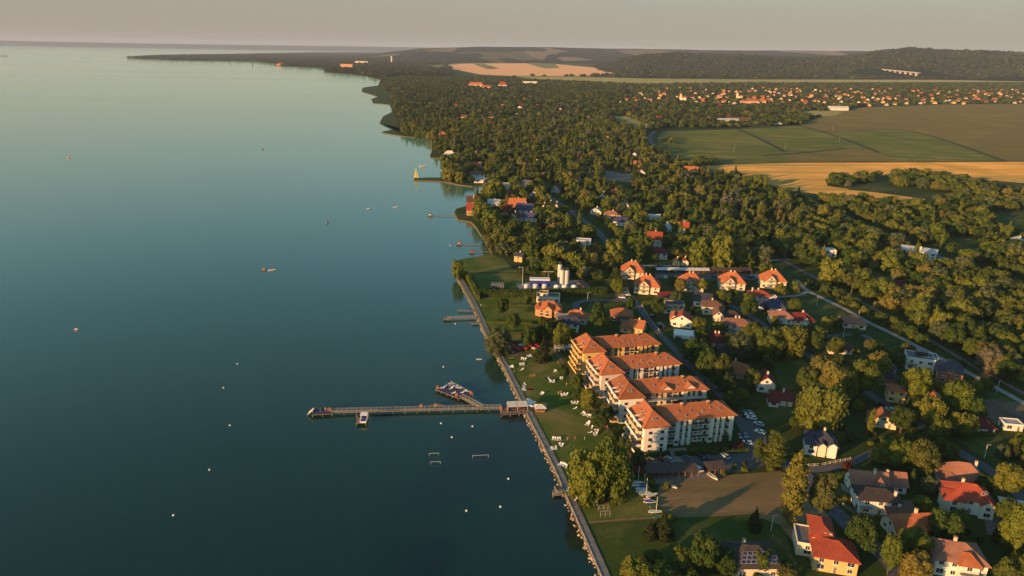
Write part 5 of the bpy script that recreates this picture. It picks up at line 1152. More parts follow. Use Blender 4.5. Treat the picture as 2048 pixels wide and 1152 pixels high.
free([(1222, 1128), (1360, 1120), (1600, 1130), (1600, 1180), (1230, 1180)], 5.5, dict(shrub=3, broadleaf_tree=1), (5, 8), 'along the bottom edge of the meadow')
free([(1428, 940), (1540, 925), (1548, 944), (1440, 953)], 4.5, dict(shrub=4, broadleaf_tree=1), (5, 8), 'beside the car park')
free([(1130, 735), (1170, 790), (1250, 900), (1262, 930), (1240, 910), (1150, 775)], 4.6, dict(shrub=5, broadleaf_tree=1), (5, 7), 'between lawn and apartment balconies')
free([(1030, 549), (1052, 549), (1190, 556), (1190, 560), (1100, 556), (1035, 556)], 6, dict(broadleaf_tree=3, shrub=2), (5, 8), 'behind the tanks')
free([(1100, 552), (1105, 548), (1200, 556), (1204, 572), (1190, 560)], 6, dict(broadleaf_tree=3), (6, 9), 'behind the tanks')
for px in [(1330, 1036), (1345, 1040), (1305, 968), (1335, 975), (1300, 960)]: tree_pts.append(dict(k='shrub', x=G(*px)[0], y=G(*px)[1], h=2.2, w=3.2, v=1, zone='beside the laid-up boats', hand=False))

ROOTS = {}
tree_pts.sort(key=lambda t: (not t['hand'], math.hypot(t['x'], t['y'])))
cnt = {}; rest0, rest1 = [], []
TW = dict(broadleaf_tree='tree', poplar_tree='columnar tree', willow_tree='spreading tree', conifer_tree='conifer', shrub='shrub')
LIM = dict(broadleaf_tree=299, poplar_tree=120, willow_tree=200, conifer_tree=120, shrub=299)
for t in tree_pts:
    k = t['k']; D_ = math.hypot(t['x'], t['y']); c = cnt.get(k, 0)
    lst = KIND[(k, 0)]; v = t['v'] % len(lst); cr, trk, nh, nw = lst[v]
    if k == 'willow_tree' and not t['hand'] and D_ > 900: pass
    sc = (t['w'] / nw, t['w'] / nw * (.9 + .2 * g2.random()), t['h'] / nh); rz = g2.uniform(0, 6.28)
    if c >= LIM[k] or D_ > 900:
        (rest0 if D_ < 330 else rest1).append((t['x'], t['y'], 0, rz, sc, k, v)); continue
    cnt[k] = c + 1
    leafm = cr.materials[0].name; tone = {'leaves': 'dark green', 'leaves_yellowish': 'yellow-green', 'leaves_silvery': 'grey-green', 'needles': 'dark'}[leafm]
    size = 'small' if t['h'] < 6.5 else 'tall' if t['h'] > 11.5 else 'medium-sized'
    lab = t.get('lab'); grp = None
    if not lab:
        best = min(LANDMARKS, key=lambda l: (l[0] - t['x']) ** 2 + (l[1] - t['y']) ** 2); dd = math.hypot(best[0] - t['x'], best[1] - t['y'])
        if dd < 32:
            dx, dy = t['x'] - best[0], t['y'] - best[1]
            rel = ('in front of' if dy < 0 else 'behind') if abs(dy) > abs(dx) else ('left of' if dx < 0 else 'right of')
            lab = '%s %s %s %s the %s' % (size, tone, TW[k], rel, best[2]); grp = '%ss around the %s' % (TW[k], best[2])
            if len(lab.split()) > 16: lab = '%s %s %s the %s' % (size, TW[k], rel, best[2])
            if len(lab.split()) > 16: lab = ' '.join(lab.split()[:16])
        else:
            z = t.get('zone', 'on open ground'); lab = '%s %s %s %s' % (size, tone, TW[k], z); grp = '%ss %s' % (TW[k], z)
    if D_ < 430 and trk is not None:
        o = empty(k, (t['x'], t['y'], 0), rz); o.scale = sc; mo('crown', cr, o); mo('trunk', trk, o)
    else:
        o = mo(k, cr if D_ < 430 else KIND[(k, 1)][v][0], None, (t['x'], t['y'], 0), rz, sc)
    tag(o, lab, TW[k] if k != 'broadleaf_tree' else 'tree', grp)
def gn_scatter(name, pts, meshes, kind='stuff', label=None):
    """pts: (x,y,z,rot,(sx,sy,sz),mesh index)"""
    me = bpy.data.meshes.new(name); n = len(pts); me.vertices.add(n)
    me.vertices.foreach_set('co', np.array([[p[0], p[1], p[2]] for p in pts], np.float32).ravel())
    a = me.attributes.new('tree_rot', 'FLOAT_VECTOR', 'POINT'); a.data.foreach_set('vector', np.array([[0, 0, p[3]] for p in pts], np.float32).ravel())
    a = me.attributes.new('tree_scale', 'FLOAT_VECTOR', 'POINT'); a.data.foreach_set('vector', np.array([p[4] for p in pts], np.float32).ravel())
    a = me.attributes.new('tree_index', 'INT', 'POINT'); a.data.foreach_set('value', np.array([p[5] for p in pts], np.int32))
    ng = bpy.data.node_groups.new(name, 'GeometryNodeTree'); ng.interface.new_socket('Geometry', in_out='INPUT', socket_type='NodeSocketGeometry'); ng.interface.new_socket('Geometry', in_out='OUTPUT', socket_type='NodeSocketGeometry')
    gi = ng.nodes.new('NodeGroupInput'); go = ng.nodes.new('NodeGroupOutput'); ip = ng.nodes.new('GeometryNodeInstanceOnPoints'); jn = ng.nodes.new('GeometryNodeJoinGeometry')
    for m in reversed(meshes):
        so_ = bpy.data.objects.new('foliage_source', m); oi = ng.nodes.new('GeometryNodeObjectInfo'); oi.inputs['Object'].default_value = so_; oi.inputs['As Instance'].default_value = True
        ng.links.new(oi.outputs['Geometry'], jn.inputs[0])
    def attr(nm, ty):
        na = ng.nodes.new('GeometryNodeInputNamedAttribute'); na.data_type = ty; na.inputs[0].default_value = nm; return na.outputs[0]
    ip.inputs['Pick Instance'].default_value = True
    ng.links.new(gi.outputs[0], ip.inputs['Points']); ng.links.new(jn.outputs[0], ip.inputs['Instance']); ng.links.new(attr('tree_index', 'INT'), ip.inputs['Instance Index'])
    ng.links.new(attr('tree_rot', 'FLOAT_VECTOR'), ip.inputs['Rotation']); ng.links.new(attr('tree_scale', 'FLOAT_VECTOR'), ip.inputs['Scale']); ng.links.new(ip.outputs[0], go.inputs[0])
    o = mo(name, me); md = o.modifiers.new('scatter', 'NODES'); md.node_group = ng; return tag(o, kind=kind)
def flush(name, lst, lod):
    ms = []; idx = {}
    for (k, l), vals in KIND.items():
        if l != lod: continue
        for v, q in enumerate(vals): idx[(k, v)] = len(ms); ms.append(q[0])
    gn_scatter(name, [(x, y, z, r, sc, idx[(k, v)]) for x, y, z, r, sc, k, v in lst], ms)
if rest0: flush('undergrowth', rest0, 0)
flush('woodland', rest1, 1)
print('TREES', cnt, len(rest0), len(rest1))
far = []
def farscatter(poly, cell, prob, s0, s1, zf=None, checks=True, dmin=0):
    for x, y in pts_in(poly, cell):
        if g2.random() > prob or math.hypot(x, y) < dmin: continue
        if checks:
            bad = any(inside(x, y, p) for p in OPEN) or any((x - a) ** 2 + (y - b) ** 2 < (r + 6) ** 2 for a, b, r in HOUSES if b > 1200) or any(-42 < y - b < 0 and abs(x - a) < r + 4 for a, b, r in HOUSES if b > 1200)
            if bad or any(seg_dist(x, y, l) < w + 6 for l, w in ROADS[:12]): continue
        s = g2.uniform(s0, s1); z = zf(x, y) if zf else 0
        far.append((x, y, z, g2.uniform(0, 6.28), (s, s, s * g2.uniform(.7, 1.15)), g2.choices(range(5), (4, 4, 1.2, 2.5, 1.2))[0]))
village = [(1250, 172), (2070, 172), (2070, 212), (1700, 212), (1500, 215), (1250, 205)]
VW = GP(village)
farscatter(ZD, 15.5, .93, .7, 1.0, dmin=1500, zf=lambda x, y: g2.uniform(-8, -2) if inside(x, y, VW) else 0)
cape = GP([(762, 160), (735, 152), (702, 148), (652, 144), (652, 141), (680, 138.5), (600, 134), (555, 131), (552, 128), (500, 123), (430, 121.4), (345, 120.4), (290, 118.2), (252, 116.2), (280, 114.8), (325, 112.3), (444, 110.3), (560, 107.8), (640, 106), (760, 106), (900, 112), (900, 152), (800, 151)])
def farpoly(w, cell, prob, s0, s1, zf=None):
    xs = [p[0] for p in w]; ys = [p[1] for p in w]
    X = np.arange(min(xs), max(xs), cell); Y = np.arange(min(ys), max(ys), cell)
    for y in Y:
        for x in X:
            a = x + g2.uniform(0, cell); b = y + g2.uniform(0, cell)
            if g2.random() < prob and inside(a, b, w):
                q = proj(a, b)
                if -30 < q[0] < 2090 and not any(inside(a, b, p) for p in OPEN):
                    s = g2.uniform(s0, s1); z = zf(a, b) if zf else 0
                    if z is None: continue
                    far.append((a, b, z, g2.uniform(0, 6.28), (s, s, s * g2.uniform(.6, 1.0)), g2.choice((3, 3, 3, 0))))  # mostly the darkest clump, so hillside shade is put into leaf colour
farpoly(cape, 36, .92, 1.3, 2.1)
def zh(x, y):
    z = float(h_near(np.array(x), np.array(y)))
    if seg_dist(x, y, [(ax_, ay_ - 260), (bx_, by_ - 260)]) < 330: return None
    return z - 3 if z > 6 else None
farpoly(GP([(1010, 155), (1250, 140), (2080, 158), (2080, 160), (1500, 158), (1280, 156)]), 40, .5, 1.2, 1.8)
farpoly([(az(1060) * 4600, 4600), (az(2100) * 4400, 4400), (az(2100) * 6500, 6500), (az(1040) * 7000, 7000)], 34, .85, 1.1, 1.9, zh)
print('FAR', len(far))
gn_scatter('far_woods', far, FARC)

# ------------------------------------------------------------------ hedges
MAROONL = leaf_mat('maroon_leaves', (0.05, 0.012, 0.014), (0.09, 0.018, 0.018), (0.14, 0.03, 0.02))
def hedge(label, px, w, h, mat, dens=9, size=.3):
    line = smooth_line(GP(px), 4); g = np.random.default_rng(len(line) + int(h * 10)); V_, F_ = [], []
    cx_, cy_ = line[0]
    mb = MB(); L, Rr = offset_line(line, w * .8); n = len(line)
    vs = [(x - cx_, y - cy_, 0) for x, y in L] + [(x - cx_, y - cy_, h * .93) for x, y in L] + [(x - cx_, y - cy_, h * .93) for x, y in Rr] + [(x - cx_, y - cy_, 0) for x, y in Rr]
    fs = []
    for i in range(n - 1):
        for k in range(3): fs.append((k * n + i, k * n + i + 1, (k + 1) * n + i + 1, (k + 1) * n + i))
    fs += [(0, n, 2 * n, 3 * n), (n - 1, 4 * n - 1, 3 * n - 1, 2 * n - 1)]
    mb.add(vs, fs, mat)
    for (x0, y0), (x1, y1) in zip(line[:-1], line[1:]):
        l = math.hypot(x1 - x0, y1 - y0); dx, dy = (x1 - x0) / (l or 1), (y1 - y0) / (l or 1)
        for _ in range(int(l * dens)):
            t = g.random() * l; side = g.random(); u = g.uniform(-.5, .5) * w if side < .4 else (.5 if side < .7 else -.5) * w * g.uniform(.85, 1.1)
            z = h * g.uniform(.92, 1.1) if side < .4 else g.uniform(.1, 1.0) * h
            p = np.array([x0 + dx * t - dy * u - cx_, y0 + dy * t + dx * u - cy_, z]); nr = g.normal(size=3); nr /= np.linalg.norm(nr); a = np.cross(nr, g.normal(size=3)); a /= np.linalg.norm(a); b = np.cross(nr, a); s = size * g.uniform(.6, 1.4)
            mb.add([p - a * s, p - b * s * .7, p + a * s, p + b * s * .7], [(0, 1, 2, 3)], mat)
    return tag(mb.build('hedge', None, (cx_, cy_, 0)), label, 'hedge')
hedge('tall clipped hedge running from the shore past the tanks', [(955, 594), (1030, 594), (1120, 592), (1212, 588)], 3.0, 4.2, LEAF, 60, .42)
hedge('hedge slanting down beside the promenade at the green spit', [(932, 552), (944, 575), (956, 600)], 2.6, 3.6, LEAFY, 26, .34)
hedge('low hedge between two lakeside gardens, above the navy-roofed house', [(970, 646), (1040, 648), (1104, 648)], 1.6, 1.5, LEAF, 12)
hedge('low hedge in the lakeside garden behind the orange house', [(962, 613), (1020, 612), (1078, 612)], 1.4, 1.3, LEAF, 12)
hedge('low hedge above the round willow', [(978, 668), (1040, 668), (1096, 666)], 1.6, 1.5, LEAF, 12)
hedge('clipped hedge between frontmost apartment tower and parked cars', [(1291, 913), (1339, 911)], 1.6, 1.6, LEAF, 16)
hedge('long clipped hedge between frontmost apartment wing and parked cars', [(1350, 911), (1420, 908), (1497, 903)], 1.6, 1.6, LEAF, 16)
hedge('dark hedge behind the beach bar', [(1014, 692), (1060, 690), (1106, 688)], 3.0, 2.6, LEAF, 14, .35)
hedge('hedge along the road below the two small villas', [(1283, 609), (1330, 607)], 2.0, 2.0, LEAF, 12)
hedge('dark hedge left of the two-gabled white house', [(1640, 958), (1690, 955)], 1.6, 1.8, LEAF, 14)
hedge('dark hedge between the orange cottage and the bottom right villa', [(1790, 1098), (1850, 1098), (1900, 1094)], 1.8, 2.0, LEAF, 14)
hedge('dark hedge in front of the long low white house', [(1925, 874), (1985, 872)], 1.6, 1.8, LEAF, 12)
hedge('dark hedge on the left of the white cube house', [(1770, 708), (1832, 712)], 1.8, 2.2, LEAF, 12)
hedge('hedge row below the long bottom garden', [(1668, 998), (1722, 1000)], 1.5, 1.6, LEAF, 12)
hedge('hedge behind the car ports of the villas', [(1300, 541), (1420, 541), (1540, 540)], 2.0, 2.2, LEAF, 6, .5)
ms = KIND[('shrub', 0)][0][0].copy(); ms.materials.clear(); ms.materials.append(MAROONL)
tag(mo('shrub', ms, None, (*G(1473, 895), 0), 0, (1.9, 1.3, .9)), 'round dark red shrub beside the right end of the frontmost apartment block', 'shrub')
tag(mo('shrub', ms, None, (*G(1692, 938), 0), 0, (1.2, 1.2, 1.3)), 'dark red shrub behind the two-gabled white house', 'shrub')

# ------------------------------------------------------------------ riprap along the promenade
ROCKS = []
for i in range(5):
    v, f = ICO1; g = np.random.default_rng(i); vv = v * (1 + g.normal(0, .16, (len(v), 1))) * np.array([1, .75, .6]); me = bpy.data.meshes.new('rock'); me.from_pydata(vv.tolist(), [], f); me.materials.append(ROCK); ROCKS.append(me)
acc = []
for (x0, y0), (x1, y1) in zip(Lp[:-1], Lp[1:]): acc.append((math.hypot(x1 - x0, y1 - y0), x0, y0, x1, y1))
tot = sum(a[0] for a in acc); nr = 0
while nr < 296:
    u = (g2.random() ** 1.25) * tot; k = 0
    while u > acc[k][0] and k < len(acc) - 1: u -= acc[k][0]; k += 1
    l, x0, y0, x1, y1 = acc[k]; dx, dy = (x1 - x0) / l, (y1 - y0) / l; o = g2.uniform(.25, 1.5)
    px, py = x0 + dx * u - dy * o, y0 + dy * u + dx * o
    s = g2.uniform(.28, .62); q = mo('rock', ROCKS[nr % 5], None, (px, py, -.35 - .35 * o), g2.uniform(0, 6.3), s)
    tag(q, 'pale boulder in the rock edging between promenade and water', 'rock', 'boulders along the promenade'); nr += 1

# ------------------------------------------------------------------ piers
def ZG(px, py, z): return G(px, py, z)
PZ = .25
def deck_run(t, a, b, w, plank, rails=True, posts=True, z=PZ, name='deck'):
    """straight jetty section from a to b in ground coordinates; t sits at the origin"""
    dx, dy = b[0] - a[0], b[1] - a[1]; L = math.hypot(dx, dy); an = math.atan2(dy, dx); ca, sa = dx / L, dy / L
    def P3(u, v, zz): return (a[0] + ca * u - sa * v, a[1] + sa * u + ca * v, zz)
    m = MB(); n = max(2, int(L / .9))
    for i in range(n):
        u0, u1 = L * i / n + .02, L * (i + 1) / n - .03
        m.add([P3(u0, -w / 2, z), P3(u1, -w / 2, z), P3(u1, w / 2, z), P3(u0, w / 2, z), P3(u0, -w / 2, z - .08), P3(u1, -w / 2, z - .08), P3(u1, w / 2, z - .08), P3(u0, w / 2, z - .08)], [(0, 1, 2, 3), (7, 6, 5, 4), (0, 4, 5, 1), (1, 5, 6, 2), (2, 6, 7, 3), (3, 7, 4, 0)], plank)
    o = m.build(name, t); o['kind'] = 'stuff'
    m = MB()
    for s in (-1, 1): m.bar(P3(0, s * (w / 2 - .1), z - .17), P3(L, s * (w / 2 - .1), z - .17), .18, WOOD)
    m.build('beam', t)
    if rails:
        for s in (-1, 1):
            m = MB()
            for hh in (.55, 1.0): m.bar(P3(0, s * w / 2, z + hh), P3(L, s * w / 2, z + hh), .07, METAL)
            k = max(2, int(L / 2.0))
            for i in range(k + 1): m.bar(P3(L * i / k, s * w / 2, z - .1), P3(L * i / k, s * w / 2, z + 1.02), .08, METAL)
            m.build('railing', t)
    if posts:
        k = max(1, int(L / 5))
        for i in range(k + 1):
            for s in (-1, 1):
                m = MB(); p = P3(L * i / k, s * (w / 2 - .12), z); m.cyl(p[0], p[1], WZ - 1.5, z - .1, .12, WOOD, 7); m.build('pile', t)
pier = empty('pier', (0, 0, 0)); tag(pier, 'long bathing pier running out from the beach, with metal railings', 'pier')
A0 = ZG(1002, 815, PZ); A1 = ZG(664, 823, PZ)
deck_run(pier, A0, A1, 2.0, WOOD)
B0 = ZG(964, 815, PZ); B1 = ZG(922, 793, PZ); deck_run(pier, B0, B1, 1.8, WOOD)
def platform(t, cs, mat, z=PZ, post=3.0):
    m = MB(); m.prism(cs, z - .14, z, mat); m.build('platform', t)
    m = MB()
    for i in range(len(cs)):
        a, b = cs[i], cs[(i + 1) % len(cs)]; m.bar((a[0], a[1], z - .25), (b[0], b[1], z - .25), .22, WOOD)
    m.build('platform_frame', t)
    for i in range(len(cs)):
        a, b = cs[i], cs[(i + 1) % len(cs)]; L = math.hypot(b[0] - a[0], b[1] - a[1]); k = max(1, int(L / post))
        for j in range(k):
            m = MB(); m.cyl(a[0] + (b[0] - a[0]) * j / k, a[1] + (b[1] - a[1]) * j / k, WZ - 1.5, z - .14, .12, WOOD, 7); m.build('pile', t)
PLE = [ZG(*p, PZ) for p in ((625, 829), (664, 827), (662, 816), (628, 818))]
platform(pier, PLE, DECKB)
PLB = [ZG(*p, PZ) for p in ((871, 778), (916, 796), (946, 790), (902, 766))]
platform(pier, PLB, DECKB)
PLC = [ZG(*p, PZ) for p in ((999, 814), (1003, 829), (1056, 825), (1051, 806), (1020, 809))]
platform(pier, PLC, DECKB)
def fence_rail(t, a, b, z=PZ):
    L = math.hypot(b[0] - a[0], b[1] - a[1]); m = MB()
    for hh in (.5, 1.0): m.bar((*a, z + hh), (*b, z + hh), .07, METAL)
    k = max(1, int(L / 1.8))
    for i in range(k + 1): q = (a[0] + (b[0] - a[0]) * i / k, a[1] + (b[1] - a[1]) * i / k); m.bar((*q, z), (*q, z + 1.0), .07, METAL)
    m.build('railing', t)
fence_rail(pier, PLC[1], PLC[2]); fence_rail(pier, PLC[0], PLC[1]); fence_rail(pier, PLB[3], PLB[2])
for i, (px, py) in enumerate(((850, 811), (833, 812), (873, 810))):        # bathing steps and orange lifesaver frames on the north side
    x, y = ZG(px, py, PZ); m = MB()
    if i == 2: m.box(x - 2.6, x + 2.6, y, y + 1.4, PZ - .5, PZ - .3, WOOD); m.build('bathing_step', pier)
def orange_stand(px, label):
    x, y = ZG(*px, PZ); t = empty('ladder_frame', (x, y, PZ)); t.scale = (.7, .7, .75); tag(t, label, 'ladder', 'orange bathing ladders on the pier')
    m = MB()
    for sx in (-.7, .7):
        for sy in (-.5, .5): m.bar((sx, sy, 0), (sx, sy, 1.9), .16, WOODO)
    m.build('frame', t); m = MB()
    for k in range(5): m.box(-.75, .75, -.55, -.45, .25 + k * .38, .42 + k * .38, WOODO); m.box(-.75, .75, .45, .55, .25 + k * .38, .42 + k * .38, WOODO)
    m.build('rungs', t)
for px, l in (((842, 815), 'ochre wooden ladder frame near the middle of the long pier'), ((871, 814), 'red-brown wooden ladder frame on the long pier'), ((875, 778), 'red-brown ladder frame at the left corner of the lounger platform'), ((942, 789), 'red-brown ladder frame at the right corner of the lounger platform'), ((913, 793), 'orange ladder frame at the front corner of the lounger platform'), ((1002, 819), 'orange ladder frame at the corner of the pavilion deck'), ((660, 822), 'red-brown bench frame at the head of the pier')): orange_stand(px, l)
x, y = ZG(623, 824, PZ); sl_ = MB(); sl_.slab([(-1.6, -1.0, -.9), (.9, -1.0, 1.3), (.9, .9, 1.3), (-1.6, .9, -.9)], .12, METAL)
for v_ in (-1.0, .9): sl_.slab([(-1.6, v_, -.6), (.9, v_, 1.6), (.9, v_ + .1, 1.6), (-1.6, v_ + .1, -.6)], .3, METAL)
sl_.bar((.8, -.9, -.1), (.8, -.9, 1.4), .1, METAL); sl_.bar((.8, .8, -.1), (.8, .8, 1.4), .1, METAL)
tag(sl_.build('water_slide', None, (x, y, PZ)), 'short grey slide into the lake at the outer end of the pier', 'slide')
# pavilion with two canvas roofs
pc = ZG(1034, 819, PZ); t = empty('pavilion', (pc[0], pc[1], PZ), R(6)); tag(t, 'open pavilion with two cream canvas roofs on the pier deck', 'pavilion')
for i, (u0, u1) in enumerate(((-4.1, -.1), (.1, 4.3))):
    m = MB(); m.slab([(u0, -2.0, 2.45), (u1, -2.0, 2.45), (u1, 2.0, 2.95), (u0, 2.0, 2.95)], .1, CREAM); m.build('canvas_roof', t)
for u in (-4.1, 0, 4.3):
    for v in (-1.95, 1.95): m = MB(); m.bar((u, v, 0), (u, v, 2.45 if v < 0 else 2.95), .14, WHITE); m.build('post', t)
m = MB(); m.box(-4.1, -4.0, -1.9, 1.9, 0, 1.0, METAL); m.build('side_panel', t)
TABLE = MB(); TABLE.cyl(0, 0, .70, .76, .55, WOODO, 10); TABLE.cyl(0, 0, 0, .7, .06, DARK, 6); TABLE.cyl(0, 0, 0, .05, .3, DARK, 8); TABLE = TABLE.mesh('table')
CH_ = MB(); CH_.box(-.25, .25, -.25, .25, .40, .46, WOODO); CH_.box(-.25, .25, .2, .26, .46, .95, WOODO)
for sx in (-.22, .22):
    for sy in (-.22, .22): CH_.box(sx - .03, sx + .03, sy - .03, sy + .03, 0, .4, WOODO)
CHAIR = CH_.mesh('chair')
for i, px in enumerate(((1010, 822), (1018, 820), (1026, 822), (1034, 819), (1042, 822), (1049, 820), (1012, 826), (1040, 816))):
    x, y = ZG(*px, PZ); tag(mo('table', TABLE, None, (x, y, PZ)), 'small orange wooden table on the pavilion deck', 'table', 'tables on the pavilion deck')
    for k in range(2): tag(mo('chair', CHAIR, None, (x + (-.9, .9)[k], y + .1, PZ), (math.pi / 2, -math.pi / 2)[k] + g2.uniform(-.4, .4)), 'orange wooden chair on the pavilion deck', 'chair', 'chairs on the pavilion deck')
# beach kiosk
x, y = G(1080, 822); t = empty('kiosk', (x, y, 0), R(4)); tag(t, 'orange wooden kiosk with grey-white hip roof beside the pier entrance', 'kiosk')
m = MB(); m.box(-1.9, 1.9, -1.2, 1.4, 0, 2.2, WOODO); m.build('wall', t); m = MB(); roof_geo(m, 'hip', 0, .1, 3.8, 2.6, 2.2, .9, .6, TILES['white']); m.build('roof', t)
m = MB(); m.box(-1.7, 1.5, -1.7, -1.2, .9, 1.0, WOOD); m.build('counter', t); m = MB(); m.box(-4.6, 3.0, -3.0, -2.2, .02, .12, WOOD); m.build('boardwalk', t)
m = MB(); m.box(-1.5, 1.5, -1.23, -1.19, 1.05, 1.9, DARK); m.build('serving_hatch', t)
def parasol(px, col, label, grp=None, r=1.4, h=2.2, z=0, n=8):
    x, y = ZG(px[0], px[1], z); t = empty('parasol', (x, y, z), g2.uniform(0, 1)); tag(t, label, 'parasol', grp)
    m = MB(); vs = [(0, 0, h + .35)] + [(r * math.cos(2 * math.pi * i / n), r * math.sin(2 * math.pi * i / n), h - .15) for i in range(n)] + [(0, 0, h + .30)] + [(r * .98 * math.cos(2 * math.pi * i / n), r * .98 * math.sin(2 * math.pi * i / n), h - .25) for i in range(n)]
    fs = [(0, 1 + i, 1 + (i + 1) % n) for i in range(n)] + [(n + 1, n + 2 + (i + 1) % n, n + 2 + i) for i in range(n)] + [(1 + i, n + 2 + i, n + 2 + (i + 1) % n, 1 + (i + 1) % n) for i in range(n)]
    m.add(vs, fs, col); m.build('canopy', t); m = MB(); m.cyl(0, 0, 0, h + .4, .04, METAL, 6); m.cyl(0, 0, 0, .1, .3, CONC, 8); m.build('pole', t)
for px in ((1056, 806), (1061, 808), (1057, 811), (1063, 813), (1058, 816), (1064, 819), (1068, 811)): parasol(px, WHITE, 'white parasol between the pavilion and the kiosk', 'white parasols beside the kiosk', .95, 1.9)
for i in range(14): parasol((1016 + i * 5.2, 700 + 4 * math.sin(i * 2.1)), RED if i % 5 else CREAM, ('dark red' if i % 5 else 'cream') + ' parasol of the beach bar', 'parasols of the beach bar', 1.5, 2.2)
parasol((1193, 853), RED, 'single red parasol on the lawn near the footpath', None, 1.1)
parasol((1247, 926), RED, 'dark red parasol at the bottom end of the footpath', None, 2.4, 2.6); parasol((1255, 936), RED, 'lower dark red parasol beside the small white kiosk', None, 2.4, 2.6)
# shade raft moored at the pier
x, y = ZG(722, 846, PZ); t = empty('raft', (x, y, PZ), R(2)); tag(t, 'moored raft with white canopy frame and blue recliner', 'raft')
m = MB(); m.box(-2.1, 2.1, 0, 4.6, -.2, 0, WOOD); m.build('deck', t); m = MB(); m.box(-.6, 2.1, .2, .5, 0, .5, WHITE); m.box(-.6, -.3, .2, 4.2, 0, .6, WHITE); m.box(1.8, 2.1, .2, 4.2, 0, .6, WHITE); m.build('cabin', t)
m = MB(); m.slab([(-.1, .8, .35), (1.6, .8, .35), (1.4, 2.8, .9), (.1, 2.8, .9)], .15, BLUE); m.build('recliner', t)
m = MB(); m.slab([(-.7, 2.4, 2.2), (2.2, 2.4, 2.2), (2.2, 4.8, 2.5), (-.7, 4.8, 2.5)], .15, WHITE); m.build('canopy', t)
for u in (-.6, 2.1):
    for v in (2.5, 4.6): m = MB(); m.bar((u, v, 0), (u, v, 2.3), .14, WHITE); m.build('post', t)
for u in (-1.9, 1.9):
    for v in (.2, 4.4): m = MB(); m.cyl(u, v, -2.5, -.2, .14, WOOD, 7); m.build('pile', t)

# ------------------------------------------------------------------ loungers, towels, people
def lounger_meshes():
    a = MB(); a.box(-.32, .32, -.95, .25, .28, .36, WHITE); b = MB(); b.slab([(-.32, .25, .36), (.32, .25, .36), (.32, .85, .85), (-.32, .85, .85)], .08, WHITE)
    c = MB()
    for sx in (-.28, .28):
        for sy in (-.8, .2): c.box(sx - .04, sx + .04, sy - .04, sy + .04, 0, .28, WHITE)
    return a.mesh('seat'), b.mesh('backrest'), c.mesh('leg_frame')
LM = lounger_meshes()
def lounger(x, y, z, rz, label, grp, s=0.98):
    t = empty('lounger', (x, y, z), rz); t.scale = (s, s, s); tag(t, label, 'lounger', grp)
    for nm_, me in zip(('seat', 'backrest', 'leg_frame'), LM): mo(nm_, me, t)
LP = [(1023, 734, 3), (1047, 719, 3), (1044, 730, 3), (1059, 713, 3), (1044, 740, 1), (1113, 743, 3), (1104, 764, 3), (1098, 759, 1), (1123, 758, 2), (1050, 770, 1), (1048, 775, 1), (1048, 780, 2), (1084, 788, 2), (1128, 791, 2), (1134, 790, 1), (1123, 791, 1), (1154, 793, 2),
      (1144, 807, 1), (1148, 807, 1), (1151, 807, 1), (1155, 807, 1), (1150, 818, 1), (1168, 829, 3), (1181, 833, 3), (1098, 721, 2), (1177, 847, 2), (1184, 856, 1), (1175, 850, 2), (1193, 863, 2), (1180, 866, 1), (1191, 870, 2), (1113, 879, 4), (1122, 891, 2), (1108, 898, 3), (1148, 911, 3), (1126, 931, 4), (1141, 981, 3), (1152, 1000, 1), (1190, 1006, 2), (1034, 752, 0)]
LMK = [('path shrubs', 1208, 850), ('dry-patch bathers', 1145, 880), ('beach bar', 1040, 702), ('dark conifer', 1086, 722), ('orange kiosk', 1080, 818), ('big willow pair', 1195, 960), ('small yellow tree', 1176, 829), ('pink beach mat', 1062, 778), ('blue beach mat', 1114, 759)]
asg = {}
for q in LP:
    if q[2]: m_ = min(LMK, key=lambda l: math.hypot(l[1] - q[0], (l[2] - q[1]) * 1.6)); asg.setdefault(m_, []).append(q)
ORD = ['nearest', 'second nearest', 'third nearest', 'fourth nearest', 'fifth nearest', 'sixth nearest', 'seventh nearest', 'eighth nearest', 'ninth nearest', 'tenth nearest', 'eleventh nearest', 'twelfth nearest', 'thirteenth nearest', 'fourteenth nearest', 'fifteenth nearest', 'sixteenth nearest', 'seventeenth nearest']
for m_, qs in asg.items():
    qs.sort(key=lambda q: math.hypot(m_[1] - q[0], (m_[2] - q[1]) * 1.6))
    for oi_, (px, py, n) in enumerate(qs):
        bx, by = G(px, py); rr = g2.uniform(-1.2, .6)
        for k in range(n):
            c, s_ = math.cos(rr), math.sin(rr); u = (k - (n - 1) / 2) * .95
            ps = '' if n == 1 else ('left ' if k == 0 else 'right ' if k == n - 1 else 'inner ' if n < 4 else ('inner left ', 'inner right ')[k - 1])
            lab = '%swhite lounger %s, %s to %s' % (ps, 'standing alone' if n == 1 else 'of a cluster of %d' % n, ORD[oi_], m_[0])
            lounger(bx + c * u, by + s_ * u + g2.uniform(-.35, .35), 0, rr + g2.uniform(-.5, .5), lab, 'white sun loungers on the beach lawn')
for px in ((880, 777), (886, 777), (902, 778), (896, 772), (904, 770), (912, 773), (914, 776), (920, 777), (907, 787), (925, 786), (930, 783), (936, 784), (905, 774), (900, 768), (890, 774)):
    x, y = ZG(*px, PZ); lounger(x, y, PZ, g2.uniform(-2.4, -1), 'white sun lounger on the dark platform of the pier', 'loungers on the pier platform')
TOW = MB(); TOW.box(-.5, .5, -.95, .95, .0, .05, WHITE); TOWELS = {}
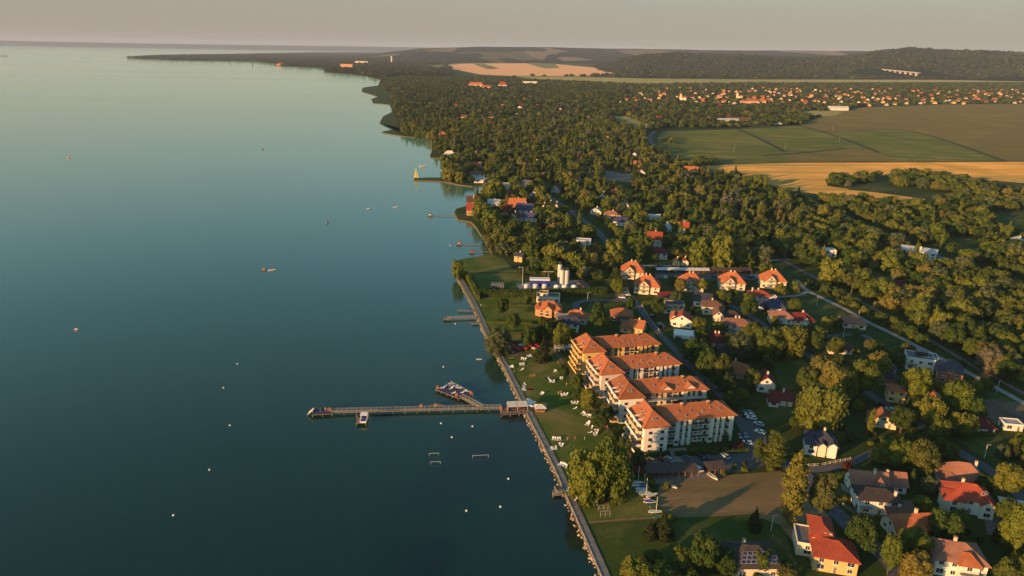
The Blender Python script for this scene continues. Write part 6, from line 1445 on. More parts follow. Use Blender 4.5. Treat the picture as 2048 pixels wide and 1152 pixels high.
for nm, m_, px in (('lime green', GREENF, (1024, 718)), ('yellow', YELL, (1031, 744)), ('pale green', TILES['green'], (1093, 756)), ('blue', BLUE, (1114, 759)), ('pink', RED, (1062, 778))):
    q = MB(); w_ = 1.2 if nm in ('pink', 'lime green') else .6
    q.box(-w_, w_, -1.0, 1.0, .01, .08, m_); q.box(-w_ * .9, w_ * .9, .5, .9, .08, .22, m_)
    tag(q.build('beach_mat', None, (*G(*px), 0), g2.uniform(-1, 1)), nm + ' beach mat lying on the upper lawn', 'beach mat')
# figures: one continuous skinned body
def body_mesh(name, joints, edges, cols):
    me = bpy.data.meshes.new(name); me.from_pydata([j[0] for j in joints], edges, []); o = bpy.data.objects.new(name, me); COL.objects.link(o)
    md = o.modifiers.new('s', 'SKIN'); ly = me.skin_vertices[0].data
    for i, j in enumerate(joints): ly[i].radius = (j[1], j[1] * (j[2] if len(j) > 2 else 1)); ly[i].use_root = (i == 0)
    o.modifiers.new('d', 'SUBSURF').levels = 1; bpy.context.view_layer.update()
    r = bpy.data.meshes.new_from_object(o.evaluated_get(bpy.context.evaluated_depsgraph_get())); bpy.data.objects.remove(o); r.name = name
    r.materials.clear(); r.materials.append(SKIN); r.materials.append(cols)
    for p in r.polygons: p.material_index = 1 if .72 < p.center.z < 1.0 and abs(p.center.x) < .25 else 0; p.use_smooth = True
    return r
def figure(name, step=0.0, arm=0.0, cols=CLOTH):
    J = [((0, 0, .95), .14, .8), ((0, 0, 1.2), .13, .75), ((0, 0, 1.42), .15, .65), ((0, 0, 1.53), .055), ((0, 0, 1.62), .085), ((0, .01, 1.74), .08),
         ((.10, 0, .88), .095), ((.12, step * .5, .48), .06), ((.12, step, .06), .045), ((.12, step - .14, .03), .04), ((-.10, 0, .88), .095), ((-.12, -step * .5, .48), .06), ((-.12, -step, .06), .045), ((-.12, -step - .14, .03), .04),
         ((.20, 0, 1.42), .055), ((.27, -.03 - arm * .15, 1.14), .042), ((.28, -.1 - arm * .3, .90 + arm * .3), .032), ((-.20, 0, 1.42), .055), ((-.27, .02, 1.14), .042), ((-.28, -.06, .88), .032)]
    E_ = [(0, 1), (1, 2), (2, 3), (3, 4), (4, 5), (0, 6), (6, 7), (7, 8), (8, 9), (0, 10), (10, 11), (11, 12), (12, 13), (2, 14), (14, 15), (15, 16), (2, 17), (17, 18), (18, 19)]
    return body_mesh(name, J, E_, cols)
PB = [figure('body', .0, .2, CLOTH), figure('body', .22, .6, RED), figure('body', .12, .9, YELL)]
HAIR = MB(); _v, _f = ICO1; HAIR.add([(a * .1, b * .11 + .02, c * .1 + 1.72) for a, b, c in _v], _f, DARK); HAIR = HAIR.mesh('hair', True)
def person(px, z, label, i):
    x, y = ZG(px[0], px[1], z); t = empty('person', (x, y, z), g2.uniform(-2, 2)); tag(t, label, 'person')
    mo('body', PB[i % 3], t); mo('hair', HAIR, t)
for i, (px, lb) in enumerate([((1060, 755), 'leftmost of three bathers standing together on the lawn'), ((1064, 755), 'middle one of three bathers standing together on the lawn'), ((1069, 754), 'rightmost of three bathers standing together on the lawn'), ((1133, 772), 'person in swimwear standing alone right of the loungers'), ((1122, 788), 'person walking on the lawn above a pair of loungers'), ((1117, 789), 'person crouched low left of the walking bather'),
      ((1135, 881), 'person standing on the dry patch of lawn, left'), ((1150, 879), 'person standing on the dry patch of lawn, middle'), ((1169, 880), 'person standing on the dry patch of lawn, right'), ((1208, 852), 'person walking up the footpath'), ((1214, 857), 'person beside the footpath behind another walker'), ((1226, 864), 'person at the footpath beside the shrubs'), ((1097, 722), 'person standing beside the conifer on the lawn'), ((1116, 728), 'person in swimwear beside the paved path at the conifer'), ((1026, 708), 'person at the round sandy playground')]): person(px, 0, lb, i)
for i, (px, lb) in enumerate([((641, 823), 'person standing alone at the head of the pier'), ((651, 822), 'person beside the bench frame at the head of the pier'), ((655, 823), 'person leaning at the bench frame at the head of the pier'), ((899, 772), 'person standing among the loungers on the pier platform'), ((714, 836), 'person standing on the shade raft')]): person(px, PZ, lb, i + 1)

# ------------------------------------------------------------------ boats
def hull_mesh(L, W, Hh, m1, m2):
    mb = MB(); n = 9; rings = []
    for i in range(n):
        t = i / (n - 1); w = W / 2 * (math.sin(math.pi * min(1, .18 + t * .82)) ** .6) * (1 if t < .97 else .12); x = (t - .5) * L; k = Hh * (.85 + .25 * t * t)
        rings.append([(x, -w, k), (x, -w * .75, k * .35), (x, 0, 0.02 + .25 * Hh * t ** 4), (x, w * .75, k * .35), (x, w, k)])
    vs = [p for r in rings for p in r]; fs = []
    for i in range(n - 1):
        for j in range(4): fs.append((i * 5 + j, (i + 1) * 5 + j, (i + 1) * 5 + j + 1, i * 5 + j + 1))
    fs += [(0, 1, 2, 3, 4)]; mb.add(vs, fs, m1)
    dv = [(r[0][0], r[0][1] * .96, r[0][2] - .04) for r in rings] + [(r[4][0], r[4][1] * .96, r[4][2] - .04) for r in rings]
    mb.add(dv, [(i, i + 1, n + i + 1, n + i) for i in range(n - 1)], m2); return mb.mesh('hull', True)
HW = hull_mesh(5.4, 1.7, .8, WHITE, CREAM); HB = hull_mesh(5.2, 1.7, .8, WHITE, BLUE); HG = hull_mesh(4.6, 1.6, .7, HULLG, HULLG); HR = hull_mesh(3.0, 1.3, .5, ORNG, WHITE)
def boat(loc, rz, me, label, cat='boat', name='boat', mast=0, sail=None, cabin=False, s=1.0, grp=None, trestle=False):
    t = empty(name, loc, rz); t.scale = (s, s, s); tag(t, label, cat, grp); z0 = .45 if trestle else 0
    mo('hull', me, t, (0, 0, z0))
    if trestle: m = MB(); m.box(-1.4, -1.2, -.6, .6, 0, .55, METAL); m.box(1.2, 1.4, -.6, .6, 0, .55, METAL); m.build('trestle', t)
    if mast: m = MB(); m.cyl(.4, 0, z0 + .3, z0 + mast, .10, CREAM, 6); m.bar((.4, 0, z0 + 1.3), (-2.0, 0, z0 + 1.3), .1, METAL); m.build('mast', t)
    if cabin: m = MB(); m.box(-1.0, .9, -.5, .5, .6, 1.15, WHITE); m.box(-.9, .8, -.52, .52, .8, 1.0, GLASS); m.build('cabin', t)
    if sail:
        m = MB(); m.add([(.35, .02, z0 + 1.2), (-2.3, .15, z0 + 1.2), (.35, .02, z0 + mast), (.35, -.03, z0 + 1.2), (-2.3, .1, z0 + 1.2), (.35, -.03, z0 + mast)], [(0, 1, 2), (5, 4, 3)], sail)
        m.add([(2.5, .0, z0 + .8), (.5, .2, z0 + 1.1), (.5, .05, z0 + mast * .86), (2.5, -.05, z0 + .8), (.5, .15, z0 + 1.1), (.5, 0, z0 + mast * .86)], [(0, 1, 2), (5, 4, 3)], sail); m.build('sail', t)
    return t
for i, (px, me, rz, mst, lb) in enumerate([((1274, 969), HW, 4, 9, 'white dinghy with tall mast, farthest back in the row of laid-up boats'), ((1269, 975), HW, 2, 0, 'short white hull in front of the farthest dinghy'), ((1286, 977), HB, 0, 7, 'dinghy under a blue cover with mast, near the back of the row'), ((1283, 982), HW, -3, 0, 'white hull below the blue-covered dinghy'),
     ((1284, 987), HW, -2, 0, 'plain white hull in the middle of the boat row'), ((1290, 991), HW, 8, 8, 'white dinghy with leaning pale mast in the middle of the boat row'), ((1304, 994), HW, 20, 0, 'white boat lying askew right of the boat row'), ((1294, 1001), HR, 4, 0, 'small orange-sided boat in the boat row'), ((1299, 1007), HB, -6, 0, 'boat with blue cover in the nearer half of the row'),
     ((1306, 1014), HG, -4, 0, 'dark green hull between blue cover and nearest mast'), ((1310, 1027), HW, -2, 7.5, 'nearest white dinghy with mast on the grass'), ((1314, 1035), HG, -6, 0, 'green upturned hull nearest the bushes')]):
    boat((*G(*px), 0), R(rz), me, lb, name='dinghy', cat='dinghy', mast=mst, trestle=True, s=.82, grp='dinghies laid up on the grass')
boat((*G(1344, 974), 0), R(-40), HW, 'small white boat lying by the bushes on the dry grass', s=.7)
boat((*G(1425, 955), 0), R(-60), HW, 'white boat parked beside the right shed', s=.9)
boat((*G(969, 612), .3), R(3), HW, 'white boat pulled up beside the promenade at the tall hedge', s=.9)
def wboat(px, rz, me, lb, **k): return boat((*ZG(px[0], px[1], WZ), WZ - .12), R(rz), me, lb, **k)
wboat((832, 357), 20, HW, 'sailboat with bright yellow sails at the end of the reedy point', name='sailboat', cat='sailboat', mast=11.5, sail=SAIL, s=1.15)
wboat((544, 541), 5, HW, 'small cream motorboat beside the swimming raft far out', cabin=False, s=1.0)
wboat((958, 719), -4, HW, 'small white rowing boat near the round willow', s=.55); wboat((738, 418), 10, HW, 'small motorboat out on the lake off the wooded point', cabin=True, s=.8); wboat((792, 415), 6, HW, 'narrow boat nearer to the wooded point', s=1.0)
wboat((845, 333), 0, HW, 'pale boat drifting off the reedy point', s=1.6); wboat((137, 316), 4, HR, 'orange-sided boat far out on the left', cabin=True, s=1.4); wboat((153, 660), 0, HR, 'small boat far left in mid lake', s=.8, cabin=True); wboat((655, 446), 70, HB, 'small sailing dinghy off the pier village', mast=5, sail=WHITE, s=.7)
wboat((460, 128), 60, HW, 'left one of two tiny white sails near the horizon', name='sailboat', cat='sailboat', mast=12, sail=WHITE, s=2.4); wboat((505, 130.5), 60, HW, 'right one of two tiny white sails near the horizon', name='sailboat', cat='sailboat', mast=12, sail=WHITE, s=2.8)
def islet(px, w, label):
    x, y = ZG(px[0], px[1], WZ); lb = [(i * w * .12 - w * .36, g2.uniform(-.1, .1) * w, 0, w * .13, w * .12, w * .035 * g2.uniform(.7, 1.3)) for i in range(7)]
    tag(mo('reed_islet', crown_mesh('reed_islet', lb, 200, w * .012, REED, seed=int(w)), None, (x, y, WZ)), label, 'islet')
islet((174, 116), 60, 'left one of two dark reed islets far out on the lake'); islet((243, 131), 34, 'right one of two dark reed islets far out on the lake'); islet((2, 112), 150, 'dark islet cut off by the left edge near the horizon')
for px, ex in (((731, 194), 'off the reed beds'), ((741, 199), 'close to the reed beds')): islet(px, 14, 'tiny dark reed patch ' + ex)
BU = MB(); _v2, _f2 = ICO2; BU.add([(a * .42, b * .42, c * .42 + .1) for a, b, c in _v2], _f2, WHITE); BU.cyl(0, 0, .45, .75, .06, ORNG, 6); BU = BU.mesh('buoy', True)
for px, lb in (((475, 728), 'white buoy farthest from shore in the upper row'), ((447, 776), 'white buoy left of the pier head, second in the row'), ((460, 851), 'white buoy in the middle of the left row'), ((419, 940), 'white buoy low in the left row'), ((347, 1031), 'white buoy nearest the camera on the left'), ((882, 847), 'white buoy just below the pier'), ((945, 853), 'white buoy just below the pavilion'), ((904, 875), 'reddish buoy between the pier and the water goals'), ((1017, 958), 'small buoy close to the rocks'), ((933, 1022), 'white buoy left of the last pair'), ((1001, 1014), 'white buoy right of the last pair'), ((887, 734), 'orange buoy above the lounger platform'), ((900, 491), 'tiny buoy beside the red-hut jetty'), ((911, 648), 'buoy beside the metal jetty')):
    tag(mo('buoy', BU, None, (*ZG(*px, WZ), WZ), 0, .9), lb, 'buoy')
for px, w, lb in (((868, 911), 3.6, 'upper left floating goal frame in the water'), ((871, 928), 3.6, 'lower left floating goal frame in the water'), ((961, 915), 6, 'wide goal frame in the water nearest the shore')):
    x, y = ZG(*px, WZ); m = MB(); m.bar((-w / 2, 0, -.4), (-w / 2, 0, 1.0), .09, WHITE); m.bar((w / 2, 0, -.4), (w / 2, 0, 1.0), .09, WHITE); m.bar((-w / 2, 0, 1.0), (w / 2, 0, 1.0), .09, WHITE); tag(m.build('water_goal', None, (x, y, WZ), R(6)), lb, 'goal')
BRR0 = TILES['brown']
def jetty(a, b, w, label, hut=None, rails=False):
    A, B = ZG(*a, 0), ZG(*b, 0); t = empty('jetty', (0, 0, 0)); tag(t, label, 'jetty'); deck_run(t, A, B, w, WOOD, rails=rails, z=0.0)
    if hut:
        m = MB(); m.box(A[0] - 2.2, A[0] + 2.4, A[1] - 1.8, A[1] + 1.8, -.2, .02, WOOD); m.build('platform', t)
        if hut != 'bare':
            m = MB(); m.box(A[0] - .8, A[0] + .8, A[1] - .7, A[1] + .7, .02, 1.3, hut); m.build('cabin', t); m = MB(); roof_geo(m, 'gable', A[0], A[1], 1.6, 1.4, 1.3, .4, .2, BRR0); m.build('roof', t)
jetty((895, 637), (952, 635), 1.6, 'metal-railed jetty with a swimming platform, left of the lakeside gardens', 'bare', True); jetty((916, 620), (948, 621), 1.4, 'low wooden jetty below the white boat'); jetty((944, 646), (962, 645), 2.2, 'short stubby jetty beside the metal-railed one')
jetty((918, 487), (958, 488), 1.0, 'thin jetty with small reddish hut', WALLS['orange']); jetty((944, 503), (980, 503), 1.0, 'thin jetty with red parasol platform near the spit', RED); jetty((860, 430), (908, 431), 1.0, 'thin jetty with small white and red hut off the wooded point', WALLS['white']); jetty((1106, 988), (1124, 987), 1.4, 'small jetty beside the big willows', None, True)
m = MB(); m.box(-1.6, 1.6, -1.4, 1.4, 0, .15, WOOD); m.box(-1.5, -1.3, -1.3, 1.3, .15, .9, WOOD); tag(m.build('wooden_platform', None, (*G(1119, 980), .1), R(10)), 'small dark wooden platform on the rocks beside the willows', 'platform')
def raftobj(px, m_, label):
    x, y = ZG(*px, WZ); t = empty('swimming_raft', (x, y, WZ)); t.scale = (.62, .62, .62); tag(t, label, 'raft'); m = MB(); m.box(-2.2, 2.2, -1.8, 1.8, -.2, .3, WOOD); m.build('deck', t)
    if m_: m = MB(); m.box(-1.5, 1.5, -1.2, 1.2, .3, 1.9, m_); m.build('cabin', t); m = MB(); roof_geo(m, 'shed', 0, 0, 3.2, 2.6, 1.9, .5, .2, WOODO); m.build('roof', t)
raftobj((528, 540), WOOD, 'moored raft with orange-brown wooden cabin far out'); raftobj((526, 299), DARK, 'dark raft far out in the upper lake'); raftobj((940, 468), None, 'small bare raft off the shore trees'); raftobj((842, 382), None, 'small bare raft below the yellow sail')
# ------------------------------------------------------------------ lido things on the beach lawn
x, y = G(1128, 703); t = empty('shelter', (x, y, 0), R(8)); tag(t, 'long open shelter with pale flat roof beside the yellow apartment block', 'shelter')
m = MB(); m.slab([(-5, -2, 2.8), (5, -2, 2.8), (5, 2.2, 3.1), (-5, 2.2, 3.1)], .2, TILES['white']); m.build('roof', t)
for u in (-4.7, 0, 4.7):
    for v in (-1.8, 2.0): m = MB(); m.bar((u, v, 0), (u, v, 2.85), .18, WHITE); m.build('post', t)
for u in (-2.2, 2.4): m = MB(); m.box(u - .8, u + .8, -.4, .4, .68, .78, CREAM); m.box(u - .1, u + .1, -.1, .1, 0, .68, CREAM); m.build('table', t)
for px, m_, lb in (((1163, 990), ORNG, 'orange dome tent under the big willows'), ((1180, 992), YELL, 'yellow dome tent under the big willows')):
    m = MB(); m.add([(a * 1.3, b * 1.1, max(0, c) * 1.35) for a, b, c in _v2], _f2, m_); m.box(-.35, .35, -1.12, -.95, 0, .8, DARK); tag(m.build('tent', None, (*G(*px), 0), .3), lb, 'tent')
x, y = G(1208, 1028); t = empty('climbing_frame', (x, y, 0), R(5)); tag(t, 'thin white climbing frame on the lower lawn', 'climbing frame'); m = MB()
for u in (-1.6, 0, 1.6):
    for v in (-1.6, 1.6): m.bar((u, v, 0), (u, v, 2.3), .09, METAL)
m.build('posts', t); m = MB()
for u in (-1.6, 0, 1.6): m.bar((u, -1.6, 2.3), (u, 1.6, 2.3), .08, METAL)
for v in (-1.6, 1.6): m.bar((-1.6, v, 2.3), (1.6, v, 2.3), .08, METAL); m.bar((-1.6, v, 1.2), (1.6, v, 1.2), .06, METAL)
m.build('crossbars', t)
x, y = G(1254, 958); t = empty('kiosk', (x, y, 0), R(8)); tag(t, 'small white and pink kiosk below the dark red parasols', 'kiosk'); m = MB(); m.box(-1.8, 1.8, -1.5, 1.5, 0, 2.3, WALLS['pink']); m.build('wall', t); m = MB(); roof_geo(m, 'gable', 0, 0, 3.6, 3, 2.3, .7, .3, TILES['white']); m.build('roof', t)
for u in (-1, 0.1, 1.1): place_win(t, SMALLW, u, -1.51, .9, 'f')
def carport(px, w, d, h, rc, label, rot, n, back=True):
    x, y = G(*px); t = empty('carport', (x, y, 0), R(rot)); tag(t, label, 'carport'); m = MB(); m.slab([(-w / 2, -d / 2, h), (w / 2, -d / 2, h), (w / 2, d / 2, h + .9), (-w / 2, d / 2, h + .9)], .2, rc); m.build('roof', t)
    for i in range(n + 1): m = MB(); u = -w / 2 + .2 + (w - .4) * i / n; m.bar((u, -d / 2 + .2, 0), (u, -d / 2 + .2, h), .2, WOODO); m.build('post', t)
    if back: m = MB(); m.box(-w / 2, w / 2, d / 2 - .3, d / 2 - .15, 0, h + .6, DARK); m.build('back_wall', t)
BRR = plain('brown_sheet_roof', (0.085, 0.06, 0.05), .85, .25, .8)
carport((1340, 948), 19.5, 5.2, 2.4, BRR, 'long carport with dark brown roof below the parked cars', 5, 8); carport((1430, 944), 7.5, 4.4, 2.4, BRR, 'short brown shed roof right of the long carport', 12, 3); carport((1276, 950), 3.4, 4, 2.3, TILES['maroon'], 'small dark red shed at the left end of the long carport', 4, 1)
carport((1365, 546), 37, 3.4, 2.6, TILES['white'], 'long pale carport roof behind the left villas', 1, 9); carport((1462, 546), 28, 3.4, 2.6, BRR, 'long brown carport roof behind the right villas', 1, 7)
x, y = G(1370, 674); t = empty('marquee', (x, y, 0), R(-12)); tag(t, 'white party marquee in front of the white gabled house', 'marquee'); m = MB(); block(m, 'gable', 0, 0, 12, 6, 2.2, 1.8, WHITE); m.build('sides', t); m = MB(); roof_geo(m, 'gable', 0, 0, 12, 6, 2.2, 1.8, .2, WHITE); m.build('roof', t)
# ------------------------------------------------------------------ waterworks behind the tall hedge
def tank(px, r, h, label, dome=False, name='tank', grp=None, tall=False):
    x, y = G(*px); t = empty(name, (x, y, 0)); tag(t, label, name, grp); m = MB(); m.cyl(0, 0, 0, h, r, STEEL, 20); m.build('shell', t)
    m = MB(); n = 16; vs = [(0, 0, h + r * (.5 if dome else .25))]
    for k in (1, 2): 
        for i in range(n): a_ = 2 * math.pi * i / n; q = r * (.6 if k == 1 else 1.0); vs.append((q * math.cos(a_), q * math.sin(a_), h + (r * (.38 if dome else .18) if k == 1 else 0)))
    fs = [(0, 1 + i, 1 + (i + 1) % n) for i in range(n)] + [(1 + i, 1 + n + i, 1 + n + (i + 1) % n, 1 + (i + 1) % n) for i in range(n)]; m.add(vs, fs, WHITE); m.build('roof', t)
    if tall:
        m = MB(); m.box(-.8, .8, -.8, .8, h + r * .2, h + 2.0, RAILM); m.build('head_box', t); m = MB()
        for s_ in (-.25, .25): m.bar((r + .1, s_, 0), (r + .1, s_, h + 1), .08, RAILM)
        m.build('ladder', t)
tank((1119, 562), 1.5, 11.2, 'sunlit tall silo standing behind the other two', tall=True, name='silo'); tank((1124, 572), 1.6, 10.6, 'left one of the two nearer tall silos', tall=True, name='silo'); tank((1133, 572), 1.5, 10.4, 'right one of the two nearer tall silos', tall=True, name='silo')
for px, l in (((1053, 580), 'leftmost'), ((1071, 580), 'second from left'), ((1089, 580), 'third from left')): tank(px, 1.7, 3.6, l + ' upright cylinder tank behind the tall hedge', grp='white tanks behind the tall hedge')
for px, l in (((1113, 580), 'leftmost'), ((1129, 580), 'middle'), ((1148, 580), 'rightmost')): tank(px, 1.9, 2.6, l + ' domed tank behind the tall hedge', dome=True, grp='white domed tanks behind the tall hedge')
x, y = G(1079, 571); t = empty('pump_house', (x, y, 0)); tag(t, 'blue clad pump house with white roof edge behind the tanks', 'pump house'); m = MB(); m.box(-6.2, 6.2, -2.2, 2.2, 0, 4.2, BLUEW); m.build('wall', t); m = MB(); m.box(-6.5, 6.5, -2.5, 2.5, 4.2, 4.9, WHITE); m.build('roof', t)
x, y = G(995, 575); t = empty('glass_pavilion', (x, y, 0)); tag(t, 'low grey glass shed on the lawn left of the tanks', 'shed'); m = MB(); m.box(-4, 4, -2.2, 2.2, 0, 2.6, GLASS)
for u in range(9): m.box(-4.05 + u, -3.95 + u, -2.26, 2.26, 0, 2.65, WHITE)
m.build('glazed_wall', t); m = MB(); m.box(-4.2, 4.2, -2.4, 2.4, 2.65, 2.9, TILES['grey']); m.build('roof', t)
x, y = G(1170, 578); m = MB(); m.slab([(-2.2, -9, 2.4), (2.2, -9, 2.4), (2.2, 9, 3.0), (-2.2, 9, 3.0)], .2, DARK); m.box(-2, 2, -8.6, 8.6, 0, 2.3, WALLS['brown']); tag(m.build('shed', None, (x, y, 0), R(18)), 'long dark low shed right of the silos', 'shed')
def mast(px, h, label, arm='flood', name='street_lamp', cat='lamp post', w=.16):
    x, y = G(*px); t = empty(name, (x, y, 0), R(g2.uniform(-20, 20))); tag(t, label, cat); m = MB(); m.cyl(0, 0, 0, h, w, METAL if arm != 'wood' else WOOD, 6, w * .6); m.build('pole', t); m = MB()
    if arm == 'flood': m.box(-2.6, .1, -.08, .08, h - .15, h, METAL); m.box(-2.7, -1.6, -.3, .3, h - .3, h + .05, METAL); m.build('lamp_head', t)
    elif arm == 'lamp': m.box(0, 1.2, -.05, .05, h - .1, h, METAL); m.box(.9, 1.4, -.1, .1, h - .16, h - .04, METAL); m.build('lamp_head', t)
    elif arm == 'T': m.box(-3.6, 3.6, -.12, .12, h - .3, h, METAL); m.build('crossbar', t)
    else: m.box(-.9, .9, -.06, .06, h - .8, h - .65, WOOD); m.build('crossbar', t)
mast((1045, 571), 12.5, 'tall floodlight mast on the lawn left of the silos', 'flood', 'floodlight_mast', 'mast', .2); mast((1096, 560), 6, 'T-shaped mast behind the blue pump house', 'T', 'radio_mast', 'mast')
for px, h, l in (((1700, 599), 9.5, 'catenary pole beside the railway, behind the pale pink roof'), ((1746, 620), 5, 'short white catenary pole beside the railway'), ((1833, 663), 9.5, 'catenary pole standing where the wood meets the railway'), ((2006, 752), 9.5, 'catenary pole beside the railway near the right edge'), ((1458, 545), 9, 'wooden pole behind the third villa'), ((1570, 520), 8, 'wooden pole behind the rightmost villa'), ((1245, 563), 7, 'wooden pole beside the upper car park')): mast(px, h, l, 'wood', 'utility_pole', 'utility pole')
for px, l in (((1542, 1062), 'thin lamp post at the corner of the dry grass field'), ((1968, 917), 'lamp post beside the lane and dark lawn'), ((1633, 612), 'lamp post at the head of the concrete road'), ((1716, 640), 'lamp post in the middle of the concrete road'), ((1993, 785), 'lamp post at the right part of the concrete road'), ((1175, 603), 'lamp post on the curved road above the brown house'), ((1686, 676), 'lamp post beside the pale pink-roofed house'), ((1365, 700), 'lamp post at the street bend')): mast(px, 6, l, 'lamp')
for px, l in (((1665, 262), 'left field pylon'), ((1570, 300), 'field pole at the maize boundary'), ((1468, 304), 'field pole in the green maize'), ((1678, 285), 'field pole below the left pylon'), ((1629, 230), 'pole at the top of the fields')): mast(px, 12, l + ' standing alone', 'wood', 'utility_pole', 'utility pole', .3)

# ------------------------------------------------------------------ cars
def car_meshes():
    b = MB(); prof = [(-2.1, .35), (-2.15, .75), (-1.9, .92), (-1.25, .98), (1.0, .95), (1.9, .82), (2.12, .6), (2.1, .32)]
    vs = [(x, -.85, z) for x, z in prof] + [(x, .85, z) for x, z in prof]; n = len(prof)
    b.add(vs, [(i, (i + 1) % n, n + (i + 1) % n, n + i) for i in range(n)] + [tuple(range(n))[::-1], tuple(range(n, 2 * n))], CARP)
    b.add([(-1.35, -.62, 1.42), (.25, -.62, 1.44), (.25, .62, 1.44), (-1.35, .62, 1.42), (-1.35, -.62, 1.37), (.25, -.62, 1.39), (.25, .62, 1.39), (-1.35, .62, 1.37)], [(0, 1, 2, 3), (0, 4, 5, 1), (1, 5, 6, 2), (2, 6, 7, 3), (3, 7, 4, 0)], CARP)
    g = MB(); g.add([(-1.85, -.78, .93), (1.0, -.78, .93), (1.0, .78, .93), (-1.85, .78, .93), (-1.38, -.64, 1.39), (.28, -.64, 1.41), (.28, .64, 1.41), (-1.38, .64, 1.39)], [(0, 1, 5, 4), (1, 2, 6, 5), (2, 3, 7, 6), (3, 0, 4, 7), (4, 5, 6, 7)], GLASS)
    w = MB(); k = 12; vs = [(.32 * math.cos(6.283 * i / k), y, .32 * math.sin(6.283 * i / k)) for y in (-.1, .1) for i in range(k)]
    w.add(vs, [(i, (i + 1) % k, k + (i + 1) % k, k + i) for i in range(k)] + [tuple(range(k)), tuple(range(k, 2 * k))[::-1]], TYRE)
    l = MB(); l.box(-.04, .04, -.18, .18, -.07, .07, WHITE)
    return b.mesh('body'), g.mesh('window'), w.mesh('wheel'), l.mesh('headlight')
CM = car_meshes()
def paint(name, c):
    m, nt, b = newmat(name); b.inputs['Base Color'].default_value = (*c, 1); b.inputs['Roughness'].default_value = .25; b.inputs['Coat Weight'].default_value = .6; return m
PAINTS = {}
for nm, c in (('white', (.72, .71, .69)), ('silver', (.40, .40, .41)), ('black', (.02, .02, .022)), ('dark blue', (.02, .03, .09)), ('dark red', (.16, .012, .012)), ('grey', (.13, .13, .14)), ('yellow', (.55, .35, .03))):
    me = CM[0].copy(); me.materials.clear(); me.materials.append(paint('car_paint_' + nm.replace(' ', '_'), c)); PAINTS[nm] = me
CARN = {}
def car(px, rot, col, where):
    x, y = G(*px); t = empty('car', (x, y, .04 if px[1] > 800 else .25), R(rot)); tag(t, '%s car %s' % (col, where), 'car', 'cars ' + where)
    mo('body', PAINTS[col], t); mo('window', CM[1], t)
    for sx in (-1.3, 1.3):
        for sy in (-.78, .78): mo('wheel', CM[2], t, (sx, sy, .32))
    for sy in (-.6, .6): mo('headlight', CM[3], t, (2.1, sy, .66))
w1 = 'parked between the hedge and the long carport'
for px, c in (((1291, 924), 'black'), ((1302, 923), 'yellow'), ((1325, 922), 'dark red'), ((1338, 921), 'silver'), ((1377, 919), 'grey'), ((1402, 916), 'black'), ((1413, 916), 'dark blue'), ((1450, 914), 'silver')): car(px, 118, c, w1)
car((1396, 940), 112, 'white', 'standing at the right end of the long carport')
w2 = 'parked at the right end of the frontmost apartment block'
for px, c, r in (((1496, 827), 'dark blue', 160), ((1499, 832), 'white', 160), ((1503, 838), 'white', 160), ((1517, 850), 'silver', 140), ((1520, 866), 'white', 140), ((1487, 873), 'dark blue', 165), ((1489, 879), 'grey', 165), ((1495, 888), 'white', 160)): car(px, r, c, w2)
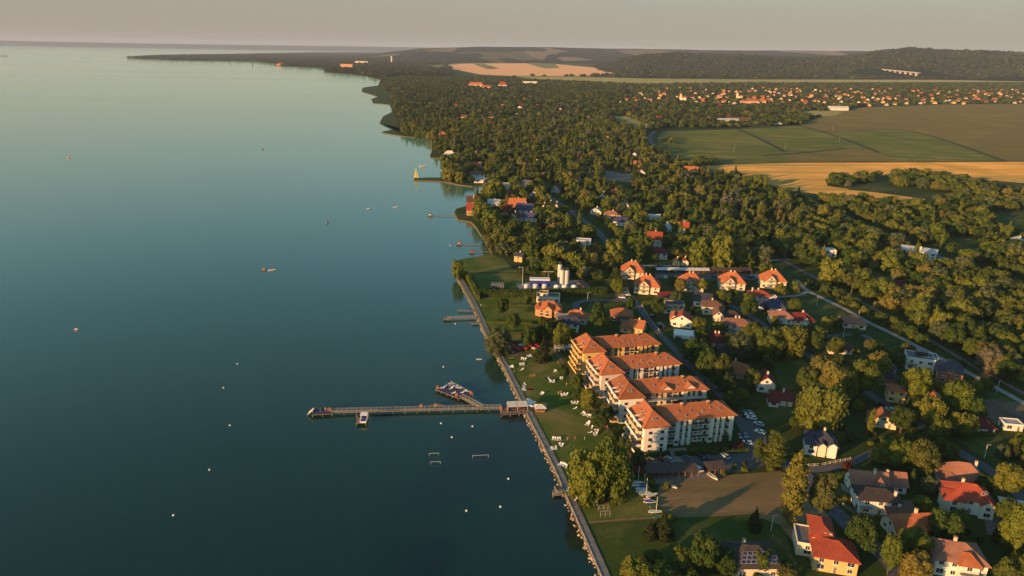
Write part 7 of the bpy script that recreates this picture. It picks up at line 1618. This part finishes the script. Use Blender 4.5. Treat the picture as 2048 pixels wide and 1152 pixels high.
for px, c, r, w in (((1435, 782), 'dark blue', 120, 'in the street behind the dormered apartment block'), ((1355, 678), 'black', 110, 'at the street bend'), ((1372, 716), 'white', 120, 'in the shade of the street trees'), ((1303, 634), 'black', 120, 'parked on the street above the white gabled house'), ((1321, 651), 'silver', 122, 'farther of two beside the white gabled house'), ((1325, 656), 'dark blue', 122, 'nearer of two beside the white gabled house'), ((1764, 810), 'dark blue', 140, 'nearest the poplars on the gardens lane'), ((1779, 821), 'white', 140, 'parked on the gardens lane'), ((1789, 828), 'black', 140, 'behind the white one on the gardens lane'), ((1172, 636), 'white', 115, 'parked on the curved road'), ((1319, 534), 'dark red', 178, 'on the upper road'), ((1847, 503), 'white', 150, 'driving on the highway'), ((1910, 528), 'white', 150, 'farther along the highway'), ((1206, 532), 'dark blue', 2, 'on the upper road at the garage'), ((1744, 692), 'grey', 20, 'at the end of the small cul-de-sac')): car(px, r, c, w)
for i in range(13):
    u = (i % 7) / 6; v = i // 7; car((1232 + 12 * u + v * 12, 566 + 31 * u), 170, ('white', 'silver', 'black', 'white', 'dark blue', 'grey')[i % 6], 'parked in the upper car park left of the villas')
for i, px in enumerate(((1330, 556), (1342, 556), (1352, 557), (1428, 555), (1440, 556), (1500, 555), (1512, 555))): car(px, 100, ('white', 'silver', 'white', 'dark blue', 'white', 'black', 'white')[i], 'parked behind the row of villas')
# garden walls, fences
def fence_line(px, h, m_, label, name='fence', step=2.2):
    line = GP(px); t = empty(name, (line[0][0], line[0][1], 0)); tag(t, label, name); ox, oy = line[0]
    for (a, b), (c, d) in zip(line[:-1], line[1:]):
        L = math.hypot(c - a, d - b); k = max(1, int(L / step)); m = MB()
        if name == 'wall': m.bar((a - ox, b - oy, h / 2), (c - ox, d - oy, h / 2), h * 1.0, m_)
        else:
            for hh in (.3, h * .95): m.bar((a - ox, b - oy, hh), (c - ox, d - oy, hh), .08, m_)
            for i in range(int(L / .5)): f = i * .5 / L; q = (a + (c - a) * f - ox, b + (d - b) * f - oy); m.bar((*q, 0.1), (*q, h), .05, m_)
        m.build('panel', t)
        for i in range(k + 1): f = i / k; q = (a + (c - a) * f - ox, b + (d - b) * f - oy); p = MB(); p.box(q[0] - .12, q[0] + .12, q[1] - .12, q[1] + .12, 0, h + .12, CONC); p.build('post', t)
fence_line([(1685, 1012), (1712, 1030), (1740, 1052)], 1.2, METAL, 'metal fence on concrete posts beside the lower street')
fence_line([(1605, 934), (1640, 932), (1700, 920)], 1.2, CREAM, 'pale fence along the lane below the white villa')
fence_line([(1283, 612), (1300, 640), (1318, 662)], 1.2, CREAM, 'pale fence following the street past the white gabled house')
fence_line([(1545, 1075), (1570, 1102), (1590, 1130)], 1.0, WOOD, 'low wooden fence left of the red stepped roof')
